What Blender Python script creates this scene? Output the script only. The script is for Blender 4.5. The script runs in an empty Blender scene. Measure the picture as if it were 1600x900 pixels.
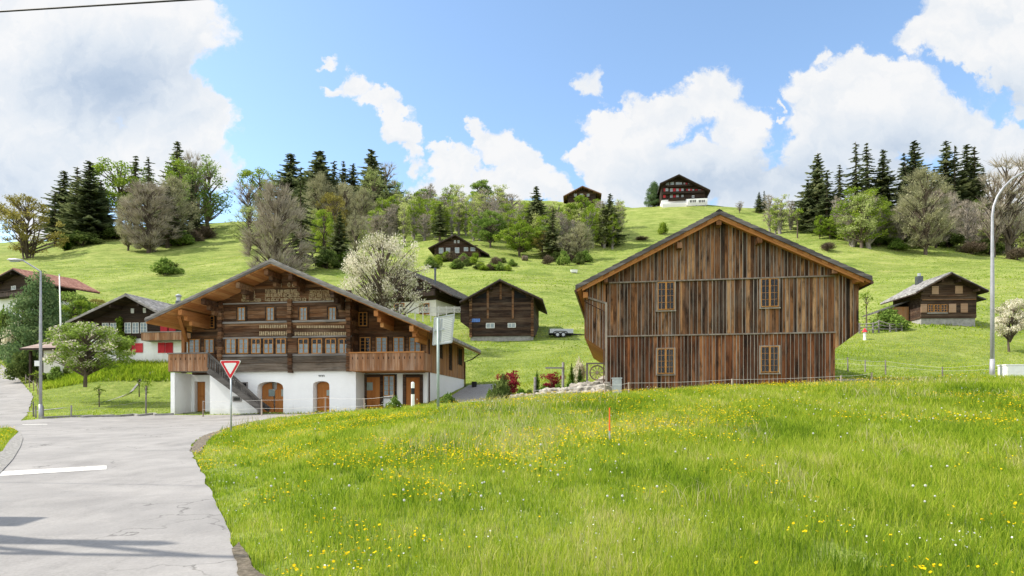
# A mountain village on a spring day: two big timber buildings by a road junction, pastures and woods behind.
import bpy, math, random
import numpy as np
from mathutils import Vector, Matrix, Euler, noise as mnoise
from mathutils.geometry import delaunay_2d_cdt

S = bpy.context.scene
COL = S.collection
RAD = math.radians
F, CX, HY, EYE = 1000.0, 800.0, 640.0, 1.65   # lens and eye level of the photograph (1600 px wide)
PI = math.pi


def P(px, row, Y):
    """Point at depth Y metres on the ray through a photo pixel."""
    return Vector(((px - CX) / F * Y, Y, EYE + (HY - row) / F * Y))


# ------------------------------------------------------------------ mesh builder
class MB:
    def __init__(s):
        s.v, s.f, s.c = [], [], []

    def add(s, verts, faces, c=None):
        o = len(s.v)
        s.v += [tuple(p) for p in verts]
        if c is None:
            c = random.random()
        for f in faces:
            s.f.append(tuple(o + i for i in f))
            s.c.append(c)

    def box(s, x0, x1, y0, y1, z0, z1, c=None):
        v = [(x0, y0, z0), (x1, y0, z0), (x1, y1, z0), (x0, y1, z0), (x0, y0, z1), (x1, y0, z1), (x1, y1, z1), (x0, y1, z1)]
        s.add(v, [(3, 2, 1, 0), (4, 5, 6, 7), (0, 1, 5, 4), (1, 2, 6, 5), (2, 3, 7, 6), (3, 0, 4, 7)], c)

    def beam(s, a, b, w, h, c=None, up=(0, 0, 1)):
        a, b = Vector(a), Vector(b)
        d = (b - a).normalized()
        u = Vector(up)
        if abs(d.dot(u)) > .98:
            u = Vector((0, 1, 0))
        x = d.cross(u).normalized()
        z = x.cross(d).normalized()
        v = []
        for p in (a, b):
            for i, j in ((-1, -1), (1, -1), (1, 1), (-1, 1)):
                v.append(p + x * (i * w / 2) + z * (j * h / 2))
        s.add(v, [(0, 1, 2, 3), (7, 6, 5, 4), (0, 4, 5, 1), (1, 5, 6, 2), (2, 6, 7, 3), (3, 7, 4, 0)], c)

    def prism(s, poly, y0, y1, c=None):          # polygon in x-z, extruded along y
        n = len(poly)
        v = [(p[0], y0, p[1]) for p in poly] + [(p[0], y1, p[1]) for p in poly]
        fs = [tuple(range(n)), tuple(reversed(range(n, 2 * n)))]
        for i in range(n):
            j = (i + 1) % n
            fs.append((j, i, n + i, n + j))
        s.add(v, fs, c)

    def prism_x(s, poly, x0, x1, c=None):        # polygon in y-z, extruded along x
        n = len(poly)
        v = [(x0, p[0], p[1]) for p in poly] + [(x1, p[0], p[1]) for p in poly]
        fs = [tuple(range(n)), tuple(reversed(range(n, 2 * n)))]
        for i in range(n):
            j = (i + 1) % n
            fs.append((j, i, n + i, n + j))
        s.add(v, fs, c)

    def tube(s, pts, r, n=8, c=None, cap=True):
        pts = [Vector(p) for p in pts]
        if not hasattr(r, '__len__'):
            r = [r] * len(pts)
        v, fs = [], []
        prev = None
        for i, p in enumerate(pts):
            d = (pts[min(i + 1, len(pts) - 1)] - pts[max(i - 1, 0)]).normalized()
            u = Vector((0, 0, 1)) if abs(d.z) < .95 else Vector((1, 0, 0))
            x = d.cross(u).normalized()
            if prev is not None:
                x = (prev - d * prev.dot(d)).normalized()
            prev = x
            y = d.cross(x)
            for k in range(n):
                a = 2 * PI * k / n
                v.append(p + (x * math.cos(a) + y * math.sin(a)) * r[i])
        for i in range(len(pts) - 1):
            for k in range(n):
                fs.append((i * n + k, i * n + (k + 1) % n, (i + 1) * n + (k + 1) % n, (i + 1) * n + k))
        if cap:
            fs.append(tuple(reversed(range(n))))
            m = (len(pts) - 1) * n
            fs.append(tuple(m + k for k in range(n)))
        s.add(v, fs, c)

    def build(s, name, m, parent=None, smooth=False):
        me = bpy.data.meshes.new(name)
        me.from_pydata(s.v, [], s.f)
        me.update()
        a = me.attributes.new('rnd', 'FLOAT', 'FACE')
        a.data.foreach_set('value', np.array(s.c, dtype=np.float32))
        if smooth:
            me.polygons.foreach_set('use_smooth', [True] * len(me.polygons))
        return link(name, me, m, parent)


def link(name, me, m, parent=None):
    o = bpy.data.objects.new(name, me)
    if m is not None:
        me.materials.append(m)
    COL.objects.link(o)
    if parent is not None:
        o.parent = parent
    return o


def np_mesh(name, v, faces_list, m, rnd=None, parent=None):
    """v (n,3); faces_list: list of int arrays (k,3) or (k,4); rnd: list of per-face values."""
    me = bpy.data.meshes.new(name)
    loops = np.concatenate([f.ravel() for f in faces_list]).astype(np.int32)
    tot = np.concatenate([np.full(len(f), f.shape[1], np.int32) for f in faces_list])
    start = np.concatenate([[0], np.cumsum(tot)[:-1]]).astype(np.int32)
    me.vertices.add(len(v))
    me.vertices.foreach_set('co', np.asarray(v, np.float32).ravel())
    me.loops.add(len(loops))
    me.loops.foreach_set('vertex_index', loops)
    me.polygons.add(len(tot))
    me.polygons.foreach_set('loop_start', start)
    me.update(calc_edges=True)
    if rnd is not None:
        a = me.attributes.new('rnd', 'FLOAT', 'FACE')
        a.data.foreach_set('value', np.concatenate(rnd).astype(np.float32))
    return link(name, me, m, parent)


def tag(o, label=None, cat=None, group=None, kind=None):
    if label: o['label'] = label
    if cat: o['category'] = cat
    if group: o['group'] = group
    if kind: o['kind'] = kind
    return o


def thing(name, label, cat, loc=(0, 0, 0), rz=0, group=None):
    o = bpy.data.objects.new(name, None)
    COL.objects.link(o)
    o.empty_display_size = .3
    o.location = loc
    o.rotation_euler = (0, 0, rz)
    return tag(o, label, cat, group)


def kids(o):
    return [c for c in COL.objects if c.parent is o]


def copy_thing(root, label=None):
    tree = KID[root.name] if root.name in KID else kids(root)
    r = root.copy()
    COL.objects.link(r)
    if label: r['label'] = label
    for ch in tree:
        c = ch.copy()
        COL.objects.link(c)
        c.parent = r
    return r


KID = {}

# ------------------------------------------------------------------ materials
def node(nt, typ, ins=None, **props):
    n = nt.nodes.new(typ)
    for k, v in props.items():
        setattr(n, k, v)
    for k, v in (ins or {}).items():
        s = n.inputs[k]
        if isinstance(v, bpy.types.NodeSocket):
            nt.links.new(v, s)
        else:
            if getattr(s, 'type', '') == 'RGBA' and len(v) == 3:
                v = (*v, 1)
            s.default_value = v
    return n


def ramp(nt, fac, stops, interp='LINEAR'):
    n = nt.nodes.new('ShaderNodeValToRGB')
    n.color_ramp.interpolation = interp
    el = n.color_ramp.elements
    while len(el) < len(stops):
        el.new(.5)
    for e, (p, c) in zip(el, stops):
        e.position = p
        e.color = (*c, 1) if len(c) == 3 else c
    nt.links.new(fac, n.inputs[0])
    return n.outputs[0]


def math_(nt, op, a, b=None, c=None, clamp=False):
    n = nt.nodes.new('ShaderNodeMath')
    n.operation = op
    n.use_clamp = clamp
    for i, v in enumerate((a, b, c)):
        if v is None: continue
        if isinstance(v, bpy.types.NodeSocket): nt.links.new(v, n.inputs[i])
        else: n.inputs[i].default_value = v
    return n.outputs[0]


def mixc(nt, fac, a, b, blend='MIX'):
    n = nt.nodes.new('ShaderNodeMix')
    n.data_type = 'RGBA'
    n.blend_type = blend
    for s, v in ((n.inputs[0], fac), (n.inputs[6], a), (n.inputs[7], b)):
        if isinstance(v, bpy.types.NodeSocket): nt.links.new(v, s)
        else: s.default_value = (*v, 1) if hasattr(v, '__len__') and len(v) == 3 else v
    return n.outputs[2]


def new_mat(name):
    m = bpy.data.materials.new(name)
    m.use_nodes = True
    nt = m.node_tree
    b = nt.nodes['Principled BSDF']
    b.inputs['Roughness'].default_value = .8
    b.inputs['Specular IOR Level'].default_value = .25
    return m, nt, b


def coords(nt, scale=(1, 1, 1), kind='Object'):
    tc = node(nt, 'ShaderNodeTexCoord')
    mp = node(nt, 'ShaderNodeMapping', {'Vector': tc.outputs[kind], 'Scale': scale})
    return mp.outputs[0]


def noise(nt, vec, scale, detail=4, rough=.55, dist=0.0):
    n = node(nt, 'ShaderNodeTexNoise', {'Vector': vec, 'Scale': scale, 'Detail': detail, 'Roughness': rough, 'Distortion': dist})
    return n.outputs[0]


def attr(nt, name='rnd'):
    return node(nt, 'ShaderNodeAttribute', attribute_name=name).outputs['Fac']


def plain(name, col, rough=.7, var=.15, scale=3.0, metal=0.0, bump=0.0, col2=None, kind='Object', spec=.25):
    m, nt, b = new_mat(name)
    n = noise(nt, coords(nt, kind=kind), scale, 6, .6)
    c2 = col2 or tuple(c * (1 - 2.2 * var) for c in col)
    c1 = tuple(min(1, c * (1 + var)) for c in col)
    c = ramp(nt, n, [(.3, c2), (.7, c1)])
    nt.links.new(c, b.inputs['Base Color'])
    b.inputs['Roughness'].default_value = rough
    b.inputs['Metallic'].default_value = metal
    b.inputs['Specular IOR Level'].default_value = spec
    if bump:
        n2 = noise(nt, coords(nt, kind=kind), scale * 9, 5, .6)
        bn = node(nt, 'ShaderNodeBump', {'Strength': bump, 'Distance': .03, 'Height': n2})
        nt.links.new(bn.outputs[0], b.inputs['Normal'])
    return m


def wood(name, cols, axis='z', grey=(.2, .19, .175), grey_amt=.5, dark_amt=.4, fine=1.0, rough=.85, rnd_w=.55):
    """Weathered boards: per-board tone (rnd), grain along the axis, bleached and sooty streaks."""
    m, nt, b = new_mat(name)
    def sc(a, l):
        return {'z': (a, a, l), 'x': (l, a, a), 'y': (a, l, a)}[axis]
    rnd = attr(nt)
    grain = noise(nt, coords(nt, sc(22 * fine, 1.3 * fine)), 1, 6, .65, .3)
    blotch = noise(nt, coords(nt, sc(2.2, .55)), 1, 5, .6)
    off = node(nt, 'ShaderNodeCombineXYZ', {0: math_(nt, 'MULTIPLY', rnd, 37.), 1: math_(nt, 'MULTIPLY', rnd, 11.), 2: math_(nt, 'MULTIPLY', rnd, 23.)}).outputs[0]
    v2 = node(nt, 'ShaderNodeVectorMath', {0: coords(nt, sc(7, .5)), 1: off}, operation='ADD').outputs[0]
    streak = noise(nt, v2, 1, 5, .62)
    f = math_(nt, 'MULTIPLY', rnd, rnd_w)
    f = math_(nt, 'ADD', f, math_(nt, 'MULTIPLY', grain, .35))
    f = math_(nt, 'ADD', f, math_(nt, 'MULTIPLY', streak, .55))
    f = math_(nt, 'SUBTRACT', f, .45 + rnd_w * .5 - .5 + .0)
    n = len(cols)
    c = ramp(nt, f, [(.12 + .76 * i / (n - 1), k) for i, k in enumerate(cols)])
    g = ramp(nt, math_(nt, 'ADD', math_(nt, 'MULTIPLY', blotch, .6), math_(nt, 'MULTIPLY', streak, .4)), [(.46, (0, 0, 0)), (.66, (1, 1, 1))])
    c = mixc(nt, math_(nt, 'MULTIPLY', g, grey_amt), c, grey)
    v3 = node(nt, 'ShaderNodeVectorMath', {0: coords(nt, sc(3.1, .7)), 1: off}, operation='ADD').outputs[0]
    dk = ramp(nt, noise(nt, v3, 1, 6, .68), [(.46, (0, 0, 0)), (.66, (1, 1, 1))])
    c = mixc(nt, math_(nt, 'MULTIPLY', dk, dark_amt), c, tuple(k * .35 for k in cols[0]))
    nt.links.new(c, b.inputs['Base Color'])
    b.inputs['Roughness'].default_value = rough
    bn = node(nt, 'ShaderNodeBump', {'Strength': .6, 'Distance': .015, 'Height': math_(nt, 'ADD', grain, math_(nt, 'MULTIPLY', streak, .5))})
    nt.links.new(bn.outputs[0], b.inputs['Normal'])
    return m


def leaf(name, stops, trans=.35, patch=.0, patch_scale=.3, obj_rand=.25):
    """Foliage: diffuse and translucent, toned by a per-leaf value and per-plant value."""
    m = bpy.data.materials.new(name)
    m.use_nodes = True
    nt = m.node_tree
    nt.nodes.clear()
    f = attr(nt)
    if obj_rand:
        oi = node(nt, 'ShaderNodeObjectInfo').outputs['Random']
        f = math_(nt, 'ADD', f, math_(nt, 'MULTIPLY', math_(nt, 'SUBTRACT', oi, .5), obj_rand))
    if patch:
        n = noise(nt, coords(nt), patch_scale, 4, .6)
        f = math_(nt, 'ADD', f, math_(nt, 'MULTIPLY', math_(nt, 'SUBTRACT', n, .5), patch))
    c = ramp(nt, f, stops)
    d = node(nt, 'ShaderNodeBsdfDiffuse', {'Color': c})
    t = node(nt, 'ShaderNodeBsdfTranslucent', {'Color': c})
    mx = node(nt, 'ShaderNodeMixShader', {0: trans, 1: d.outputs[0], 2: t.outputs[0]})
    o = node(nt, 'ShaderNodeOutputMaterial', {'Surface': mx.outputs[0]})
    return m


M = {}
def plaster_mat():
    m, nt, b = new_mat('white_plaster')
    tc = coords(nt)
    n = noise(nt, tc, .9, 6, .65)
    n2 = noise(nt, coords(nt, (3, 3, .5)), 1, 5, .65)
    c = ramp(nt, n, [(.3, (.79, .79, .78)), (.7, (.86, .86, .85))])
    z = node(nt, 'ShaderNodeSeparateXYZ', {0: tc}).outputs[2]
    low = node(nt, 'ShaderNodeMapRange', {0: math_(nt, 'ADD', z, math_(nt, 'MULTIPLY', n2, -1.1)), 1: -.75, 2: .15, 3: 1.0, 4: 0.0}).outputs[0]
    c = mixc(nt, math_(nt, 'MULTIPLY', low, .45), c, (.42, .38, .32))          # splash dirt along the foot of the wall
    st = ramp(nt, n2, [(.58, (0, 0, 0)), (.75, (1, 1, 1))])
    c = mixc(nt, math_(nt, 'MULTIPLY', st, .10), c, (.5, .47, .42))
    nt.links.new(c, b.inputs['Base Color'])
    b.inputs['Roughness'].default_value = .92
    bn = node(nt, 'ShaderNodeBump', {'Strength': .3, 'Distance': .02, 'Height': noise(nt, tc, 9, 5, .6)})
    nt.links.new(bn.outputs[0], b.inputs['Normal'])
    return m
M['plaster'] = plaster_mat()
M['plaster_warm'] = plain('cream_plaster', (.66, .63, .56), .9, .08, 1.0, bump=.2)
M['concrete'] = plain('concrete', (.31, .30, .28), .9, .18, 2.5, bump=.3)
M['barn'] = wood('barn_boards', [(.020, .011, .007), (.115, .048, .020), (.29, .125, .048), (.56, .32, .155)], 'z', (.17, .155, .135), .5, .95, rnd_w=.62)
M['barn_low'] = wood('barn_lower_boards', [(.022, .010, .006), (.125, .042, .017), (.27, .094, .034), (.48, .22, .095)], 'z', (.17, .145, .12), .3, .9, rnd_w=.58)
M['batten'] = wood('grey_battens', [(.13, .10, .08), (.28, .22, .18), (.42, .36, .30)], 'z', (.36, .34, .32), .5, .4)
M['log'] = wood('old_logs', [(.022, .011, .006), (.078, .033, .014), (.165, .073, .030), (.31, .185, .10)], 'x', (.27, .205, .15), .34, .6)
M['beam'] = wood('weathered_beam', [(.04, .03, .022), (.10, .075, .055), (.19, .15, .115), (.30, .26, .22)], 'x', (.26, .235, .21), .5, .6)
M['log_dark'] = wood('dark_logs', [(.012, .007, .005), (.032, .016, .010), (.065, .034, .019), (.12, .08, .055)], 'x', (.14, .11, .085), .4, .5)
M['dark_wood'] = wood('dark_boards', [(.015, .010, .008), (.035, .020, .013), (.06, .035, .022)], 'x', (.09, .075, .06), .3, .4)
M['orange'] = wood('new_larch', [(.24, .088, .026), (.38, .155, .046), (.48, .22, .075)], 'x', (.34, .2, .11), .2, .2, .6)
M['orange_z'] = wood('larch_boards', [(.20, .085, .032), (.33, .15, .058), (.45, .24, .11)], 'z', (.33, .27, .21), .45, .35)
M['soffit'] = wood('soffit_boards', [(.30, .11, .032), (.48, .20, .065), (.60, .31, .12)], 'y', (.4, .25, .15), .2, .3)
M['door'] = wood('door_boards', [(.25, .085, .022), (.38, .14, .036), (.45, .19, .055)], 'z', (.3, .15, .06), .2, .15)
M['balcony'] = wood('balcony_boards', [(.17, .075, .033), (.31, .145, .066), (.44, .25, .14)], 'z', (.42, .34, .27), .5, .35)
M['greywood'] = wood('grey_wood', [(.12, .105, .095), (.22, .20, .185), (.34, .32, .30)], 'x', (.36, .35, .34), .5, .4)
M['stair'] = wood('stair_wood', [(.03, .026, .023), (.075, .066, .06), (.16, .145, .13)], 'x', (.2, .19, .175), .4, .5)
M['post'] = wood('post_wood', [(.20, .15, .11), (.34, .27, .21), (.48, .41, .34)], 'z', (.42, .4, .37), .5, .3)
M['winframe'] = plain('window_larch', (.46, .21, .055), .6, .12, 5)
M['winwhite'] = plain('white_frame', (.74, .73, .70), .6, .05, 5)
M['interior'] = plain('dark_interior', (.012, .012, .014), .9, .1, 3)
M['curtain'] = plain('curtain', (.40, .46, .50), .9, .12, 9, kind='Object')
M['shutter_red'] = wood('red_shutter', [(.42, .02, .03), (.55, .035, .05), (.62, .06, .07)], 'z', (.4, .1, .1), .15, .2)
M['shutter_tan'] = wood('tan_shutter', [(.26, .15, .09), (.36, .22, .14), (.44, .29, .2)], 'x', (.36, .28, .22), .3, .2)
M['steel'] = plain('galvanised_steel', (.42, .44, .45), .45, .1, 6, metal=.5, spec=.5)
M['polegreen'] = plain('painted_pole', (.30, .36, .34), .5, .1, 4, metal=.2)
M['lampgrey'] = plain('lamp_pole_paint', (.36, .36, .385), .5, .08, 5, metal=.25)
M['white'] = plain('white_paint', (.80, .80, .78), .5, .04, 4)
M['black'] = plain('black_plastic', (.015, .015, .016), .5, .1, 4)
M['red'] = plain('red_paint', (.60, .02, .03), .45, .05, 4)
M['orange_paint'] = plain('orange_paint', (.75, .13, .02), .5, .08, 4)
M['copper'] = plain('brown_gutter', (.07, .035, .025), .45, .15, 5, metal=.4)
M['blue'] = plain('blue_sheet', (.10, .20, .48), .6, .15, 5)
M['stone'] = plain('pale_boulder', (.42, .385, .33), .95, .2, 3.2, bump=.8, col2=(.15, .13, .105))
M['gravel'] = plain('grey_gravel', (.36, .345, .32), .95, .25, 14, bump=1.0)
M['rope'] = plain('white_rope', (.58, .57, .53), .8, .05, 6)
M['tyre'] = plain('tyre_rubber', (.02, .02, .021), .8, .1, 8)
M['cable'] = plain('cable_black', (.02, .02, .022), .6, .1, 2)
M['letters'] = plain('painted_letters', (.52, .42, .27), .8, .25, 8, col2=(.2, .13, .07))
M['chimney'] = plain('chimney_sheet', (.10, .11, .12), .4, .15, 4, metal=.5)

def glass_mat():
    m = bpy.data.materials.new('window_glass')
    m.use_nodes = True
    nt = m.node_tree
    nt.nodes.clear()
    t = node(nt, 'ShaderNodeBsdfTransparent', {'Color': (.82, .86, .88)})
    g = node(nt, 'ShaderNodeBsdfGlossy', {'Color': (1, 1, 1), 'Roughness': .02})
    fr = node(nt, 'ShaderNodeFresnel', {'IOR': 1.52})
    mx = node(nt, 'ShaderNodeMixShader', {0: math_(nt, 'MULTIPLY', fr.outputs[0], .55, clamp=True), 1: t.outputs[0], 2: g.outputs[0]})
    node(nt, 'ShaderNodeOutputMaterial', {'Surface': mx.outputs[0]})
    return m
M['glass'] = glass_mat()

def roof_mat(name, cols, scale=6.0, gen='y'):
    """Shingle or tile covering: courses and single tiles, each with its own tone."""
    m, nt, b = new_mat(name)
    tc = coords(nt)
    sx = node(nt, 'ShaderNodeSeparateXYZ', {0: tc})
    # u along the ridge (y), v down the slope (from z)
    u = math_(nt, 'MULTIPLY', sx.outputs[1], scale * .8)
    v = math_(nt, 'MULTIPLY', sx.outputs[2], scale * 1.1)
    row = math_(nt, 'FLOOR', v)
    u2 = math_(nt, 'ADD', u, math_(nt, 'MULTIPLY', row, .437))
    cell = node(nt, 'ShaderNodeCombineXYZ', {0: math_(nt, 'FLOOR', u2), 1: row}).outputs[0]
    wn = node(nt, 'ShaderNodeTexWhiteNoise', {'Vector': cell}, noise_dimensions='2D').outputs[0]
    n = noise(nt, tc, 1.3, 5, .65)
    f = math_(nt, 'ADD', math_(nt, 'MULTIPLY', wn, .5), math_(nt, 'MULTIPLY', n, .6))
    c = ramp(nt, f, [(.2 + .6 * i / (len(cols) - 1), k) for i, k in enumerate(cols)])
    nt.links.new(c, b.inputs['Base Color'])
    b.inputs['Roughness'].default_value = .85
    fv = math_(nt, 'FRACT', v)
    bn = node(nt, 'ShaderNodeBump', {'Strength': .8, 'Distance': .04, 'Height': math_(nt, 'ADD', math_(nt, 'MULTIPLY', fv, -1.0), wn)})
    nt.links.new(bn.outputs[0], b.inputs['Normal'])
    return m
M['roof_grey'] = roof_mat('grey_shingles', [(.10, .095, .09), (.20, .19, .18), (.34, .33, .31)])
M['roof_dark'] = roof_mat('dark_shingles', [(.03, .028, .026), (.065, .06, .056), (.13, .12, .11)])
M['roof_red'] = roof_mat('red_tiles', [(.17, .07, .045), (.27, .12, .085), (.36, .19, .135)])
M['roof_brown'] = roof_mat('brown_tiles', [(.15, .10, .08), (.26, .19, .16), (.36, .28, .24)])

# foliage
M['bark'] = plain('bark', (.13, .10, .075), .95, .3, 3, bump=.6)
M['bark_pale'] = plain('pale_bark', (.30, .27, .23), .95, .3, 4, bump=.5)
M['twig'] = leaf('grey_twigs', [(.0, (.19, .16, .125)), (.5, (.37, .325, .255)), (1, (.52, .47, .385))], .1)
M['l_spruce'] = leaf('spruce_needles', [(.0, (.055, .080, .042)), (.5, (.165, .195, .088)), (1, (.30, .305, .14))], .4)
M['l_pine'] = leaf('pine_needles', [(.0, (.05, .095, .045)), (.5, (.12, .19, .075)), (1, (.24, .31, .13))], .3)
M['l_mid'] = leaf('mid_leaves', [(.0, (.07, .13, .022)), (.5, (.17, .26, .05)), (1, (.32, .40, .10))], .45)
M['l_bright'] = leaf('spring_leaves', [(.0, (.10, .17, .018)), (.5, (.22, .31, .035)), (1, (.36, .43, .07))], .45)
M['l_olive'] = leaf('olive_leaves', [(.0, (.11, .10, .025)), (.5, (.25, .22, .055)), (1, (.38, .34, .10))], .4)
M['l_pale'] = leaf('pale_leaves', [(.0, (.18, .22, .07)), (.5, (.34, .40, .14)), (1, (.48, .52, .23))], .45)
M['l_belt'] = leaf('belt_leaves', [(.0, (.20, .24, .07)), (.5, (.40, .46, .14)), (1, (.56, .58, .26))], .5)
M['l_grey'] = leaf('budding_twigs', [(.0, (.18, .18, .10)), (.5, (.36, .35, .20)), (1, (.50, .48, .30))], .3)
M['l_blossom'] = leaf('white_blossom', [(.0, (.16, .19, .06)), (.30, (.34, .35, .17)), (.42, (.66, .61, .47)), (1, (.85, .80, .66))], .35, obj_rand=.0)
M['l_apple'] = leaf('apple_blossom', [(.0, (.10, .16, .03)), (.66, (.30, .40, .08)), (.76, (.62, .56, .46)), (1, (.78, .70, .62))], .4, obj_rand=.0)
M['l_red'] = leaf('red_maple_leaves', [(.0, (.12, .012, .02)), (.5, (.26, .025, .04)), (1, (.42, .06, .075))], .4)
M['l_shrub'] = leaf('dark_shrub_leaves', [(.0, (.04, .065, .02)), (.5, (.09, .13, .032)), (1, (.20, .24, .07))], .3)
M['l_thuja'] = leaf('thuja_leaves', [(.0, (.03, .075, .01)), (.5, (.07, .16, .015)), (1, (.14, .27, .03))], .3)
M['l_brown'] = leaf('brown_shrub_leaves', [(.0, (.06, .045, .03)), (.5, (.14, .11, .075)), (1, (.26, .2, .15))], .3)
SUN_E, SKY_S, EXPO, CLOUD, BACK_T = 3.1, .13, 1.2, 3.2, .42
BACK_K = 1.9
SKY_TINT = (.98, 1.02, .99)
NB = 580000
# ------------------------------------------------------------------ camera, sun, sky
cam = bpy.data.cameras.new('camera')
cam_o = bpy.data.objects.new('camera', cam)
COL.objects.link(cam_o)
cam_o.location = (0, 0, EYE)
cam_o.rotation_euler = (PI / 2, 0, 0)
cam.sensor_width = 36
cam.lens = F / 1600 * 36
cam.shift_y = (HY - 450) / 1600
cam.clip_end = 5000
S.camera = cam_o

SUN_EL = RAD(47)
SUN_FWD = RAD(3)                        # the sun stands to the left, a little ahead
tosun = Vector((-math.cos(SUN_EL) * math.cos(SUN_FWD), math.cos(SUN_EL) * math.sin(SUN_FWD), math.sin(SUN_EL)))
sl = bpy.data.lights.new('sun', 'SUN')
sl.energy = SUN_E
sl.angle = RAD(.55)
sl.color = (1, .94, .84)
so = bpy.data.objects.new('sun', sl)
COL.objects.link(so)
so.rotation_euler = (-tosun).to_track_quat('-Z', 'Y').to_euler()

S.view_settings.view_transform = 'Standard'
S.view_settings.look = 'None'
S.view_settings.gamma = 1
S.view_settings.use_curve_mapping = False
S.view_settings.exposure = EXPO
S.cycles.max_bounces = 6
S.cycles.diffuse_bounces = 3
S.cycles.glossy_bounces = 2
S.cycles.transmission_bounces = 3
S.cycles.transparent_max_bounces = 8
S.cycles.use_denoising = True
S.cycles.sample_clamp_indirect = 6

W = bpy.data.worlds.new('World')
S.world = W
W.use_nodes = True
wt = W.node_tree
wt.nodes.clear()
sky = node(wt, 'ShaderNodeTexSky', sky_type='NISHITA', sun_disc=False, sun_elevation=SUN_EL,
           sun_rotation=RAD(-90) + SUN_FWD, air_density=1.0, dust_density=1.2, ozone_density=1.0, altitude=1000)
d = node(wt, 'ShaderNodeTexCoord').outputs['Generated']
sx = node(wt, 'ShaderNodeSeparateXYZ', {0: d})
dx, dy, dz = sx.outputs
ys = math_(wt, 'MAXIMUM', dy, .08)
p = node(wt, 'ShaderNodeCombineXYZ', {0: math_(wt, 'DIVIDE', dx, ys), 1: math_(wt, 'DIVIDE', dz, ys)}).outputs[0]
blobs = [(120, 100, 260, 150, 1), (50, 200, 190, 150, 1), (295, 180, 95, 75, .9), (255, 55, 120, 95, 1), (90, 10, 240, 90, 1),
         (40, 320, 130, 60, .8), (335, 268, 70, 36, .6), (200, 255, 190, 70, .9), (-150, 150, 250, 200, 1),
         (506, 103, 20, 13, .55), (552, 137, 30, 26, .62), (524, 147, 20, 12, .5), (592, 156, 34, 17, .62), (614, 172, 28, 18, .62),
         (628, 200, 30, 26, .66), (638, 228, 22, 22, .6), (650, 255, 16, 16, .5),
         (679, 222, 20, 20, .68), (699, 247, 40, 30, .75), (716, 266, 46, 42, .75), (700, 292, 60, 26, .5),
         (743, 208, 20, 20, .65), (758, 224, 34, 24, .75), (786, 242, 55, 36, .8), (814, 260, 52, 42, .8), (800, 290, 100, 34, .75), (868, 302, 46, 20, .6),
         (920, 145, 26, 26, .55), (952, 192, 60, 32, .8), (1108, 150, 78, 50, .95), (1045, 186, 96, 50, .9), (1152, 196, 62, 58, .95),
         (908, 240, 30, 26, .7), (1000, 258, 120, 66, 1), (1112, 262, 120, 76, 1),
         (1214, 171, 9, 18, .5), (1214, 196, 12, 12, .5),
         (1285, 94, 22, 20, .6), (1352, 116, 66, 50, .9), (1298, 156, 60, 54, .9), (1395, 142, 90, 64, 1), (1462, 192, 130, 74, 1),
         (1322, 214, 120, 74, 1), (1536, 224, 120, 54, .95), (1250, 300, 420, 60, .75), (1560, 300, 160, 60, .9),
         (1412, 60, 34, 26, .7), (1438, 62, 46, 36, .8), (1486, 34, 66, 46, .9), (1532, 64, 94, 72, 1), (1580, 110, 66, 52, .9), (1592, 170, 26, 18, .65),
         (1550, 5, 110, 50, 1), (1720, 120, 180, 150, 1), (1750, 260, 200, 80, 1)]
wn_ = node(wt, 'ShaderNodeTexNoise', {'Vector': p, 'Scale': 11, 'Detail': 7, 'Roughness': .62}).outputs['Color']
wv = node(wt, 'ShaderNodeVectorMath', {0: wn_, 1: (.5, .5, .5)}, operation='SUBTRACT').outputs[0]
wn2 = node(wt, 'ShaderNodeTexNoise', {'Vector': p, 'Scale': 42, 'Detail': 5, 'Roughness': .6}).outputs['Color']
wv2 = node(wt, 'ShaderNodeVectorMath', {0: wn2, 1: (.5, .5, .5)}, operation='SUBTRACT').outputs[0]
pw_ = node(wt, 'ShaderNodeVectorMath', {0: wv, 1: (.115, .10, 0), 2: p}, operation='MULTIPLY_ADD').outputs[0]
pw_ = node(wt, 'ShaderNodeVectorMath', {0: wv2, 1: (.03, .03, 0), 2: pw_}, operation='MULTIPLY_ADD').outputs[0]
dens = None
for (bx, by, rx, ry, w) in blobs:
    if w < .72: w *= .86
    cu, cv, iu, iv = (bx - CX) / F, (HY - by) / F, F / rx, F / ry
    q = node(wt, 'ShaderNodeVectorMath', {0: pw_, 1: (iu, iv, 0), 2: (-cu * iu, -cv * iv, 0)}, operation='MULTIPLY_ADD').outputs[0]
    l = node(wt, 'ShaderNodeVectorMath', {0: q}, operation='LENGTH').outputs['Value']
    v = math_(wt, 'MULTIPLY_ADD', l, -w, w)
    dens = v if dens is None else math_(wt, 'SMOOTH_MAX', dens, v, .12)
def cloud_noise(vec, det):
    a = noise(wt, vec, 8, det, .56, .3)
    b = node(wt, 'ShaderNodeTexVoronoi', {'Vector': vec, 'Scale': 22, 'Detail': 2, 'Roughness': .5, 'Smoothness': .6}, feature='SMOOTH_F1', normalize=True).outputs['Distance']
    return math_(wt, 'SUBTRACT', a, math_(wt, 'MULTIPLY', b, .25))
n1 = cloud_noise(pw_, 9)
p2 = node(wt, 'ShaderNodeVectorMath', {0: pw_, 1: (-.010, .020, 0)}, operation='ADD').outputs[0]
n2 = cloud_noise(p2, 5)
front = math_(wt, 'ADD', dens, math_(wt, 'MULTIPLY', math_(wt, 'SUBTRACT', n1, .38), 1.5))
front = math_(wt, 'ADD', front, -.10)
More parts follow.
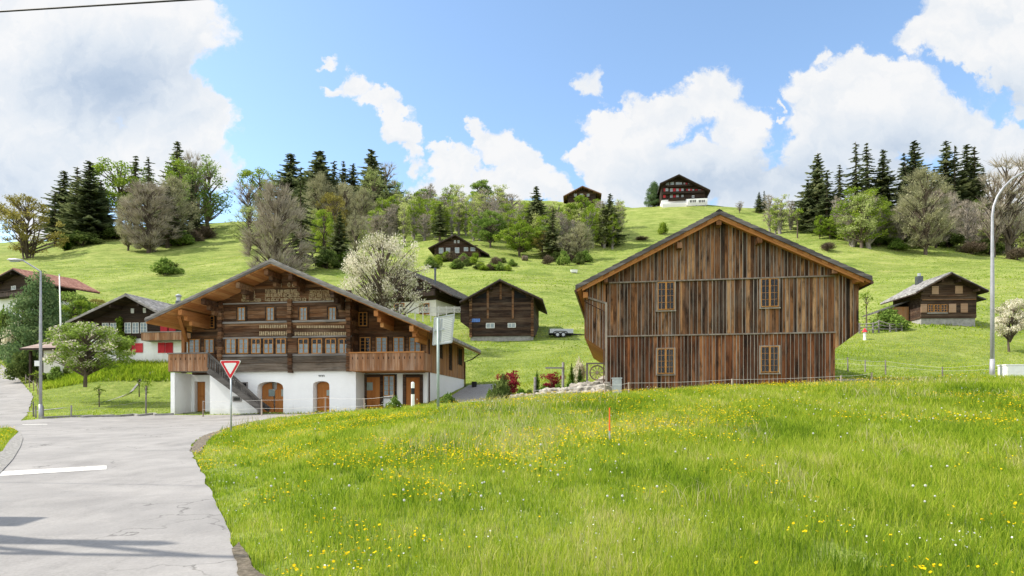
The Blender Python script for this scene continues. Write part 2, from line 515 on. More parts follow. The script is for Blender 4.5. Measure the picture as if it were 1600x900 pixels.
# clouds added behind and beside the camera, unseen and brightened to fill the shade
nb = noise(wt, node(wt, 'ShaderNodeMapping', {'Vector': d, 'Scale': (1, 1, 1.8)}).outputs[0], 2.3, 8, .58, .3)
back = math_(wt, 'MULTIPLY', math_(wt, 'SUBTRACT', nb, BACK_T), 3.0)
isf = node(wt, 'ShaderNodeMapRange', {0: dy, 1: .22, 2: .42}).outputs[0]
den = math_(wt, 'ADD', math_(wt, 'MULTIPLY', front, isf), math_(wt, 'MULTIPLY', back, math_(wt, 'SUBTRACT', 1.0, isf)))
alpha = node(wt, 'ShaderNodeMapRange', {0: den, 1: .0, 2: .24}, interpolation_type='SMOOTHSTEP').outputs[0]
up = node(wt, 'ShaderNodeMapRange', {0: dz, 1: -.02, 2: .06}).outputs[0]
alpha = math_(wt, 'MULTIPLY', alpha, up)
# self shading: thick parts go grey-blue, edges toward the light stay white
lit = math_(wt, 'MULTIPLY_ADD', math_(wt, 'SUBTRACT', n1, n2), 1.0, .90)
shade = None
for (bx, by, rx, ry, w) in [(175, 135, 210, 120, .85), (20, 280, 190, 80, .5), (1110, 275, 190, 70, .5), (1400, 235, 250, 75, .55), (1590, 150, 120, 70, .45), (1250, 300, 400, 60, .4)]:
    cu, cv, iu, iv = (bx - CX) / F, (HY - by) / F, F / rx, F / ry
    q = node(wt, 'ShaderNodeVectorMath', {0: p, 1: (iu, iv, 0), 2: (-cu * iu, -cv * iv, 0)}, operation='MULTIPLY_ADD').outputs[0]
    l = node(wt, 'ShaderNodeVectorMath', {0: q}, operation='LENGTH').outputs['Value']
    v = math_(wt, 'MULTIPLY_ADD', l, -w, w)
    v = math_(wt, 'MAXIMUM', v, 0.0)
    shade = v if shade is None else math_(wt, 'ADD', shade, v)
lit = math_(wt, 'SUBTRACT', lit, math_(wt, 'MULTIPLY', math_(wt, 'MULTIPLY', shade, isf), .80))
k = CLOUD
ccol = ramp(wt, lit, [(.0, (.38, .50, .68)), (.35, (.57, .67, .81)), (.64, (.80, .86, .93)), (.95, (1, 1, 1))])
kb = math_(wt, 'MULTIPLY_ADD', isf, k - k * BACK_K, k * BACK_K)
ccol = node(wt, 'ShaderNodeVectorMath', {0: ccol, 'Scale': kb}, operation='SCALE').outputs[0]
skyc = node(wt, 'ShaderNodeVectorMath', {0: sky.outputs[0], 1: SKY_TINT}, operation='MULTIPLY').outputs[0]
mx = mixc(wt, math_(wt, 'MULTIPLY', alpha, .97), skyc, ccol)
bg = node(wt, 'ShaderNodeBackground', {'Color': mx, 'Strength': SKY_S})
node(wt, 'ShaderNodeOutputWorld', {'Surface': bg.outputs[0]})
W.cycles.sampling_method = 'MANUAL'
W.cycles.sample_map_resolution = 512

# ------------------------------------------------------------------ terrain
# profiles (depth, photo row of the ground there); crest, then the far side falls away
NEAR_R = [(6.3, 902), (14.4, 735), (25.7, 678), (31, 666), (42, 650)]
def near_m(zs):                       # allow for the height of the grass on the crest
    return [(Y, HY - (z - .17 * min(1, max(0, (Y - 10) / 14)) * (1 if Y < 40 else 0) - EYE) * F / Y) for Y, z in zs]
PROF = {
    -500: NEAR_R + [(60, 600), (80, 560), (120, 490), (200, 420), (260, 395), (280, 390)],
    0: NEAR_R + [(60, 606), (80, 568), (120, 484), (200, 410), (260, 384), (280, 381)],
    60: NEAR_R + [(60, 606), (78, 562), (120, 482), (200, 408), (260, 379), (280, 377)],
    150: NEAR_R + [(50, 629), (55, 613), (60.5, 569), (72, 556), (120, 474), (200, 402), (260, 368), (280, 364)],
    300: NEAR_R + [(50, 636), (55, 616), (60.5, 566), (72, 553), (120, 470), (200, 398), (260, 356), (285, 347)],
    400: near_m([(6.3, 0), (18, .42), (25, .85), (31, 1.15)]) + [(42, 648), (56, 606), (64, 556), (120, 466), (200, 394), (260, 352), (285, 344)],
    500: near_m([(6.3, 0), (18, .8), (25, 1.3), (31, 1.5), (36, 1.5)]) + [(42, 644), (56, 598), (64, 552), (120, 462), (200, 388), (260, 342), (285, 335)],
    600: near_m([(6.3, 0), (18, 1.0), (25, 1.6), (30, 1.78), (36, 1.7), (42, 1.7), (56, 3.2)]) + [(64, 552), (90, 490), (120, 452), (180, 395), (260, 332), (285, 324)],
    700: near_m([(6.3, 0), (18, 1.1), (25, 1.8), (30, 2.02), (36, 2.0), (41, 2.15), (47, 2.75), (53, 3.45), (56, 4.1)]) + [(62, 560), (75, 530), (100, 478), (130, 432), (165, 402), (220, 352), (270, 322), (290, 317)],
    800: near_m([(6.3, 0), (18, 1.15), (25, 1.95), (30, 2.2), (36, 2.25), (41, 2.6), (46, 3.05), (51, 3.6), (56, 4.7)]) + [(62, 562), (75, 529), (100, 475), (130, 432), (165, 404), (220, 352), (270, 318), (290, 311)],
    950: near_m([(6.3, 0), (18, 1.25), (25, 2.15), (30, 2.45), (36, 2.75), (42, 3.5)]) + [(50, 575), (75, 527), (130, 445), (180, 392), (230, 345), (270, 322), (285, 318)],
    1050: near_m([(6.3, 0), (18, 1.28), (25, 2.25), (30, 2.57), (36, 2.95)]) + [(46, 578), (75, 523), (130, 442), (180, 389), (225, 342), (250, 319.5), (262, 318)],
    1125: near_m([(6.3, 0), (18, 1.3), (25, 2.35), (30, 2.7), (36, 3.1)]) + [(46, 580), (75, 520), (130, 440), (180, 386), (225, 341), (245, 324.5), (255, 323)],
    1305: near_m([(6.3, 0), (18, 1.35), (25, 2.5), (30, 2.92), (36, 3.2), (41, 3.72)]) + [(46, 577), (75, 510), (130, 432), (165, 386), (220, 346), (250, 331), (260, 329)],
    1450: near_m([(6.3, 0), (18, 1.4), (25, 2.6), (30, 3.1), (36, 3.35)]) + [(42, 586), (50, 567), (72, 502), (130, 428), (165, 396), (200, 372), (240, 342), (260, 336)],
    1600: near_m([(6.3, 0), (18, 1.45), (25, 2.7), (30, 3.2), (36, 3.45)]) + [(42, 585), (50, 566), (75, 504), (130, 427), (165, 402), (200, 380), (240, 350), (260, 344)],
    2200: near_m([(6.3, 0), (18, 1.5), (25, 2.8), (30, 3.4), (36, 3.7)]) + [(42, 582), (50, 564), (75, 504), (130, 430), (165, 405), (200, 384), (240, 356), (260, 350)],
}
YT = np.concatenate([np.arange(3, 60, .5), np.arange(60, 160, 1.0), np.arange(160, 640, 2.5)])
PT = np.arange(-600, 2301, 10.0)
def build_table():
    cols = sorted(PROF)
    prof = []
    for c in cols:
        L = PROF[c]
        Y = np.array([a for a, _ in L])
        z = np.array([EYE + (HY - r) / F * a for a, r in L])
        Yc, zc = Y[-1], z[-1]
        Y = np.concatenate([[0, 3], Y, [Yc + 12, Yc + 40, Yc + 120, 640]])
        z = np.concatenate([[-.22, -.11], z, [zc + .6, zc - 3, zc - 25, zc - 60]])
        f = np.interp(YT, Y, z)
        # soften the kinks with a window that widens with distance
        fine = np.arange(0, 640, .5)
        g = np.interp(fine, Y, z)
        out = np.zeros_like(f)
        for s_, lo, hi in ((2, 0, 60), (10, 60, 130), (22, 130, 900)):
            kk = np.hanning(s_ * 2 + 3); kk /= kk.sum()
            gs = np.convolve(np.pad(g, s_ + 1, mode='edge'), kk, 'valid')
            m_ = (YT >= lo) & (YT < hi)
            out[m_] = np.interp(YT[m_], fine, gs)
        prof.append(out)
    prof = np.array(prof)
    T = np.array([np.interp(PT, cols, prof[:, i]) for i in range(len(YT))])
    kk = np.hanning(9); kk /= kk.sum()
    T = np.apply_along_axis(lambda r: np.convolve(np.pad(r, 4, mode='edge'), kk, 'valid'), 1, T)
    return T
TAB = build_table()

def zg(x, y):
    x = np.asarray(x, float); y = np.asarray(y, float)
    yc = np.clip(y, 3, 639)
    px = np.clip(CX + F * x / yc, PT[0], PT[-1] - .01)
    iy = np.clip(np.searchsorted(YT, yc) - 1, 0, len(YT) - 2)
    ty = (yc - YT[iy]) / (YT[iy + 1] - YT[iy])
    fx = (px - PT[0]) / 10.0
    ix = fx.astype(int)
    tx = fx - ix
    z = (TAB[iy, ix] * (1 - tx) + TAB[iy, ix + 1] * tx) * (1 - ty) + (TAB[iy + 1, ix] * (1 - tx) + TAB[iy + 1, ix + 1] * tx) * ty
    z = np.where(y < 3, z + (y - 3) * .03, z)
    # rolling unevenness that grows with distance
    a = np.clip((y - 58) / 60, 0, 1)
    n = (np.sin(x * .11 + y * .043 + 1.3) + np.sin(x * .053 - y * .091 + .4) + .7 * np.sin(x * .21 + y * .17) + .5 * np.sin(x * .37 - y * .29 + 2.)) * .28
    terr = np.sin(z * 3.1 + 1.8 * np.sin(x * .05) + .9 * np.sin(x * .13 + 1.) + .5 * np.sin(x * .31)) * .14      # cattle terraces along the slope
    b = np.clip((y - 5) / 6, 0, 1) * np.clip((px - 330) / 120, 0, 1)
    n2 = (np.sin(x * .9 + y * .4) + np.sin(x * .5 - y * .8 + 1.) + np.sin(x * 1.7 + y * 1.3)) * .018
    return z + a * (n + terr) + b * n2


def gz(x, y):
    return float(zg(np.array([x]), np.array([y]))[0])


YS = np.concatenate([np.arange(8, 34, .2), np.arange(34, 120, .4), np.arange(120, 330, 1.0)])
def hit(px, row, y0=34.0):
    """First ground point along the ray through a photo pixel, beyond depth y0."""
    ys = YS[YS >= y0]
    xs = (px - CX) / F * ys
    r = HY - (zg(xs, ys) - EYE) / ys * F
    i = np.argmax(r <= row) if (r <= row).any() else int(np.argmin(r))
    y = ys[i]
    return Vector((xs[i], y, gz(xs[i], y)))


def ground_at(px, Y):
    x = (px - CX) / F * Y
    return Vector((x, Y, gz(x, Y)))


# road outlines on the plan
def rd(px, row):                      # a pixel on the gently rising road plane
    Y = 1854.0 / (row - 606.0)
    return ((px - CX) / F * Y, Y)
rng0 = random.Random(4)
right_edge = [(404, 925), (388, 900), (371, 865), (360, 832), (345, 800), (332, 775), (320, 750), (308, 725), (297, 703), (300, 694), (312, 685), (332, 677), (362, 669), (400, 662.5)]
left_edge = [(-30, 668.5), (18, 669), (27, 674), (33, 684), (30, 697), (18, 716), (0, 738), (-40, 775)]
road_poly = [(-9.0, -14)] + [(-2.3, 1.5)] + [rd(*q) for q in right_edge] + [(-9.3, 33.8), (-5, 34.6), (-3.4, 35.0), (-4.1, 40.3), (-9.5, 40.85), (-15.5, 41.6), (-22.2, 42.6), rd(240, 649.6), rd(110, 652.6), rd(60, 655.2), rd(33, 657.5)]
side_up = [(50, 640, 50.5), (52, 632, 53), (46, 621, 57), (38, 608, 61.5), (24, 592, 68), (8, 578, 75), (-8, 567, 82)]
side_lo = [(-60, 572, 76), (-70, 590, 66), (-66, 612, 57), (-64, 636, 50), (-60, 652, 44)]
road_poly += [((a - CX) / F * Y, Y) for a, r, Y in side_up] + [((a - CX) / F * Y, Y) for a, r, Y in side_lo]
road_poly += [(-36, 41.5), (-36, 31)] + [rd(*q) for q in left_edge] + [(-12.5, 9), (-13, -14)]
def roughen(poly, amp, step):
    out = []
    for i, a in enumerate(poly):
        b = poly[(i + 1) % len(poly)]
        L = math.hypot(b[0] - a[0], b[1] - a[1])
        n = max(1, int(L / step))
        for k in range(n):
            t = k / n
            j = 0 if k == 0 else rng0.uniform(-amp, amp)
            nx, ny = -(b[1] - a[1]) / (L + 1e-6), (b[0] - a[0]) / (L + 1e-6)
            out.append((a[0] + (b[0] - a[0]) * t + nx * j, a[1] + (b[1] - a[1]) * t + ny * j))
    return out
road_poly = roughen(road_poly, .05, .5)
gravel_poly = [(.2, 33.2), (-3.4, 33.2), (-3.4, 35.0), (-4.1, 40.3), (-4.35, 44), (-4.1, 49), (-3.6, 53), (-1.3, 52), (-1.15, 47), (-1.0, 43), (-.6, 39), (1.0, 37), (4.6, 36.2), (4.8, 34.9), (.8, 34.4)]
yard_poly = [(16.8, 34.5), (16.2, 38), (17.5, 41.0), (20.5, 40.0), (22.5, 38.6), (22.5, 37.0), (19.5, 35.2)]
path_c = [(35, 653, 43.5), (60, 648, 44.5), (100, 640, 46), (130, 632, 48), (165, 624, 50.5), (185, 618, 52.5), (205, 611, 55), (225, 603, 58), (243, 600, 59)]
path_xy = [((a - CX) / F * Y, Y) for a, r, Y in path_c]
path_poly = [(x, y - .32) for x, y in path_xy] + [(x, y + .32) for x, y in reversed(path_xy)]
verge_poly = [rd(-20, 745), rd(0, 741), rd(20, 719), rd(32, 699), rd(36, 686), rd(30, 675), rd(14, 690), rd(4, 706), rd(-30, 720)]

def inside(poly, x, y):
    x = np.asarray(x); y = np.asarray(y)
    r = np.zeros(x.shape, bool)
    n = len(poly)
    for i in range(n):
        x0, y0 = poly[i]
        x1, y1 = poly[(i + 1) % n]
        c = ((y0 > y) != (y1 > y))
        with np.errstate(divide='ignore', invalid='ignore'):
            t = x < (x1 - x0) * (y - y0) / (y1 - y0 + 1e-12) + x0
        r ^= (c & t)
    return r


def sheet(name, poly, step, m, dz):
    xs = [q[0] for q in poly]; ys = [q[1] for q in poly]
    gx, gy = np.meshgrid(np.arange(min(xs), max(xs), step), np.arange(min(ys), max(ys), step))
    gx, gy = gx.ravel(), gy.ravel()
    k = inside(poly, gx, gy)
    pts = [Vector(q) for q in poly] + [Vector((a, b)) for a, b in zip(gx[k], gy[k])]
    n = len(poly)
    r = delaunay_2d_cdt(pts, [], [list(range(n))], 1, 1e-4)
    v = np.array([(q.x, q.y) for q in r[0]])
    z = zg(v[:, 0], v[:, 1]) + dz
    me = bpy.data.meshes.new(name)
    me.from_pydata([(a, b, c) for (a, b), c in zip(v, z)], [], [tuple(f) for f in r[2]])
    me.update()
    me.polygons.foreach_set('use_smooth', [True] * len(me.polygons))
    return link(name, me, m)


# ground sheet
def axis_steps(bps):
    out = [bps[0][0]]
    for (a, s0), (b, s1) in zip(bps[:-1], bps[1:]):
        t = a
        while t < b - 1e-6:
            k = (t - a) / (b - a)
            t = min(b, t + s0 + (s1 - s0) * k)
            out.append(t)
    return np.array(out)
gxs = axis_steps([(-520, 30), (-200, 6), (-70, 1.2), (-30, .5), (34, .5), (75, 1.2), (230, 6), (560, 30)])
gys = axis_steps([(-60, 8), (-4, .8), (4, .4), (48, .4), (80, .9), (160, 2), (330, 4), (600, 30)])
GX, GY = np.meshgrid(gxs, gys)
GZ = zg(GX.ravel(), GY.ravel()).reshape(GX.shape)
low = inside(road_poly, GX.ravel(), GY.ravel()) | inside(gravel_poly, GX.ravel(), GY.ravel()) | inside(yard_poly, GX.ravel(), GY.ravel())
GZ = GZ - .14 * low.reshape(GX.shape)
nxg, nyg = len(gxs), len(gys)
idx = np.arange(nxg * nyg).reshape(nyg, nxg)
quads = np.stack([idx[:-1, :-1], idx[:-1, 1:], idx[1:, 1:], idx[1:, :-1]], -1).reshape(-1, 4)

def ground_mat():
    m, nt, b = new_mat('pasture')
    tc = coords(nt)
    big = noise(nt, tc, .03, 5, .6, .4)
    mid = noise(nt, coords(nt, (.22, .34, .6)), 1, 5, .62, .6)
    fine = noise(nt, coords(nt, (1.8, 1.8, 1.8)), 1, 6, .68)
    fine2 = noise(nt, coords(nt, (6, 6, 6)), 1, 4, .6)
    f = math_(nt, 'ADD', math_(nt, 'MULTIPLY', big, .5), math_(nt, 'MULTIPLY', mid, .7))
    f = math_(nt, 'ADD', f, math_(nt, 'MULTIPLY', fine, .5))
    f = math_(nt, 'ADD', f, math_(nt, 'MULTIPLY', fine2, .25))
    f = math_(nt, 'SUBTRACT', f, .475)
    c = ramp(nt, f, GRASS_STOPS)
    straw = ramp(nt, noise(nt, coords(nt, (.10, .16, .5)), 1, 7, .7, .5), [(.50, (0, 0, 0)), (.70, (1, 1, 1))])
    c = mixc(nt, math_(nt, 'MULTIPLY', straw, .42), c, (.34, .32, .12))
    nt.links.new(c, b.inputs['Base Color'])
    b.inputs['Roughness'].default_value = .95
    b.inputs['Specular IOR Level'].default_value = .08
    h = math_(nt, 'ADD', fine, math_(nt, 'MULTIPLY', fine2, .5))
    bn = node(nt, 'ShaderNodeBump', {'Strength': .9, 'Distance': .25, 'Height': h})
    nt.links.new(bn.outputs[0], b.inputs['Normal'])
    return m
GRASS_STOPS = [(.25, (.075, .125, .018)), (.42, (.145, .195, .038)), (.56, (.225, .268, .066)), (.74, (.33, .345, .12))]
M['ground'] = ground_mat()
go = np_mesh('ground', np.stack([GX.ravel(), GY.ravel(), GZ.ravel()], -1), [quads], M['ground'])
go.data.polygons.foreach_set('use_smooth', [True] * len(go.data.polygons))
tag(go, kind='structure')

def asphalt_mat():
    m, nt, b = new_mat('old_asphalt')
    tc = coords(nt)
    n1 = noise(nt, tc, .55, 6, .62, .5)
    n2 = noise(nt, tc, 26, 4, .7)
    n3 = noise(nt, coords(nt, (1.1, .45, 1)), 1.2, 6, .65, .4)
    f = math_(nt, 'ADD', math_(nt, 'MULTIPLY', n1, .5), math_(nt, 'MULTIPLY', n2, .36))
    f = math_(nt, 'ADD', f, math_(nt, 'MULTIPLY', n3, .38))
    f = math_(nt, 'SUBTRACT', f, .10)
    c = ramp(nt, f, [(.30, (.15, .142, .135)), (.52, (.25, .238, .224)), (.74, (.335, .318, .298))])
    patch = ramp(nt, noise(nt, coords(nt, (.16, .3, 1)), 1, 3, .5, 1.2), [(.55, (0, 0, 0)), (.575, (1, 1, 1))])
    c = mixc(nt, math_(nt, 'MULTIPLY', patch, .22), c, (.17, .165, .16))
    vv = node(nt, 'ShaderNodeTexVoronoi', {'Vector': node(nt, 'ShaderNodeVectorMath', {0: tc, 1: node(nt, 'ShaderNodeTexNoise', {'Vector': tc, 'Scale': 2.2, 'Detail': 5}).outputs['Color']}, operation='ADD').outputs[0], 'Scale': .55}, feature='DISTANCE_TO_EDGE')
    crack = ramp(nt, vv.outputs['Distance'], [(.004, (1, 1, 1)), (.016, (0, 0, 0))])
    cm = ramp(nt, noise(nt, tc, .33, 3, .5), [(.50, (0, 0, 0)), (.62, (1, 1, 1))])
    c = mixc(nt, math_(nt, 'MULTIPLY', math_(nt, 'MULTIPLY', crack, cm), .75), c, (.06, .056, .05))
    nt.links.new(c, b.inputs['Base Color'])
    b.inputs['Roughness'].default_value = .92
    bn = node(nt, 'ShaderNodeBump', {'Strength': .35, 'Distance': .01, 'Height': n2})
    nt.links.new(bn.outputs[0], b.inputs['Normal'])
    return m
M['asphalt'] = asphalt_mat()
road = tag(sheet('road', road_poly, .5, M['asphalt'], .012), kind='structure')
tag(sheet('driveway', gravel_poly, .5, M['gravel'], .02), kind='structure')
SOIL = [rd(296, 706), rd(304, 692), rd(318, 681), rd(342, 674.5), rd(350, 676), rd(330, 685), rd(322, 694), rd(312, 708)]
M['soil'] = plain('bare_soil', (.23, .19, .14), .95, .30, 14, bump=1.0, col2=(.07, .06, .04))
tag(sheet('bare_soil', roughen(SOIL, .04, .2), .25, M['soil'], .022), kind='structure')
SOIL2 = [rd(362, 858), rd(374, 846), rd(388, 868), rd(398, 890), rd(424, 905), rd(430, 940), rd(380, 940), rd(372, 890)]
tag(sheet('bare_soil', roughen(SOIL2, .02, .15), .2, M['soil'], .022), kind='structure')
tag(sheet('farmyard', yard_poly, .5, M['gravel'], .02), kind='structure')
tag(sheet('garden_path', path_poly, .4, M['concrete'], .03), kind='structure')
tag(sheet('gravel_verge', verge_poly, .3, M['gravel'], .03), kind='structure')
# kerb along the lawn and the chalet, and the white stop bar
kerb = MB()
ke = [rd(64, 654.5), rd(110, 652.2), rd(240, 649.2), (-22.6, 42.75)]
kp = [Vector((x, y, gz(x, y) + .05)) for x, y in roughen(ke, 0, 1.0)[:-1]]
kp = [q for q in kp if q.x < -22.0 and q.y > 38]
kp.sort(key=lambda q: q.x)
for a, b in zip(kp[:-1], kp[1:]):
    kerb.beam(a, b, .16, .16, .5)
tag(kerb.build('kerb', M['concrete']), kind='structure')
bar = [rd(-40, 747.0), rd(166, 734.5), rd(166.5, 728.0), rd(-40, 740.0)]
M['roadpaint'] = plain('road_paint', (.68, .66, .60), .8, .08, 13, col2=(.30, .29, .275))
tag(sheet('road_marking', roughen(bar, .012, .25), .3, M['roadpaint'], .018), kind='structure')
dash = [rd(36, 664.0), rd(74, 663.6), rd(74, 662.8), rd(34, 663.2)]
tag(sheet('road_marking', dash, .3, M['roadpaint'], .018), kind='structure')
# ------------------------------------------------------------------ buildings: shared tools
class Plan:
    """A building frame: local x along the front, y into the building, z up from its base."""
    def __init__(s, px, Y, base_row, th, z0=None):
        x = (px - CX) / F * Y
        s.O = Vector((x, Y, EYE + (HY - base_row) / F * Y if z0 is None else z0))
        s.th = RAD(th)
        s.a = (math.cos(s.th), math.sin(s.th))
        s.n = (-math.sin(s.th), math.cos(s.th))

    def m(s, px, row, yo=0.0):
        u = (px - CX) / F
        qx, qy = s.O.x + yo * s.n[0], s.O.y + yo * s.n[1]
        lx = (u * qy - qx) / (s.a[0] - u * s.a[1])
        Y = qy + lx * s.a[1]
        return lx, EYE + (HY - row) / F * Y - s.O.z

    def x(s, px, yo=0.0):
        return s.m(px, HY, yo)[0]

    def px(s, lx, lz, yo):
        X = s.O.x + lx * s.a[0] + yo * s.n[0]
        Y = s.O.y + lx * s.a[1] + yo * s.n[1]
        return CX + F * X / Y, HY - F * (s.O.z + lz - EYE) / Y


def clip_poly(poly, ax, lo, hi):
    def cut(poly, val, keep_ge):
        out = []
        for i, p in enumerate(poly):
            q = poly[(i + 1) % len(poly)]
            ip = p[ax] >= val if keep_ge else p[ax] <= val
            iq = q[ax] >= val if keep_ge else q[ax] <= val
            if ip: out.append(p)
            if ip != iq:
                t = (val - p[ax]) / (q[ax] - p[ax])
                out.append((p[0] + (q[0] - p[0]) * t, p[1] + (q[1] - p[1]) * t))
        return out
    poly = cut(poly, lo, True)
    return cut(poly, hi, False) if len(poly) > 2 else []


def strips(mb, poly, ax, w, y0, y1, rng, jit=.25, gap=.012, dep=.014, lo=None, hi=None):
    """Fill a convex x-z polygon with boards (ax 0: upright, ax 1: level) between y0 (front) and y1."""
    vals = [p[ax] for p in poly]
    t, end = (min(vals) if lo is None else lo), (max(vals) if hi is None else hi)
    while t < end - .01:
        ww = w * (1 + rng.uniform(-jit, jit))
        if end - (t + ww) < w * .4: ww = end - t
        q = clip_poly(poly, ax, t + gap / 2, t + ww - gap / 2)
        if len(q) > 2:
            # from_pydata keeps the winding; front faces look to -y
            mb.prism(q, y0 - rng.uniform(0, dep), y1, rng.random())
        t += ww


def window(parent, x0, x1, z0, z1, y, mat_f, cols=2, rows=3, fw=.06, mull=.07, curtain=0, bar=.022, casing=None, cas_m=None, part='window', sash=True):
    """A framed window standing a little proud of the wall plane y (front towards -y)."""
    f = MB()
    f.box(x0, x0 + fw, y - .05, y + .03, z0, z1)
    f.box(x1 - fw, x1, y - .05, y + .03, z0, z1)
    f.box(x0 + fw, x1 - fw, y - .05, y + .03, z0, z0 + fw)
    f.box(x0 + fw, x1 - fw, y - .05, y + .03, z1 - fw, z1)
    xm = (x0 + x1) / 2
    if mull:
        f.box(xm - mull / 2, xm + mull / 2, y - .052, y + .02, z0 + fw, z1 - fw)
    ix0, ix1, iz0, iz1 = x0 + fw, x1 - fw, z0 + fw, z1 - fw
    if bar:
        for i in range(1, rows):
            z = iz0 + (iz1 - iz0) * i / rows
            f.box(ix0, ix1, y - .043, y - .02, z - bar / 2, z + bar / 2)
        if cols > 1:
            for a, b in (((ix0, xm - mull / 2), (xm + mull / 2, ix1)) if mull else ((ix0, ix1),)):
                kk = cols if not mull else max(1, cols // 2)
                for i in range(1, kk):
                    x = a + (b - a) * i / kk
                    f.box(x - bar / 2, x + bar / 2, y - .0435, y - .0205, iz0, iz1)
    w = f.build(part, mat_f, parent)
    g = MB()
    g.add([(ix0, y - .026, iz0), (ix1, y - .026, iz0), (ix1, y - .026, iz1), (ix0, y - .026, iz1)], [(0, 1, 2, 3)])
    g.build('pane', M['glass'], w)
    d = MB()
    d.box(ix0, ix1, y + .004, y + .02, iz0, iz1)
    d.build('dark_room', M['interior'], w)
    if curtain:
        c = MB()
        wd = ix1 - ix0
        n = 5
        top = iz1 if curtain != 2 else iz0 + (iz1 - iz0) * .68
        sides = [(ix0, ix0 + wd * .42), (ix1 - wd * .42, ix1)] if curtain != 3 else [(ix0, ix1)]
        for a, b in sides:
            for i in range(n):
                xa, xb = a + (b - a) * i / n, a + (b - a) * (i + 1) / n
                ya, yb = (y - .004, y - .016) if i % 2 else (y - .016, y - .004)
                c.add([(xa, ya, iz0), (xb, yb, iz0), (xb, yb, top), (xa, ya, top)], [(0, 1, 2, 3)], .5)
        c.build('curtain', M['curtain'], w)
    if casing:
        k = MB()
        cw = casing
        k.box(x0 - cw, x0 - .003, y - .035, y + .03, z0 - cw * .6, z1 + cw * .6)
        k.box(x1 + .003, x1 + cw, y - .035, y + .03, z0 - cw * .6, z1 + cw * .6)
        k.box(x0 - .003, x1 + .003, y - .034, y + .03, z1 + .003, z1 + cw * .6)
        k.box(x0 - cw * 1.2, x1 + cw * 1.2, y - .075, y + .03, z0 - cw * .6 - .05, z0 - cw * .6 - .002)
        k.build('casing', cas_m, w)
    return w


def gable_roof(parent, tl, ap, tr, y0, y1, th, roof_m, sof_m, fascia_m, rng, fascia_h=.2, ridge=True, tile=.02):
    """tl, ap, tr: outer (top) points x,z at both eaves and the ridge. Returns the underside height function."""
    r = MB()
    def slab(p, q, t0, t1, yy0, yy1, mb, c=None):
        mb.prism([(p[0], p[1] - t0), (q[0], q[1] - t0), (q[0], q[1] - t1), (p[0], p[1] - t1)][::-1] if p[0] > q[0] else [(p[0], p[1] - t1), (q[0], q[1] - t1), (q[0], q[1] - t0), (p[0], p[1] - t0)], yy0, yy1, c)
    # courses of shingles stepping down each slope
    for a, b in ((tl, ap), (tr, ap)):
        L = math.hypot(b[0] - a[0], b[1] - a[1])
        n = max(6, int(L / .42))
        for i in range(n):
            p = (a[0] + (b[0] - a[0]) * i / n, a[1] + (b[1] - a[1]) * i / n)
            q = (a[0] + (b[0] - a[0]) * min(1, (i + 1.12) / n), a[1] + (b[1] - a[1]) * min(1, (i + 1.12) / n))
            j = rng.uniform(0, tile)
            v = [(p[0], y0 - j, p[1] + tile), (q[0], y0 - j, q[1] - .004), (q[0], y0 - j, q[1] - th * .5), (p[0], y0 - j, p[1] - th * .5)]
            v2 = [(x, y1 + j, z) for x, _, z in v]
            r.add(v + v2, [(0, 1, 2, 3), (7, 6, 5, 4), (0, 4, 5, 1), (1, 5, 6, 2), (2, 6, 7, 3), (3, 7, 4, 0)], rng.random())
    if ridge:
        r.prism([(ap[0] - .16, ap[1] - .05), (ap[0], ap[1] + .06), (ap[0] + .16, ap[1] - .05), (ap[0], ap[1] + .012)], y0 - .02, y1 + .02, rng.random())
    ro = r.build('roof', roof_m, parent)
    s = MB()
    for a, b in ((tl, ap), (tr, ap)):
        # underside boards run along the slope's length in strips
        n = max(4, int(abs(b[0] - a[0]) / .28))
        for i in range(n):
            p = (a[0] + (b[0] - a[0]) * i / n, a[1] + (b[1] - a[1]) * i / n)
            q = (a[0] + (b[0] - a[0]) * (i + .96) / n, a[1] + (b[1] - a[1]) * (i + .96) / n)
            v = [(p[0], y0 + .06, p[1] - th * .52), (q[0], y0 + .06, q[1] - th * .52), (q[0], y0 + .06, q[1] - th), (p[0], y0 + .06, p[1] - th)]
            v2 = [(x, y1 - .06, z) for x, _, z in v]
            s.add(v + v2, [(0, 1, 2, 3), (7, 6, 5, 4), (0, 4, 5, 1), (1, 5, 6, 2), (2, 6, 7, 3), (3, 7, 4, 0)], rng.random())
    s.build('soffit', sof_m, parent)
    fa = MB()
    for a, b in ((tl, ap), (tr, ap)):
        for yy0, yy1 in ((y0 - .045, y0 - .006),):
            o0, o1 = th * .30, th * .30 + fascia_h
            v = [(a[0], yy0, a[1] - o0), (b[0], yy0, b[1] - o0), (b[0], yy0, b[1] - o1), (a[0], yy0, a[1] - o1)]
            v2 = [(x, yy1, z) for x, _, z in v]
            fa.add(v + v2, [(0, 1, 2, 3), (7, 6, 5, 4), (0, 4, 5, 1), (1, 5, 6, 2), (2, 6, 7, 3), (3, 7, 4, 0)], rng.random())
    fa.build('fascia', fascia_m, parent)
    def under(x):
        if x <= ap[0]:
            t = (x - tl[0]) / (ap[0] - tl[0]); z = tl[1] + (ap[1] - tl[1]) * t
        else:
            t = (x - ap[0]) / (tr[0] - ap[0]); z = ap[1] + (tr[1] - ap[1]) * t
        return z - th
    return under


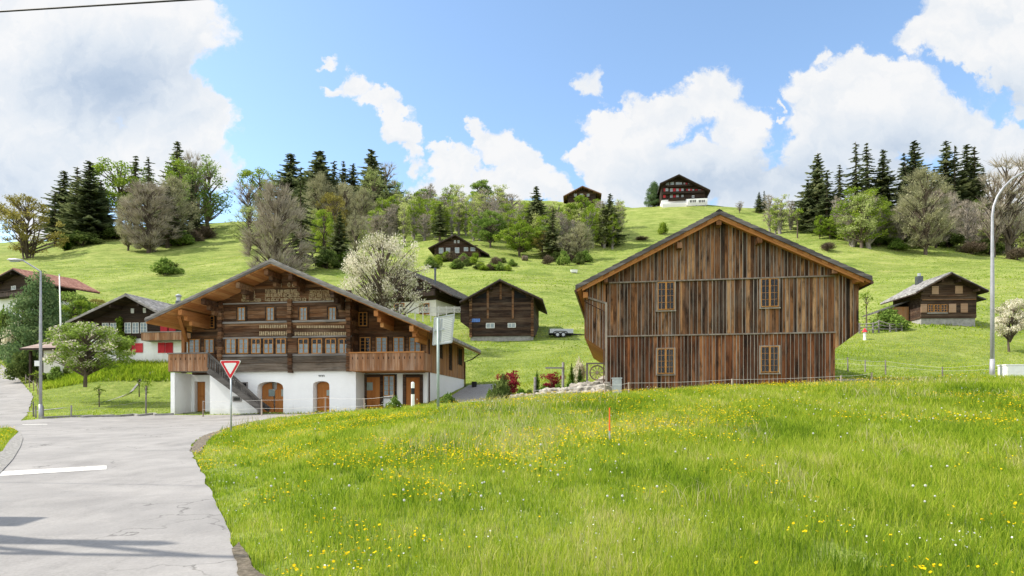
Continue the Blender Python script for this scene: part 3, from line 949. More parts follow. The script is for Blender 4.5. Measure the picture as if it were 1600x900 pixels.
def board_rail(parent, x0, x1, z0, z1, y, m, rng, w=.16, name='balcony', cap_m=None, depth=1.1, ends=True, cut=True):
    """A balcony: floor slab, upright boards with cut-outs, handrail, end returns."""
    b = MB()
    x = x0
    i = 0
    while x < x1 - .02:
        ww = min(w * (1 + rng.uniform(-.15, .15)), x1 - x)
        b.box(x + .004, x + ww - .004, y - rng.uniform(0, .012), y + .03, z0, z1 - .06, rng.random())
        x += ww
    if ends:
        for xe in (x0 - .035, x1 + .003):
            yy = y
            while yy < y + depth - .05:
                b.box(xe, xe + .03, yy + .004, min(yy + w, y + depth) - .004, z0, z1 - .06, rng.random())
                yy += w
    o = b.build(name, m, parent)
    r = MB()
    r.box(x0 - .07, x1 + .07, y - .06, y + .09, z1 - .058, z1 + .02)
    r.build('handrail', cap_m or m, o)
    f = MB()
    f.box(x0, x1, y + .035, y + depth, z0 - .02, z0 + .10)
    f.build('balcony_floor', cap_m or m, o)
    if cut:
        h = MB()
        n = int((x1 - x0) / .34)
        for i in range(n):
            cx = x0 + (x1 - x0) * (i + .5) / n
            zc = z0 + (z1 - z0) * .66
            pts = [(cx + .035 * math.cos(a) * (1 if math.sin(a) < 0 else .6), zc + (.05 if math.sin(a) < 0 else .13) * math.sin(a)) for a in [2 * PI * k / 10 for k in range(10)]]
            h.prism(pts, y - .020, y - .0135, .5)
        h.build('cutout', M['interior'], o)
    return o


def shutter(parent, x0, x1, z0, z1, y, m, name='shutter'):
    s = MB()
    s.box(x0, x1, y - .06, y - .005, z0, z1)
    for t in (.18, .82):
        z = z0 + (z1 - z0) * t
        s.box(x0 + .02, x1 - .02, y - .075, y - .061, z - .04, z + .04)
    return s.build(name, m, parent)


def arch_pts(x0, x1, zs, zt, n=10):
    cx, rx = (x0 + x1) / 2, (x1 - x0) / 2
    return [(cx + rx * math.cos(PI * i / n), zs + (zt - zs) * math.sin(PI * i / n) ** .75) for i in range(n + 1)]   # from x1 to x0


def plank_door(parent, x0, x1, z0, z1, y, m, rng, arch=None, leaves=1, glass=None, name='door'):
    d = MB()
    w = (x1 - x0) / leaves
    for l in range(leaves):
        a, b = x0 + w * l, x0 + w * (l + 1)
        poly = [(a + .01, z0), (b - .01, z0), (b - .01, z1), (a + .01, z1)]
        if arch is not None:
            top = [q for q in arch_pts(x0, x1, arch, z1, 14) if a + .01 <= q[0] <= b - .01]
            poly = [(a + .01, z0), (b - .01, z0), (b - .01, min(arch, z1))] + top + [(a + .01, min(arch, z1))]
            if l == 1: poly = [(a + .01, z0), (b - .01, z0), (b - .01, arch)] + top
            if l == 0 and leaves == 2: poly = [(a + .01, z0), (b - .01, z0)] + top + [(a + .01, arch)]
        d.prism(poly, y - .02, y + .05, rng.random())
        n = 3
        for i in range(n):                                  # raised boards
            xa, xb = a + .05 + (w - .1) * i / n, a + .05 + (w - .1) * (i + 1) / n
            zt = (z1 if arch is None else arch) - .06
            d.box(xa + .008, xb - .008, y - .035, y - .021, z0 + .06, zt, rng.random())
        for zz in (z0 + .25, z0 + (z1 - z0) * .5):
            d.box(a + .04, b - .04, y - .05, y - .036, zz, zz + .11, rng.random())
    o = d.build(name, m, parent)
    h = MB()
    h.tube([(x1 - .14 if leaves == 1 else (x0 + x1) / 2 - .09, y - .09, z0 + 1.0), (x1 - .26 if leaves == 1 else (x0 + x1) / 2 - .2, y - .09, z0 + 1.0)], .014, 6)
    h.build('handle', M['black'], o)
    if glass:
        for (ga, gb, gc, gd) in glass:
            f = MB()
            f.box(ga, gb, y - .062, y - .051, gc, gd)
            f.build('pane', M['doorglass'], o)
    return o
M['doorglass'] = plain('door_glass', (.22, .27, .25), .08, .1, 4, spec=.6)

# ------------------------------------------------------------------ the old chalet
rc = random.Random(11)
C = Plan(446, 42, 0, -8.5, z0=1.22)
ch = thing('chalet', 'large old timber chalet with white ground floor, carved inscription and outside stair', 'house', C.O, C.th)
m = C.m
yR = -2.0
apx = m(423, 405, yR); tlx = m(227, 497, yR); trx = m(675, 512, yR)
DEP = 13.0
under = gable_roof(ch, tlx, apx, trx, yR, DEP, .34, M['roof_grey'], M['soffit'], M['greywood'], rc, .17, tile=.035)
fb = MB()
for a, b in ((tlx, apx), (trx, apx)):
    for o0, o1, yy in ((.02, .16, yR - .075), ):
        v = [(a[0], yy, a[1] - o0), (b[0], yy, b[1] - o0), (b[0], yy, b[1] - o1), (a[0], yy, a[1] - o1)]
        v2 = [(x, yR - .05, z) for x, _, z in v]
        fb.add(v + v2, [(0, 1, 2, 3), (7, 6, 5, 4), (0, 4, 5, 1), (1, 5, 6, 2), (2, 6, 7, 3), (3, 7, 4, 0)], .4)
fb.build('verge_board', M['greywood'], ch)
SET = 1.25                                   # the side bays stand back from the log front
xW0, xB0, xB1 = C.x(267), C.x(345), C.x(549)
xW1 = C.x(666, SET)
zP = m(446, 580)[1]                          # top of the plaster
xG0, xG1 = C.x(328), C.x(556)
BACK = 12.4
# --- plaster ground floor with deep openings
def op(l, r_, t, b, yo=0): return (C.x(l, yo), C.x(r_, yo), m(l, t, yo)[1])
d1 = op(402, 442.5, 596.5, 645); d2 = op(489, 514.7, 595.5, 645)
pw = MB()
TH = .62
def wall_seg(x0, x1, z0=-.8, z1=None): pw.box(x0, x1, 0, TH, z0, zP if z1 is None else z1, .5)
wall_seg(xG0, d1[0]); wall_seg(d1[1], d2[0]); wall_seg(d2[1], xG1)
for dd, sp in ((d1, .42), (d2, .30)):
    zs = dd[2] - sp
    pts = arch_pts(dd[0], dd[1], zs, dd[2])
    pw.prism([(dd[0], zP), (dd[0], zs)][::1] + pts[::-1][1:-1] + [(dd[1], zs), (dd[1], zP)], 0, TH, .5)
    pw.box(dd[0], dd[1], 0, TH, -.8, -.02, .5)
pw.box(xG0, xG1, TH + .3, BACK, -.8, zP, .5)                                          # rooms behind
yD = 1.75
pw.box(xW0 - .02, xW0 + .28, 0, yD, -.8, zP - .02, .5)                                 # left end wall
dl = op(304, 320.5, 596, 641, yD)
pw.box(xW0 + .28, dl[0], yD, yD + .5, -.8, zP - .02, .5); pw.box(dl[1], xG0 + .4, yD, yD + .5, -.8, zP - .02, .5)
pw.box(dl[0], dl[1], yD, yD + .5, dl[2], zP - .02, .5)
pw.box(xW0, xG0, yD + .8, BACK, -.8, zP - .02, .5)
pw.box(dl[0], dl[1], yD, yD + .5, -.8, .25, .5)
# right bay, set back
pw.box(xG1 + .002, xW1, SET + .30, BACK, -.8, zP - .03, .5)
pw.box(xG1 - .25, xG1 - .002, TH, SET + .35, -.8, zP - .03, .5)
pw.build('plaster_wall', M['plaster'], ch)
plank_door(ch, d1[0] + .03, d1[1] - .03, .0, d1[2] - .03, TH - .06, M['door'], rc, d1[2] - .45, 2,
           [(C.x(413.5), C.x(423), m(0, 618)[1] if 0 else m(413, 619)[1], m(413, 608)[1]), (C.x(433.5), C.x(440), m(433, 619)[1], m(433, 608)[1])])
plank_door(ch, d2[0] + .03, d2[1] - .03, .0, d2[2] - .03, TH - .06, M['door'], rc, d2[2] - .33, 1, [(C.x(505), C.x(512), m(505, 618)[1], m(505, 609)[1])])
plank_door(ch, dl[0] + .02, dl[1] - .02, .26, dl[2] - .02, yD + .3, M['door'], rc)
st = MB(); st.box(xW0 + .3, C.x(326, .9), .85, yD, -.5, m(300, 645, 1.0)[1]); st.build('doorstep', M['concrete'], ch)
yS = SET + .30
def sx_(p): return C.x(p, yS)
def sz_(p, r_): return m(p, r_, yS)[1]
for (a, b, t) in ((569, 599, 585), (630, 661, 585)):
    f = MB()
    f.box(sx_(a), sx_(a) + .2, yS - .10, yS + .05, -.7, sz_(a, t)); f.box(sx_(b) - .2, sx_(b), yS - .10, yS + .05, -.7, sz_(b, t))
    f.box(sx_(a) + .2, sx_(b) - .2, yS - .10, yS + .05, sz_(a, t) - .2, sz_(a, t))
    f.build('door_frame', M['log_dark'], ch)
    gl = [(sx_(574), sx_(583), sz_(574, 610), sz_(574, 597.5))] if a < 600 else None
    plank_door(ch, sx_(a) + .2, sx_(b) - .2, -.6, sz_(a, t) - .2, yS - .03, M['door'], rc, None, 1, gl)
window(ch, sx_(599.5), sx_(616.5), sz_(606, 618.5), sz_(606, 587), yS - .02, M['winframe'], 2, 4, .05, .07, 1, casing=.16, cas_m=M['log_dark'])
for (a, t) in ((374, 597), (364, 619)):            # two small openings behind the stair
    window(ch, C.x(a), C.x(a + 13.5), m(a, t + 9)[1], m(a, t)[1], -.01, M['greywood'], 1, 1, .08, 0, 0, bar=0)
# --- upper storeys in logs
def poly_under(x0, x1, z0, yo=None):
    xs = [x0, x1] if not (x0 < apx[0] < x1) else [x0, apx[0], x1]
    return [(x0, z0), (x1, z0)] + [(x, under(x) + .02) for x in reversed(xs)]
lg = MB()
strips(lg, poly_under(xB0, xB1, zP + .002), 1, .25, -.05, .25, rc, .15, .014, .05)
lg.build('log_wall', M['log'], ch)
sb = MB()
strips(sb, poly_under(xW0 + .7, xB0 - .005, zP + .002), 1, .25, SET, SET + .25, rc, .15, .014, .04)
sb.build('bay_wall', M['log'], ch)
sb = MB()
strips(sb, poly_under(xB1 + .005, xW1, zP + .002), 1, .25, SET, SET + .25, rc, .15, .014, .04)
# returns of the central block
sb.build('bay_wall', M['log'], ch)
for xx in (xB0, xB1 - .25):
    sb = MB()
    z = zP
    while z < under(xx + .1) - .1:
        sb.box(xx + .003, xx + .247, .25, SET + .25, z + .01, min(z + .25, under(xx) - .02), rc.random()); z += .25
    sb.build('return_wall', M['log'], ch)
core = MB()
core.prism(poly_under(xW0 + .5, xW1 - .15, zP - .1), SET + .26, BACK, .5)
core.build('gable_core', M['log_dark'], ch)
# back + side boards (right side wall seen obliquely)
sw = MB()
y = SET
xs = xW1
zt = under(xs) - .03
bot = zP - .03
while y < BACK:
    w_ = .17 * (1 + rc.uniform(-.15, .15))
    sw.box(xs + .002, xs + .03 + rc.uniform(0, .012), y + .004, min(y + w_, BACK) - .004, bot, zt, rc.random())
    y += w_
sw.box(xs - .02, xs + .10, SET - .04, SET + .13, bot, zt, rc.random())
sw.build('side_boards', M['orange_z'], ch)
for y0, y1, z0, z1 in ((4.4, 5.1, .45, .92), (7.2, 7.9, .2, .9), (10.0, 11.3, .42, .90)):
    H_ = zt - bot
    w = MB(); w.box(xs + .045, xs + .06, y0, y1, bot + H_ * z0, bot + H_ * z1)
    f = MB()
    for a, b in ((y0 - .08, y0), (y1, y1 + .08), ((y0 + y1) / 2 - .04, (y0 + y1) / 2 + .04)):
        f.box(xs + .03, xs + .09, a, b, bot + H_ * z0 - .06, bot + H_ * z1 + .06)
    o = f.build('side_window', M['log'], ch)
    w.build('pane', M['interior'], o)
cw = MB(); cw.box(xs + .002, xs + .05, 9.6, 10.3, .5, 1.4); cw.build('cellar_window', M['log'], ch)
# ledges and beams across the log front
le = MB()
for r0, r1, pr in ((553.5, 557, .16), (501.5, 504.5, .12), (526, 528.5, .10), (472, 474, .08)):
    za, zb = m(446, r1)[1], m(446, r0)[1]
    xa = max(xB0, tlx[0] + .1)
    le.box(xB0 - .05, xB1 + .05, -.06 - pr, -.055, za, zb)
le.build('ledge', M['greywood'], ch)
bm = MB()
bm.box(xB0 - .1, xB1 + .1, -.17, -.05, m(446, 567)[1], m(446, 557.5)[1], .25)
bm.box(xB0 - .08, xB1 + .12, -.19, -.05, m(446, 580.5)[1], m(446, 568)[1], .6)
bm.build('sill_beam', M['beam'], ch)
# carved bands
for x0p, x1p, r0, r1 in ((407, 451, 508, 513), (407, 451, 518, 524.5), (465, 540, 509, 513), (462, 545, 519, 524.5)):
    n = int((x1p - x0p) / 2.6)
    cb = MB()
    for i in range(n):
        xa = x0p + (x1p - x0p) * i / n
        cb.box(C.x(xa), C.x(xa + 1.5), -.125, -.095, m(xa, r1)[1], m(xa, r0)[1], rc.random())
    cb.build('carved_band', M['letters'], ch)
# carved corner consoles and crossed log ends
for xx, r0, r1 in ((xB0 + .1, 470, 582), (C.x(455), 474, 528), (C.x(456), 556, 583), (xB1 - .1, 458, 582)):
    k = MB()
    z = m(446, r1)[1]
    zt_ = m(446, r0)[1]
    while z < zt_:
        k.box(xx - .13 - rc.uniform(0, .03), xx + .13 + rc.uniform(0, .03), -.26 - rc.uniform(0, .10), -.05, z + .01, z + .23, rc.random())
        z += .25
    k.build('log_ends', M['log'], ch)
# windows
for a, b in ((354.5, 370), (374.5, 389.5), (394.5, 409), (413.5, 428.5), (432.8, 448), (467.5, 483.5), (488.5, 504.5), (510, 526), (530.5, 547)):
    window(ch, C.x(a), C.x(b), m(a, 552.8)[1], m(a, 529.5)[1], -.10, M['winframe'], 2, 3, .05, .06, 2 if a > 380 else 1, casing=.10, cas_m=M['log_dark'])
for a, b in ((373.5, 384.5), (418.5, 429.5), (470, 481), (515, 526)):
    window(ch, C.x(a), C.x(b), m(a, 501.2)[1], m(a, 481)[1], -.10, M['winframe'], 2, 3, .04, .03, 3, casing=.13, cas_m=M['log_dark'])
for a, b, t, bb, cu in ((563, 579.5, 527, 551, 0), (588, 605.5, 527, 551, 3), (615, 632, 527, 551, 1), (640, 658, 527, 551, 1), (561, 574.5, 488, 510, 0), (296, 313, 530, 552, 1), (321, 335, 530, 552, 1), (322, 336, 494, 513, 0)):
    window(ch, C.x(a, SET), C.x(b, SET), m(a, bb, SET)[1], m(a, t, SET)[1], SET - .05, M['winframe'], 2, 4, .06, .08, cu, casing=.08, cas_m=M['log_dark'])
# inscription: rows of carved and painted gothic strokes, too worn to read, and the numerals by the ridge post
def glyphs(x0p, x1p, r0, r1):
    xp = x0p
    while xp < x1p - 1.5:
        wl = rc.uniform(6, 16)
        e = min(xp + wl, x1p)
        while xp < e - 1.0:
            gw = rc.uniform(1.3, 2.1)
            t0, t1 = r0 + rc.uniform(-.6, .5), r1 + rc.uniform(-.4, .7)
            xa, xb = C.x(xp), C.x(xp + gw)
            za, zb = m(xp, t1)[1], m(xp, t0)[1]
            s_ = (xb - xa) * .30
            yy = -.125 - rc.uniform(0, .01)
            if rc.random() < .75: ins.box(xa, xa + s_, yy, -.1, za, zb, rc.random())
            if rc.random() < .8: ins.box(xb - s_ * 1.3, xb - s_ * .3, yy - .004, -.1, za, zb - (zb - za) * rc.choice([0, 0, .3]), rc.random())
            if rc.random() < .8: ins.box(xa, xb - s_ * .3, yy - .008, -.1, zb - (zb - za) * .22, zb, rc.random())
            if rc.random() < .6: ins.box(xa, xb - s_ * .3, yy - .012, -.1, za, za + (zb - za) * .2, rc.random())
            xp += gw + .25
        xp += .9
for block in (((385, 399, 456, 460), (380, 402, 461, 466), (379, 410, 467, 471.5)), ((416, 471, 453, 458), (416, 470, 459, 464.5), (415.5, 480, 466, 470.5)), ((485, 515, 454, 459), (484, 522, 460, 464), (484, 530, 465.5, 469.5))):
    ins = MB()
    for g in block: glyphs(*g)
    ins.build('inscription', M['letters'], ch)
for txt, px_, r_ in (('1', 433, 449), ('4', 440, 450), ('0', 453, 449), ('6', 460, 449)):
    cu = bpy.data.curves.new('numeral', 'FONT')
    cu.body = txt; cu.size = .42; cu.extrude = .012
    to = bpy.data.objects.new('numeral_text', cu); COL.objects.link(to)
    me = bpy.data.meshes.new_from_object(to.evaluated_get(bpy.context.evaluated_depsgraph_get()))
    bpy.data.objects.remove(to)
    o = link('numeral', me, M['letters'])
    o.parent = ch
    xx, zz = m(px_, r_)
    o.location = (xx - .1, -.135, zz); o.rotation_euler = (PI / 2, 0, 0)
# purlins carried out under the eaves, with stepped consoles
for px_, big in ((300, 1), (335, 1), (388, 1), (431, 1), (468, 1), (531, 1), (598, 1), (652, 1)):
    xx = C.x(px_, -.6)
    zt_ = under(xx) - .06
    pm = MB()
    pm.box(xx - .13, xx + .13, yR + .18, .6 if xB0 < xx < xB1 else SET + .3, zt_ - .34, zt_, rc.random())
    pm.box(xx - .12, xx + .12, yR + .75, .55 if xB0 < xx < xB1 else SET + .3, zt_ - .62, zt_ - .342, rc.random())
    pm.box(xx - .11, xx + .11, yR + 1.25, .5 if xB0 < xx < xB1 else SET + .3, zt_ - .88, zt_ - .622, rc.random())
    pm.build('purlin', M['soffit'] if px_ in (300, 598, 652) else M['log'], ch)
for px0, px1, ty in ((281, 293, 0), (650, 662, 0)):
    b_ = MB()
    x0_ = C.x(px0, -1.3); x1_ = C.x(px1, SET)
    b_.beam((x0_, -1.35, under(x0_) - .30), (x1_, SET - .1, m(px1, 533, SET)[1]), .2, .2, .5)
    b_.build('brace', M['orange'], ch)
pst = MB(); pst.box(C.x(288, SET - .1) - .12, C.x(288, SET - .1) + .12, SET - .25, SET, zP, under(C.x(288, SET)) - .05); pst.build('corner_post', M['orange_z'], ch)
# balconies
zb0, zb1 = m(290, 580, -.05)[1], m(290, 551.5, -.05)[1]
board_rail(ch, C.x(263.5, -.05), C.x(324, -.05), zb0, zb1, -.05, M['balcony'], rc, cap_m=M['greywood'], depth=1.3)
zc0, zc1 = m(600, 579, -.75)[1], m(600, 550, -.75)[1]
board_rail(ch, C.x(547, -.75), C.x(661, -.75), zc0, zc1, -.75, M['balcony'], rc, cap_m=M['orange'], depth=1.98)
# outside stair
sA, sB = m(325, 580, -.35), m(408, 644, -.35)
tA, tB = m(325, 552, -.35), m(405, 627, -.35)
sr = MB()
for yy in (-.42, -1.02 + .9):
    pass
yf, yb = -1.05, -.08
sA, sB = m(325, 580, yf), m(409, 643, yf)
tA, tB = m(326, 552, yf), m(406, 626, yf)
for yy in (yf, yb):
    sr.beam((sA[0], yy, sA[1] + .05), (sB[0], yy, sB[1] + .10), .06, .34, rc.random())
n = 13
for i in range(n):
    t = (i + .5) / n
    x_ = sA[0] + (sB[0] - sA[0]) * t; z_ = sA[1] + (sB[1] - sA[1]) * t + .1
    sr.box(x_ - .14, x_ + .14, yf + .03, yb - .03, z_ - .025, z_ + .025, rc.random())
so_ = sr.build('stair', M['stair'], ch)
bl = MB()
bl.beam((tA[0], yf, tA[1]), (tB[0], yf, tB[1]), .08, .10, .8)
bl.beam((tA[0], yf, tA[1] - .16), (tB[0], yf, tB[1] - .14), .04, .05, .6)
bl.beam((sA[0], yf, sA[1] + .28), (sB[0], yf, sB[1] + .36), .05, .06, .6)
n = 22
for i in range(n + 1):
    t = i / n
    lo = Vector((sA[0] + (sB[0] - sA[0]) * t, yf, sA[1] + .26 + (sB[1] + .08 - sA[1]) * t))
    hi_ = Vector((tA[0] + (tB[0] - tA[0]) * t, yf, tA[1] + (tB[1] - tA[1]) * t))
    bl.beam(lo, hi_, .12, .028, rc.random(), up=(0, 1, 0))
bl.box(tB[0] - .02, tB[0] + .12, yf - .06, yf + .06, -.3, tB[1] + .12, .7)
bl.build('balustrade', M['stair'], so_)
# gutter, downpipes
gp = MB()
gp.tube([(trx[0] - .05, yR - .1, trx[1] - .25), (trx[0] - .05, DEP, trx[1] - .25)], .08, 8)
gp.tube([(trx[0] - .05, DEP - .3, trx[1] - .3), (trx[0] - .6, DEP - .5, trx[1] - .75), (xs + .1, BACK - .1, trx[1] - 1.0), (xs + .1, BACK - .1, -.3)], .05, 8)
gp.build('gutter', M['copper'], ch)
dp = MB(); dp.tube([(xs + .13, SET + .25, zt - .5), (xs + .13, SET + .25, -.8)], .055, 8); dp.build('downpipe', M['copper'], ch)
# house number plate squiggle over the middle door and a wall tap
wt_ = MB()
for a in (498.5, 501, 503.5, 506): wt_.box(C.x(a), C.x(a) + .035, -.02, -.003, m(a, 589)[1], m(a, 586.5)[1])
wt_.box(C.x(497.5), C.x(507), -.024, -.004, m(500, 586.6)[1], m(500, 586.1)[1])
wt_.build('iron_bracket', M['black'], ch)

# ------------------------------------------------------------------ the board-clad barn
rb = random.Random(5)
B = Plan(1126, 33, 0, -9.2, z0=2.55)
bn_ = thing('barn', 'big barn clad in weathered upright boards with orange verge and dark roof', 'barn', B.O, B.th)
m = B.m
yR = -.75
apb = m(1124, 328, yR); tlb = m(899, 446, yR); trb = m(1363, 432, yR)
underb = gable_roof(bn_, tlb, apb, trb, yR, 15.0, .34, M['roof_dark'], M['orange'], M['roof_dark'], rb, .12, tile=.03)
vb = MB()
for a, b in ((tlb, apb), (trb, apb)):
    dx_ = .35 if b[0] > a[0] else -.35
    a2 = (a[0] + dx_, a[1] + abs(dx_) * .5)
    v = [(a2[0], yR + .08, a2[1] - .30), (b[0], yR + .08, b[1] - .30), (b[0], yR + .08, b[1] - .45), (a2[0], yR + .08, a2[1] - .45)]
    v2 = [(x, yR + .16, z) for x, _, z in v]
    vb.add(v + v2, [(0, 1, 2, 3), (7, 6, 5, 4), (0, 4, 5, 1), (1, 5, 6, 2), (2, 6, 7, 3), (3, 7, 4, 0)], .6)
vb.build('verge_board', M['orange'], bn_)
xL, xR = B.x(948), B.x(1305)
xl, xr = B.x(913), B.x(1342)
zU = m(1126, 437)[1] ; zM = m(1126, 522.5)[1]
zLow = -1.2
wl_ = MB(); bt = MB(); lw = MB()
def boards(mb, battens, poly, y, w=.18):
    x = min(p[0] for p in poly); x1 = max(p[0] for p in poly)
    first = True
    while x < x1 - .02:
        ww = min(w * (1 + rb.uniform(-.22, .22)), x1 - x)
        q = clip_poly(poly, 0, x + .004, x + ww - .004)
        if len(q) > 2: mb.prism(q, y - rb.uniform(0, .012), y + .05, rb.random())
        if not first and rb.random() < .9:
            zb = clip_poly(poly, 0, x - .014, x + .014)
            if len(zb) > 2: battens.prism(zb, y - .045 - rb.uniform(0, .01), y - .013, rb.random())
        first = False
        x += ww
def top_poly(x0, x1, z0):
    xs = [x0, apb[0], x1] if x0 < apb[0] < x1 else [x0, x1]
    return [(x0, z0), (x1, z0)] + [(x, underb(x) + .02) for x in reversed(xs)]
# top gable, between the girts
xg0, xg1 = B.x(950), B.x(1302)
boards(wl_, bt, top_poly(xg0, xg1, zU + .03), -.06)
# middle storey
boards(wl_, bt, [(xL, zM + .03), (xR, zM + .03), (xR, zU - .02), (xL, zU - .02)], 0)
# wings over the side galleries, cut on the slant below
zwl0, zwl1 = m(913, 527, 0)[1], m(945, 549, 0)[1]
zwr0, zwr1 = m(1342, 518, 0)[1], m(1306, 545, 0)[1]
boards(wl_, bt, [(xl, zwl0), (xL - .05, zwl1), (xL - .05, underb(xL) + .02), (xl, underb(xl) + .02)], .015)
boards(wl_, bt, [(xR + .004, zwr1), (xr, zwr0), (xr, underb(xr) + .02), (xR + .004, underb(xR) + .02)], .012)
wl_.build('board_wall', M['barn'], bn_)
boards(lw, bt, [(xL, zLow), (xR, zLow), (xR, zM - .02), (xL, zM - .02)], .03)
lw.build('lower_board_wall', M['barn_low'], bn_)
bt.build('battens', M['batten'], bn_)
gi = MB()
gi.box(B.x(949), B.x(1303), -.13, -.02, zU - .03, zU + .035, .3)
gi.box(xL - .05, xR + .02, -.075, -.005, zM - .035, zM + .035, .4)
gi.box(xL - .09, xL + .03, -.10, .12, zLow, m(948, 474)[1], .8)
gi.build('girt', M['batten'], bn_)
gi = MB(); gi.beam((xl - .05, -.05, m(911, 463)[1]), (xL + .02, -.05, m(948, 474.5)[1]), .06, .1, .3); gi.build('drip_board', M['batten'], bn_)
core = MB()
core.prism(top_poly(xL + .05, xR - .05, zLow), .09, 14.2, .5)
core.build('inner_wall', M['barn'], bn_)
# side galleries: outer boards and sloping soffit
for sgn, xi, xo, z0_, z1_ in ((-1, xL, xl, zwl0, zwl1), (1, xR, xr, zwr0, zwr1)):
    sg = MB(); sf = MB()
    y = .08
    while y < 14.0:
        xa, xb = sorted((xo, xo - sgn * .04))
        sg.box(xa, xb, y + .004, y + .23, z0_, underb(xo), rb.random()); y += .235
    y = .07
    while y < 14.0:
        v = [(xo, y, z0_), (xi, y, z1_), (xi, y, z1_ + .05), (xo, y, z0_ + .05)]
        v2 = [(a, y + .225, c) for a, _, c in v]
        sf.add(v + v2, [(0, 1, 2, 3), (7, 6, 5, 4), (0, 4, 5, 1), (1, 5, 6, 2), (2, 6, 7, 3), (3, 7, 4, 0)], rb.random()); y += .235
    sg.build('gallery_boards', M['barn'], bn_); sf.build('gallery_soffit', M['orange'], bn_)
for px_, rr in ((1122, 349), (1061, 385), (1185, 377), (948, 438), (1301, 424), (915, 462), (1339, 437)):
    xx, zz = m(px_, rr, -.3)
    e = MB(); e.box(xx - .12, xx + .12, -.62, .0, zz - .16, zz + .13, .6); e.build('purlin_end', M['orange'] if px_ < 920 or px_ > 1310 else M['barn'], bn_)
for a, b, t, bo in ((1027.5, 1053.5, 441.5, 484.5), (1188.5, 1216, 436, 480), (1027, 1053, 545, 584), (1188.5, 1216.5, 541.5, 582)):
    yy = -.055 if t < 500 else -.02
    window(bn_, B.x(a), B.x(b), m(a, bo)[1], m(a, t)[1], yy, M['winframe'], 4, 4, .04, .09, 0, bar=.014, casing=.075, cas_m=M['batten'])
dpb = MB(); dpb.tube([(tlb[0] + .45, yR + .2, tlb[1] - .42), (tlb[0] + .5, -.3, tlb[1] - .8), (xL - .15, -.18, tlb[1] - 1.3), (xL - .15, -.18, zLow)], .035, 6); dpb.build('downpipe', M['copper'], bn_)
gt = MB(); gt.tube([(tlb[0] + .02, yR - .05, tlb[1] - .3), (tlb[0] + .02, 15.0, tlb[1] - .3)], .075, 8); gt.build('gutter', M['copper'], bn_); gt = MB(); gt.tube([(trb[0] - .02, yR - .05, trb[1] - .3), (trb[0] - .02, 15.0, trb[1] - .3)], .075, 8); gt.build('gutter', M['copper'], bn_)
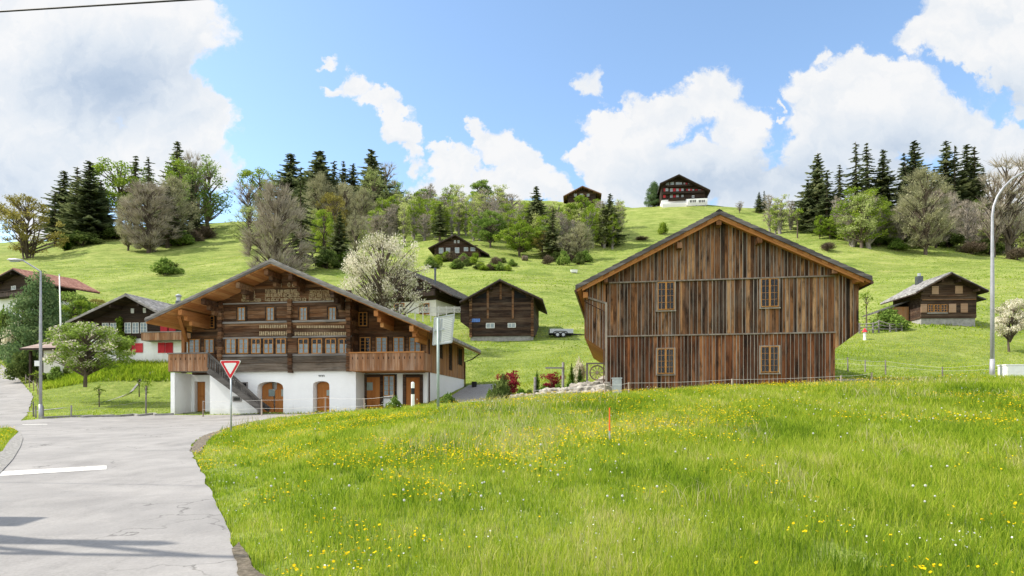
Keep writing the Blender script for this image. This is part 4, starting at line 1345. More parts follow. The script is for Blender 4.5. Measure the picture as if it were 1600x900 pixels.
# ------------------------------------------------------------------ the other houses
def house(name, label, cat, ref, base_row, th, wall, apex, tips, over=1.0, depth=10.0, roof='roof_dark', wall_m='log_dark', plaster_row=None, plaster_m='plaster',
          wins=(), shutters=(), balconies=(), rails=(), fascia='dark_wood', soffit='dark_wood', upright=False, found=2.0, seed=1, th_roof=.25, bw=.25, chim=None, small=False, group=None):
    r = random.Random(seed)
    if ref[1] is None:
        ref = (ref[0], hit(ref[0], base_row + .5, 55).y)
    Q = Plan(ref[0], ref[1], base_row, th)
    t = thing(name, label, cat, Q.O, Q.th, group)
    yR = -over
    ap, tl, tr = Q.m(*apex, yR), Q.m(*tips[0], yR), Q.m(*tips[1], yR)
    un = gable_roof(t, tl, ap, tr, yR, depth + over * .6, th_roof, M[roof], M[soffit], M[fascia], r, .16 if not small else .3, tile=.03)
    x0, x1 = Q.x(wall[0]), Q.x(wall[1])
    zp = -.1
    if plaster_row is not None:
        zp = Q.m(ref[0], plaster_row)[1]
        pm = MB(); pm.box(x0 + .06, x1 - .06, .0, depth, -found, zp, .5); pm.build('plaster_wall', M[plaster_m], t)
    else:
        pm = MB(); pm.box(x0 + .08, x1 - .08, .03, depth - .03, -found, .12, .5); pm.build('foundation', M['concrete'], t)
        zp = .12
    xs = [x0, ap[0], x1] if x0 < ap[0] < x1 else [x0, x1]
    poly = [(x0, zp), (x1, zp)] + [(x, un(x) + .02) for x in reversed(xs)]
    wm = MB()
    strips(wm, poly, 0 if upright else 1, bw, -.06, .1, r, .2, .015, .03)
    wm.prism([(p[0] + (.05 if p[0] < ap[0] else -.05 if p[0] > ap[0] else 0), p[1]) for p in poly], .11, depth, .4)
    for xe, sg in ((x0, -1), (x1, 1)):                      # side walls in boards
        if upright:
            y = .1
            while y < depth:
                a, b = sorted((xe - sg * .05, xe + sg * r.uniform(0, .015)))
                wm.box(a, b, y + .004, min(y + bw, depth) - .004, zp, un(xe), r.random()); y += bw
        else:
            z = zp
            while z < un(xe) - .05:
                a, b = sorted((xe - sg * .05, xe + sg * r.uniform(0, .015)))
                wm.box(a, b, .12, depth, z + .006, min(z + bw, un(xe)) - .006, r.random()); z += bw
    wm.build('wall', M[wall_m], t)
    for w in wins:
        a, b, t0, t1 = w[:4]
        kind = w[4] if len(w) > 4 else 'white'
        y = w[5] if len(w) > 5 else (-.06 if plaster_row is None or t1 < plaster_row else -.0)
        fm = {'white': 'winwhite', 'wood': 'winframe', 'dark': 'dark_wood', 'orange': 'door'}[kind]
        wd = Q.x(b) - Q.x(a)
        window(t, Q.x(a), Q.x(b), Q.m(a, t1)[1], Q.m(a, t0)[1], y - .02, M[fm], 2, 3, max(.05, wd * .07), max(.05, wd * .07), 3 if kind == 'white' else 0, bar=.03)
    for a, b, t0, t1, mm in shutters:
        y = -.08 if plaster_row is None or t1 < plaster_row else -.02
        shutter(t, Q.x(a), Q.x(b), Q.m(a, t1)[1], Q.m(a, t0)[1], y, M[mm])
    for a, b, t0, t1, mm, pr in balconies:
        board_rail(t, Q.x(a, -pr), Q.x(b, -pr), Q.m(a, t1, -pr)[1], Q.m(a, t0, -pr)[1], -pr, M[mm], r, cap_m=M[fascia], depth=pr - .08, cut=False, w=.2)
    for a, b, r0, r1, mm in rails:
        lm = MB(); lm.box(Q.x(a), Q.x(b), -.16, -.065, Q.m(a, r1)[1], Q.m(a, r0)[1]); lm.build('ledge', M[mm], t)
    # purlin ends under the verge
    for f in (.12, .38, .62, .88):
        xx = tl[0] + (tr[0] - tl[0]) * f
        pm = MB(); zt = un(xx) - .02
        pm.box(xx - .1, xx + .1, yR + .12, -.05, zt - .28, zt, r.random()); pm.build('purlin', M[wall_m], t)
    return t, Q, un


# neighbour with red shutters
h, Q, un = house('chalet_neighbour', 'dark chalet with red shutters and white base behind the blossoming apple tree', 'house', (200, 62), 561, -9,
          (141, 290), (196, 459), ((102, 503), (285, 507)), 1.6, 11, 'roof_grey', 'dark_wood', 529, 'plaster', fascia='greywood', seed=3,
          wins=[(138.5 + 3, 150, 505, 522), (161, 171, 505, 521.5), (173.5, 183.5, 505, 521.5), (196, 206, 504.5, 521), (208, 218, 504.5, 521), (220.5, 231, 504.5, 521), (206, 210.5, 482.5, 489.5), (225, 229, 481.5, 489)],
          shutters=[(161, 169, 536, 544, 'shutter_red'), (170, 178, 536, 544, 'shutter_red'), (200, 211, 536.5, 551, 'shutter_red'), (212, 223.5, 536.5, 551, 'shutter_red'), (247.5, 258, 535.5, 551.5, 'shutter_red'), (259, 270.5, 535.5, 551.5, 'shutter_red'),
                    (252, 263, 507, 519, 'shutter_red'), (265, 276, 507, 519, 'shutter_red')],
          balconies=[(221, 285, 519, 532, 'balcony', 1.2)])
cm = MB(); xx, zz = Q.m(279, 462, 4.0)
cm.tube([(xx, 4.0, un(xx) - .3), (xx, 4.0, zz - .55)], .30, 10); cm.build('chimney', M['chimney'], h)
cm = MB(); cm.tube([(xx, 4.0, zz - .55), (xx, 4.0, zz - .2), (xx, 4.0, zz - .05)], [.2, .2, .32], 10); cm.tube([(xx, 4, zz - .02), (xx, 4, zz + .18)], [.34, .05], 10); cm.build('chimney_cap', M['steel'], h)

# red-roofed house, far left
h, Q, un = house('red_roofed_house', 'dark timber house with red tiled roof behind the big conifer', 'house', (20, 84), 500, -24,
          (-18, 44), (20, 419), ((-50, 456), (58, 440)), 1.2, 6.0, 'roof_red', 'dark_wood', 465, 'plaster', seed=4, wins=[(19, 26, 447.5, 453.5)],
          balconies=[(-14, 36, 458, 466, 'dark_wood', 1.0)], found=3)

# log hay barn
h, Q, un = house('log_barn', 'old log barn with open gable slots and a blue sheet by its corner', 'barn', (780, 74), 527, -6,
          (734, 834), (781, 436), ((718, 471), (848, 467)), 1.0, 9, 'roof_dark', 'log_dark', None, seed=6, found=1.5, bw=.3,
          wins=[(759.5, 773, 505, 513, 'white'), (793.5, 806, 505, 512, 'white')], soffit='log_dark')
for a, b, r0, r1 in ((745, 761, 456, 466), (804, 822, 457, 466)):
    s_ = MB(); x0, z0 = Q.m(a, r1); x1, z1 = Q.m(b, r0)
    if a < 780: s_.prism([(x0, z0), (x1, z0), (x1, un(x1) - .12), (x0, un(x0) - .10)], -.10, -.065)
    else: s_.prism([(x0, z0), (x1, z0), (x1, un(x1) - .10), (x0, un(x0) - .12)], -.10, -.065)
    s_.build('hay_opening', M['interior'], h)
for pxp in (762.5, 782.5, 801.5):
    s_ = MB(); xx = Q.x(pxp); s_.box(xx - .12, xx + .12, -.17, -.1, Q.m(pxp, 498 if pxp != 782.5 else 468)[1], un(xx) - .05, .8); s_.build('upright_timber', M['log'], h)
for pxp in (736, 832):
    s_ = MB(); xx = Q.x(pxp); z = .0
    while z < un(xx) - .2:
        s_.box(xx - .16, xx + .14, -.34, -.05, z + .02, z + .26, rc.random()); z += .3
    s_.build('log_ends', M['log'], h)
wg = MB()                                              # lean-to bay on the left, cut on the slant
wg.prism([(Q.x(719.5), Q.m(719.5, 503)[1]), (Q.x(733), Q.m(733, 513)[1]), (Q.x(733), un(Q.x(733))), (Q.x(719.5), un(Q.x(719.5)))], -.02, 8.5, .3)
wg.build('side_bay', M['log_dark'], h)
xx, zz = Q.m(742.5, 500.5, -.25)
bs = MB()
n = 8
for i in range(n):
    a, b = xx - .55 + 1.1 * i / n, xx - .55 + 1.1 * (i + 1) / n
    ya, yb = (-.30, -.26) if i % 2 else (-.26, -.30)
    bs.add([(a, ya, zz - .2), (b, yb, zz - .2), (b, yb + .08, zz + .2), (a, ya + .08, zz + .2), (a, ya + .03, zz - .2), (b, yb + .03, zz - .2), (b, yb + .11, zz + .2), (a, ya + .11, zz + .2)], [(0, 1, 2, 3), (7, 6, 5, 4), (0, 4, 5, 1), (2, 6, 7, 3)])
wl = Q.O + Vector((xx * Q.a[0], xx * Q.a[1], 0))
o = bs.build('tarpaulin', M['blue']); o.location = Q.O; o.rotation_euler = (0, 0, Q.th)
tag(o, 'small blue sheet hanging on the front of the log barn', 'tarpaulin')

# dark house behind the white blossom tree
h, Q, un = house('hillside_house', 'dark house with white ground floor half hidden by the white blossom tree', 'house', (645, 92), 492, -22,
          (588, 682), (622, 416), ((560, 452), (706, 460)), 1.2, 12, 'roof_dark', 'dark_wood', 471, 'plaster_warm', seed=7,
          wins=[(655, 671, 474.5, 492, 'orange'), (616, 632, 474.5, 492, 'orange'), (650, 664, 452, 459, 'dark'), (610, 624, 452, 459, 'dark')],
          balconies=[(590, 679, 459.5, 468, 'dark_wood', 1.0)])
cm = MB(); xx, zz = Q.m(680, 421, 3); cm.tube([(xx, 3, un(xx) - .3), (xx, 3, zz)], .16, 8); cm.tube([(xx, 3, zz), (xx, 3, zz + .2)], .22, 8); cm.build('chimney_pipe', M['chimney'], h)

# farmhouse up the slope
h, Q, un = house('hillside_farmhouse', 'low dark farmhouse with five white windows above a shrubby garden', 'house', (714, None), 403, -4,
          (679, 751), (711, 366), ((669, 387), (764, 397)), 1.2, 10, 'roof_dark', 'log_dark', None, seed=8, small=True, bw=.4,
          wins=[(686, 692.8, 387.5, 396), (697, 703.5, 387.5, 396), (711, 717.6, 387, 395.5), (725, 731.5, 386.5, 392.5), (735.5, 742.5, 386.5, 392.5), (709.5, 712.5, 375.5, 380), (715, 718, 375.5, 380)],
          shutters=[(681.5, 685.5, 387.5, 396, 'dark_wood'), (693, 696.8, 387.5, 396, 'dark_wood'), (703.8, 710.5, 387.2, 396, 'dark_wood'), (718, 724.5, 387, 393, 'dark_wood')],
          rails=[(680, 747, 384.5, 386, 'log'), (722, 750, 393.5, 400, 'log')])

# house on the crest behind young trees
h, Q, un = house('crest_house', 'brown gabled house on the skyline behind bright young trees', 'house', (909, 268), 325, -6,
          (887, 931), (910, 290), ((880, 306), (940, 302)), 2.2, 14, 'roof_brown', 'log_dark', None, seed=9, small=True, th_roof=.6, bw=.7,
          wins=[(897, 901, 303, 307), (906, 911, 303, 307), (917, 921, 303, 307)], fascia='log', soffit='log')
# small roof on the crest
h, Q, un = house('crest_hut', 'small dark hut roof on the skyline beside a round leafy tree', 'hut', (691, 278), 330, -10,
          (686, 697), (692, 312), ((682, 319), (701, 319)), 1.0, 8, 'roof_dark', 'dark_wood', None, seed=10, small=True, th_roof=.4, bw=.6)

# hotel on the crest
h, Q, un = house('hilltop_hotel', 'tall dark hotel with red shutters and white base on the skyline', 'hotel', (1070, None), 321, -8,
          (1033.5, 1102), (1061, 272), ((1031, 286), (1110, 296.5)), 2.6, 22, 'roof_dark', 'dark_wood', 311, 'plaster', seed=12, small=True, th_roof=.6, bw=.8, found=6,
          wins=[(1040.5, 1045.5, 285, 289.2), (1047.5, 1053, 285, 289), (1056, 1060.5, 285, 289.5), (1061, 1065.5, 285, 289.5), (1068, 1070.5, 285.5, 289), (1075, 1078, 286, 289.5),
                (1040, 1044, 294.5, 299), (1047, 1051, 294.5, 299.5), (1056.5, 1060.5, 295, 299.5), (1064.5, 1068, 295, 299), (1075.5, 1078, 295.5, 299.5), (1081.5, 1084.5, 296, 300), (1091, 1095, 296.5, 301),
                (1047, 1051, 304.5, 309), (1056.5, 1060.5, 304.5, 309), (1064.5, 1068, 304.5, 309), (1081, 1085, 305.5, 309)],
          shutters=[(1037, 1039.6, 294.5, 299.5, 'shutter_red'), (1051.6, 1055.6, 294.5, 300, 'shutter_red'), (1061, 1064, 295, 299.5, 'shutter_red'), (1072.3, 1075, 295.5, 300, 'shutter_red'), (1078.4, 1081, 295.5, 300.5, 'shutter_red'), (1086, 1090, 296, 301, 'shutter_red'), (1095.5, 1098.6, 296.5, 301.5, 'shutter_red'), (1052, 1055.6, 304.5, 309, 'shutter_red'), (1036.5, 1040, 303.5, 309, 'shutter_red'), (1071, 1074, 286, 290, 'shutter_red')],
          balconies=[(1043, 1082, 289.5, 292, 'dark_wood', 1.2), (1036, 1101, 300, 303, 'dark_wood', 1.4), (1045, 1072, 309, 312.5, 'dark_wood', 1.6)])
an = MB()
xa, xb = Q.x(1074, -3.5), Q.x(1105.5, -3.5)
z0, z1, zt = Q.m(1074, 321, -3.5)[1], Q.m(1074, 311, -3.5)[1], Q.m(1074, 307, -3.5)[1]
an.box(xa, xb, -3.5, -.1, z0 - .2, z1, .5)
an.box(Q.x(1035, -2.2), xa, -2.2, -.1, -5, Q.m(1050, 317.5, -2.2)[1], .5)
an.build('terrace_wing', M['plaster'], h)
for a, b in ((1077, 1088), (1091, 1102)):
    window(h, Q.x(a, -3.5), Q.x(b, -3.5), Q.m(a, 317.5, -3.5)[1], Q.m(a, 312, -3.5)[1], -3.52, M['winwhite'], 4, 1, .2, .25, 0, bar=.15, part='terrace_window')
rl = MB()
rl.box(xa, xb, -3.5, -3.4, zt - .1, zt)
for i in range(16): x = xa + (xb - xa) * i / 15; rl.box(x - .06, x + .06, -3.48, -3.42, z1, zt)
rl.build('terrace_rail', M['dark_wood'], h)
pl = MB()
for pxx in (1088, 1102, 1074): x = Q.x(pxx, -3.3); pl.box(x - .3, x + .3, -3.5, -2.9, -7, z0, .5)
pl.build('terrace_pillar', M['concrete'], h)

# small chalet on the right
h, Q, un = house('small_chalet', 'small dark chalet with tan shutters, stovepipe and a lean-to in the right field', 'house', (1478, 70), 499, -3,
          (1438.5, 1525), (1487, 425), ((1431, 456), (1545, 453)), 1.1, 5.6, 'roof_grey', 'log_dark', None, seed=14, found=1.5, fascia='log_dark',
          wins=[(1449, 1457.5, 476, 488, 'wood'), (1458.5, 1468, 476, 488, 'wood'), (1469, 1479, 476, 488, 'wood')],
          shutters=[(1437.8, 1447.5, 475.5, 488.5, 'shutter_tan'), (1481.5, 1492.8, 475, 488.5, 'shutter_tan'), (1500, 1511, 474.5, 488.5, 'shutter_tan'), (1455, 1465.5, 447.5, 460, 'shutter_tan'), (1491.5, 1503, 447, 459, 'shutter_tan')],
          rails=[(1452, 1509, 461.5, 464, 'log'), (1448, 1480, 488.5, 490.5, 'greywood'), (1440, 1524, 468, 469.5, 'log')])
cm = MB(); xx, zz = Q.m(1436, 430, 4.5); cm.box(xx - .3, xx + .3, 4.2, 4.8, un(xx) - .5, zz - .15); cm.build('chimney', M['chimney'], h)
cm = MB(); cm.tube([(xx, 4.5, zz - .15), (xx, 4.5, zz + .2)], .18, 8); cm.build('chimney_cap', M['steel'], h)
x0, x1 = Q.x(1438.5), Q.x(1525)
le_ = MB()                                              # lean-to along the left side with its own low roof
le_.box(x0 - 1.9, x0 - .06, 2.2, 5.4, -1.2, 1.75, .6); le_.build('lean_to_wall', M['orange_z'], h)
lr = MB()
v = [(x0 - 3.3, 2.0, 1.15), (x0 - .06, 2.0, 2.35), (x0 - .06, 2.0, 2.5), (x0 - 3.3, 2.0, 1.3)]
lr.add(v + [(a, 6.0, c) for a, _, c in v], [(0, 1, 2, 3), (7, 6, 5, 4), (0, 4, 5, 1), (1, 5, 6, 2), (2, 6, 7, 3), (3, 7, 4, 0)])
lr.build('lean_to_roof', M['roof_dark'], h)
lr = MB()
v = [(x1 + .03, .6, 2.75), (x1 + 1.5, .6, 2.2), (x1 + 1.5, .6, 2.34), (x1 + .03, .6, 2.9)]
lr.add(v + [(a, 5, c) for a, _, c in v], [(0, 1, 2, 3), (7, 6, 5, 4), (0, 4, 5, 1), (1, 5, 6, 2), (2, 6, 7, 3), (3, 7, 4, 0)])
lr.build('side_canopy', M['roof_dark'], h)

# garden garage with brown hipped roof
Q = Plan(65, 62, 578, -9)
t = thing('garage', 'low garage with brown tiled roof behind the round hedge shrub', 'garage', Q.O, Q.th)
x0, x1 = Q.x(38), Q.x(104)
zt, ze = Q.m(60, 531.5, 2.2)[1], Q.m(60, 543.5, -.5)[1]
rf = MB()
v = [(x0, -.5, ze), (x1, -.5, ze), (x1, 5, ze), (x0, 5, ze), (x0 + 1.2, 2.2, zt), (x1 - 1.2, 2.2, zt)]
rf.add(v, [(0, 1, 5, 4), (1, 2, 5), (2, 3, 4, 5), (3, 0, 4), (3, 2, 1, 0)]); rf.build('roof', M['roof_brown'], t)
ga = MB(); ga.box(x0 - .02, x1 + .02, -.55, -.49, ze - .2, ze - .004); ga.build('fascia', M['dark_wood'], t)
ga = MB(); ga.box(Q.x(68), x1 - .3, 0, 4.6, -1.5, ze - .21, .5); ga.build('wall', M['plaster_warm'], t)
ga = MB(); ga.box(x0 + .4, x0 + .6, .1, .3, -1.5, ze - .21); ga.box(Q.x(64), Q.x(67.5), -.03, .2, -1.5, ze - .21); ga.build('post', M['dark_wood'], t)

# ------------------------------------------------------------------ street furniture
def lamp(name, label, px, row, Y, top_row, arm_px, arm_row, r0, r1, sgn, sign=False):
    b = ground_at(px, Y); b.z = EYE + (HY - row) / F * Y
    t = thing(name, label, 'street lamp', b)
    H = (row - top_row) / F * Y
    dxx = (arm_px - px) / F * Y; dz = (row - arm_row) / F * Y
    p = MB()
    pts = [(0, 0, -.4), (0, 0, H * .55), (0, 0, H)]
    for i in range(1, 9):
        a = i / 8
        pts.append((dxx * (1 - math.cos(a * PI / 2)) if abs(dz - H) > 1.2 else dxx * a, 0, H + (dz - H) * (math.sin(a * PI / 2) if abs(dz - H) > 1.2 else a)))
    rr = [r0, r0, r1] + [r1 * .9] * 8
    p.tube(pts, rr, 12)
    p.tube([(0, 0, -.3), (0, 0, .9)], [r0 * 1.2, r0 * 1.18], 12)
    p.build('pole', M['lampgrey'], t, True)
    c = MB(); c.tube([(0, 0, -.2), (0, 0, .06)], r0 * 1.7, 12); c.build('collar', M['lampgrey'], t)
    hd = MB()
    e = Vector(pts[-1])
    L = .95
    sec = []
    for k, (u, w, hgt) in enumerate(((-.05, .06, .05), (.1, .12, .09), (.45, .16, .12), (.85, .13, .08), (1.0, .04, .03))):
        sec.append([(e.x + sgn * u * L, a * w, e.z + .04 * u + c_ * hgt) for a, c_ in ((-1, 0), (-.6, .8), (.6, .8), (1, 0), (.6, -.55), (-.6, -.55))])
    vv = [q for s in sec for q in s]
    ff = []
    for i in range(len(sec) - 1):
        for j in range(6): ff.append((i * 6 + j, i * 6 + (j + 1) % 6, i * 6 + 6 + (j + 1) % 6, i * 6 + 6 + j))
    ff += [tuple(reversed(range(6))), tuple(range(24, 30))]
    hd.add(vv, ff); hd.build('lamp_head', M['lampgrey'], t, True)
    gl = MB(); gl.box(min(e.x + sgn * .25 * L, e.x + sgn * .8 * L), max(e.x + sgn * .25 * L, e.x + sgn * .8 * L), -.08, .08, e.z - .075, e.z - .045); gl.build('lamp_glass', M['curtain'], t)
    if sign:
        z = (row - 568) / F * Y
        s_ = MB(); s_.box(-.28, .02, -.13, -.10, z - .16, z + .16); s_.build('number_plate', M['white'], t)
    return t
lamp('street_lamp', 'slim grey street lamp with short arm by the lawn corner', 63.5, 655, 38.5, 424, 36, 407, .085, .05, -1, True)
lamp('street_lamp', 'tall street lamp with long curving arm beside the blossom tree on the right', 1550.5, 588, 33.5, 338, 1655, 256, .098, .062, 1)

# yield sign
b = ground_at(360, 25.6); b.z = EYE + (HY - 682) / F * 25.6
t = thing('yield_sign', 'red and white triangular yield sign on a grey post at the junction', 'road sign', b, RAD(-4))
p = MB(); Hs = (682 - 563) / F * 25.6
p.tube([(0, .05, -.5), (0, .05, Hs - .1)], .035, 10); p.build('post', M['steel'], t, True)
def tri(mb, w, z_top, y0, y1, r=.05):
    h = w * .866
    pts = []
    for (cx, cz), a0 in (((w / 2 - r * 1.73, -r), -30), ((-w / 2 + r * 1.73, -r), 90), ((0, -h + 2 * r), 210)):
        for k in range(6):
            a = RAD(a0 + k * 24)
            pts.append((cx + r * math.cos(a), z_top + cz + r * math.sin(a)))
    mb.prism(pts[::-1], y0, y1, .5)
sg_ = MB(); tri(sg_, .91, Hs, -.012, .012); sg_.build('sign_plate', M['white'], t)
sg_ = MB(); tri(sg_, .85, Hs - .02, -.017, -.0125); sg_.build('red_border', M['red'], t)
sg_ = MB(); tri(sg_, .55, Hs - .105, -.022, -.0175, .03); sg_.build('sign_face', M['white'], t)

# back of a large square sign on a painted post
Ys = 26.0
b = ground_at(684.5, Ys)
t = thing('direction_sign', 'white square sign seen from behind, on a green grey post in the meadow', 'road sign', b)
def sp(px, row): return ((px - 684.5) / F * Ys, EYE + (HY - row) / F * Ys - b.z)
p = MB(); p.tube([(0, 0, -.5), (0, 0, sp(684, 497)[1])], .055, 12); p.build('post', M['polegreen'], t, True)
cs = [sp(679, 497), sp(676.5, 539), sp(706, 535), sp(709.5, 491.5)]
# the plate is turned about its post: far edge on the left, near edge on the right
yy = [.22, .22, -.02, -.02]
yy = [.10, .10, .34, .34]
pl_ = MB()
k_ = [1 + y / Ys for y in yy]
v = [((684.5 - CX) / F * Ys * (kk - 1) + x * kk, y, (EYE - b.z) * (1 - kk) + z * kk) for (x, z), y, kk in zip(cs, yy, k_)]
v2 = [(x - .01, y + .03, z) for x, y, z in v]
pl_.add(v + v2, [(0, 1, 2, 3), (7, 6, 5, 4), (0, 4, 5, 1), (1, 5, 6, 2), (2, 6, 7, 3), (3, 7, 4, 0)])
pl_.build('sign_plate', M['white'], t)
rm = MB()
V_ = [Vector(q) for q in v]
off = Vector((0, -.025, 0))
for i in range(4): rm.beam(V_[i] + off, V_[(i + 1) % 4] + off, .045, .05)
rm.build('sign_rim', M['steel'], t)
ch_ = MB()
for f in (.24, .40): a = V_[0].lerp(V_[3], f) + off * 1.5; c2 = V_[1].lerp(V_[2], f) + off * 1.5; ch_.beam(a.lerp(c2, .08), a.lerp(c2, .92), .05, .06)
for f in (.48,): a = V_[0].lerp(V_[1], f) + off * 3; c2 = V_[3].lerp(V_[2], f) + off * 3; ch_.beam(a.lerp(c2, .0), a.lerp(c2, .55), .06, .07)
ch_.build('bracket', M['steel'], t)
rb2 = MB()
for i in range(14):
    f = .06 + .88 * i / 13
    a = V_[0].lerp(V_[1], f) + off * .6; c2 = V_[3].lerp(V_[2], max(0, f - .06)) + off * .6
    rb2.beam(a.lerp(c2, .5), a.lerp(c2, .95), .012, .012)
rb2.build('stiffening_rib', M['steel'], t)

# delineator
Yd = 30.0
b = ground_at(645, Yd); b.z -= .05
t = thing('delineator_post', 'white roadside delineator with a black band, in front of the chalet', 'marker post', b)
def bz(row): return EYE + (HY - row) / F * Yd - b.z
p = MB()
z0, z1, z2 = -.1, bz(611), bz(597)
def dpost(mb, za, zb, top=False):
    n = 12
    pts = lambda z, s: [(.082 * s * math.cos(2 * PI * k / n), .05 * s * math.sin(2 * PI * k / n), z) for k in range(n)]
    levels = [(za, 1), (zb, 1)] + ([(zb + .05, .85), (zb + .085, .5)] if top else [])
    vv = [q for z, s in levels for q in pts(z, s)]
    ff = [(i * n + k, i * n + (k + 1) % n, (i + 1) * n + (k + 1) % n, (i + 1) * n + k) for i in range(len(levels) - 1) for k in range(n)]
    ff += [tuple(range((len(levels) - 1) * n, len(levels) * n))]
    mb.add(vv, ff)
dpost(p, z0, bz(616)); dpost(p, bz(606.5), bz(599.5), True); p.build('shaft', M['white'], t)
p = MB(); dpost(p, bz(616) + .003, bz(606.5) - .003); p.build('black_band', M['black'], t)
# orange stake
b = hit(952.5, 692, 9.0)
zt = EYE + (HY - 637) / F * b.y - b.z
t = thing('marker_stake', 'thin orange snow stake with a pale foot in the meadow', 'stake', b)
p = MB(); p.tube([(0, 0, zt * .32), (0, 0, zt)], [.02, .016], 8); p.build('shaft', M['orange_paint'], t)
p = MB(); p.tube([(0, 0, -.1), (0, 0, zt * .32 - .002)], .022, 8); p.build('foot', M['steel'], t)

# flagpole
Yf = 60.0
b = ground_at(97, Yf)
t = thing('flagpole', 'bare white flagpole beside the big conifer', 'flagpole', b)
p = MB(); p.tube([(0, 0, -.3), (-.25, 0, EYE + (HY - 430) / F * Yf - b.z)], [.11, .045], 10); p.build('pole', M['white'], t, True)
p = MB(); zt = EYE + (HY - 430) / F * Yf - b.z; p.tube([(-.25, 0, zt), (-.25, 0, zt + .12)], [.07, .03], 8); p.build('finial', M['steel'], t)

# utility cabinet by the barn and a white meter box on the right
def cabinet(name, label, px0, px1, r0, r1, Y, louv, col='steel'):
    cx = (px0 + px1) / 2
    b = Vector(((cx - CX) / F * Y, Y, EYE + (HY - r1) / F * Y))
    w, h_ = (px1 - px0) / F * Y, (r1 - r0) / F * Y
    t = thing(name, label, 'cabinet', b, RAD(-6))
    p = MB(); p.box(-w / 2, w / 2, 0, w * .55, -.6, h_ - .06); p.build('housing', M[col], t)
    p = MB(); p.box(-w / 2 - .03, w / 2 + .03, -.03, w * .55 + .03, h_ - .058, h_); p.build('lid', M[col], t)
    p = MB(); p.box(-w / 2 + .04, w / 2 - .04, -.018, -.002, .04, h_ * .45); p.box(-w / 2 + .04, w / 2 - .04, -.018, -.002, h_ * .48, h_ - .1)
    for i in range(louv):
        z = .1 + (h_ - .3) * i / max(1, louv - 1); p.box(-w / 2 - .012, -w / 2 + .03, -.02, .0, z, z + .05); p.box(w / 2 - .03, w / 2 + .012, -.02, .0, z, z + .05)
    d_ = p.build('door', M[col], t)
    return t
cabinet('utility_cabinet', 'grey metal utility cabinet against the foot of the barn', 957, 971, 590, 616, 31.6, 8)
cabinet('electricity_box', 'wide white box in the meadow beside the tall street lamp', 1574, 1612, 569, 592, 33.0, 0, 'white')

# dark waste bin by the chalet's back corner
b = hit(741, 605)
t = thing('waste_bin', 'dark round bin on the gravel behind the chalet', 'bin', b)
p = MB(); p.tube([(0, 0, -.05), (0, 0, .36), (0, 0, .40)], [.19, .22, .22], 14); p.build('body', M['black'], t)
p = MB(); p.tube([(0, 0, .402), (0, 0, .45)], [.235, .21], 14); p.build('lid', M['black'], t)

# tandem trailer
b = hit(882, 527.5)
t = thing('trailer', 'silver two axle trailer parked on the grass behind the barn', 'trailer', b, RAD(3))
s_ = b.y / F
p = MB(); L0, L1 = (859 - 882) * s_, (896 - 882) * s_
p.box(L0, L1, 0, .06, .55, 1.0); p.box(L0, L1, 1.5, 1.56, .55, 1.0); p.box(L0, L0 + .05, .06, 1.5, .55, 1.0); p.box(L1 - .05, L1, .06, 1.5, .55, 1.0); p.box(L0, L1, .0, 1.56, .5, .549)
for i in range(6): x = L0 + (L1 - L0) * (i + .5) / 6; p.box(x - .03, x + .03, -.03, -.002, .52, 1.0)
p.build('load_box', M['steel'], t)
p = MB(); p.beam((L0, .3, .44), (L1 + .1, .3, .44), .08, .1); p.beam((L0, 1.26, .44), (L1 + .1, 1.26, .44), .08, .1); p.beam((L1, .3, .44), (L1 + 1.4, .78, .42), .07, .09); p.beam((L1, 1.26, .44), (L1 + 1.4, .78, .42), .07, .09); p.tube([(L1 + .9, .78, .0), (L1 + .9, .78, .6)], .03, 8); p.build('drawbar', M['black'], t)
for wx in ((871 - 882) * s_, (880 - 882) * s_):
    for wy in (-.12, 1.48):
        w_ = MB(); w_.tube([(wx, wy, .31), (wx, wy + .2, .31)], .31, 18); wo = w_.build('wheel', M['tyre'], t)
        w_ = MB(); w_.tube([(wx, wy - .012, .31), (wx, wy - .002, .31)], .18, 14); w_.build('rim', M['steel'], wo)
p = MB()
for wy in (-.14, 1.46):
    cxm = (875.5 - 882) * s_
    pts = [(cxm - .85, .50), (cxm - .78, .66), (cxm - .5, .74), (cxm + .5, .74), (cxm + .78, .66), (cxm + .85, .50), (cxm + .78, .50), (cxm + .72, .62), (cxm + .48, .69), (cxm - .48, .69), (cxm - .72, .62), (cxm - .78, .50)]
    p.prism(pts[::-1], wy, wy + .26)
p.build('mudguard', M['black'], t)

# pale trough and brown bale on the slope, garden figure
b = hit(897, 428)
t = thing('water_trough', 'pale bathtub trough standing on the grass slope above the trailer', 'trough', b, RAD(10))
p = MB(); n = 14
lv = [(.0, .62, .3), (.15, .75, .38), (.6, .85, .45), (.66, .9, .5), (.60, .78, .38), (.2, .66, .3)]
vv = [(rx * math.cos(2 * PI * k / n), ry * math.sin(2 * PI * k / n), z) for z, rx, ry in lv for k in range(n)]
ff = [(i * n + k, i * n + (k + 1) % n, (i + 1) * n + (k + 1) % n, (i + 1) * n + k) for i in range(5) for k in range(n)] + [tuple(5 * n + k for k in range(n))]
p.add(vv, ff); p.build('tub', M['white'], t)
p = MB()
for x in (-.45, .45): p.box(x - .08, x + .08, -.25, .25, -.15, .0)
p.build('foot', M['concrete'], t)
b = hit(820, 408)
t = thing('hay_bale', 'brown round bale on the grass below the bright round tree', 'bale', b, RAD(20))
p = MB(); p.tube([(-.7, 0, .55), (-.6, 0, .55), (.6, 0, .55), (.7, 0, .55)], [.5, .62, .62, .5], 16); p.build('hay', M['l_brown'], t)
p = MB(); 
for x in (-.35, 0, .35): p.tube([(x - .03, 0, .55), (x + .03, 0, .55)], .635, 16)
p.build('binding', M['post'], t)
b = hit(1351, 532)
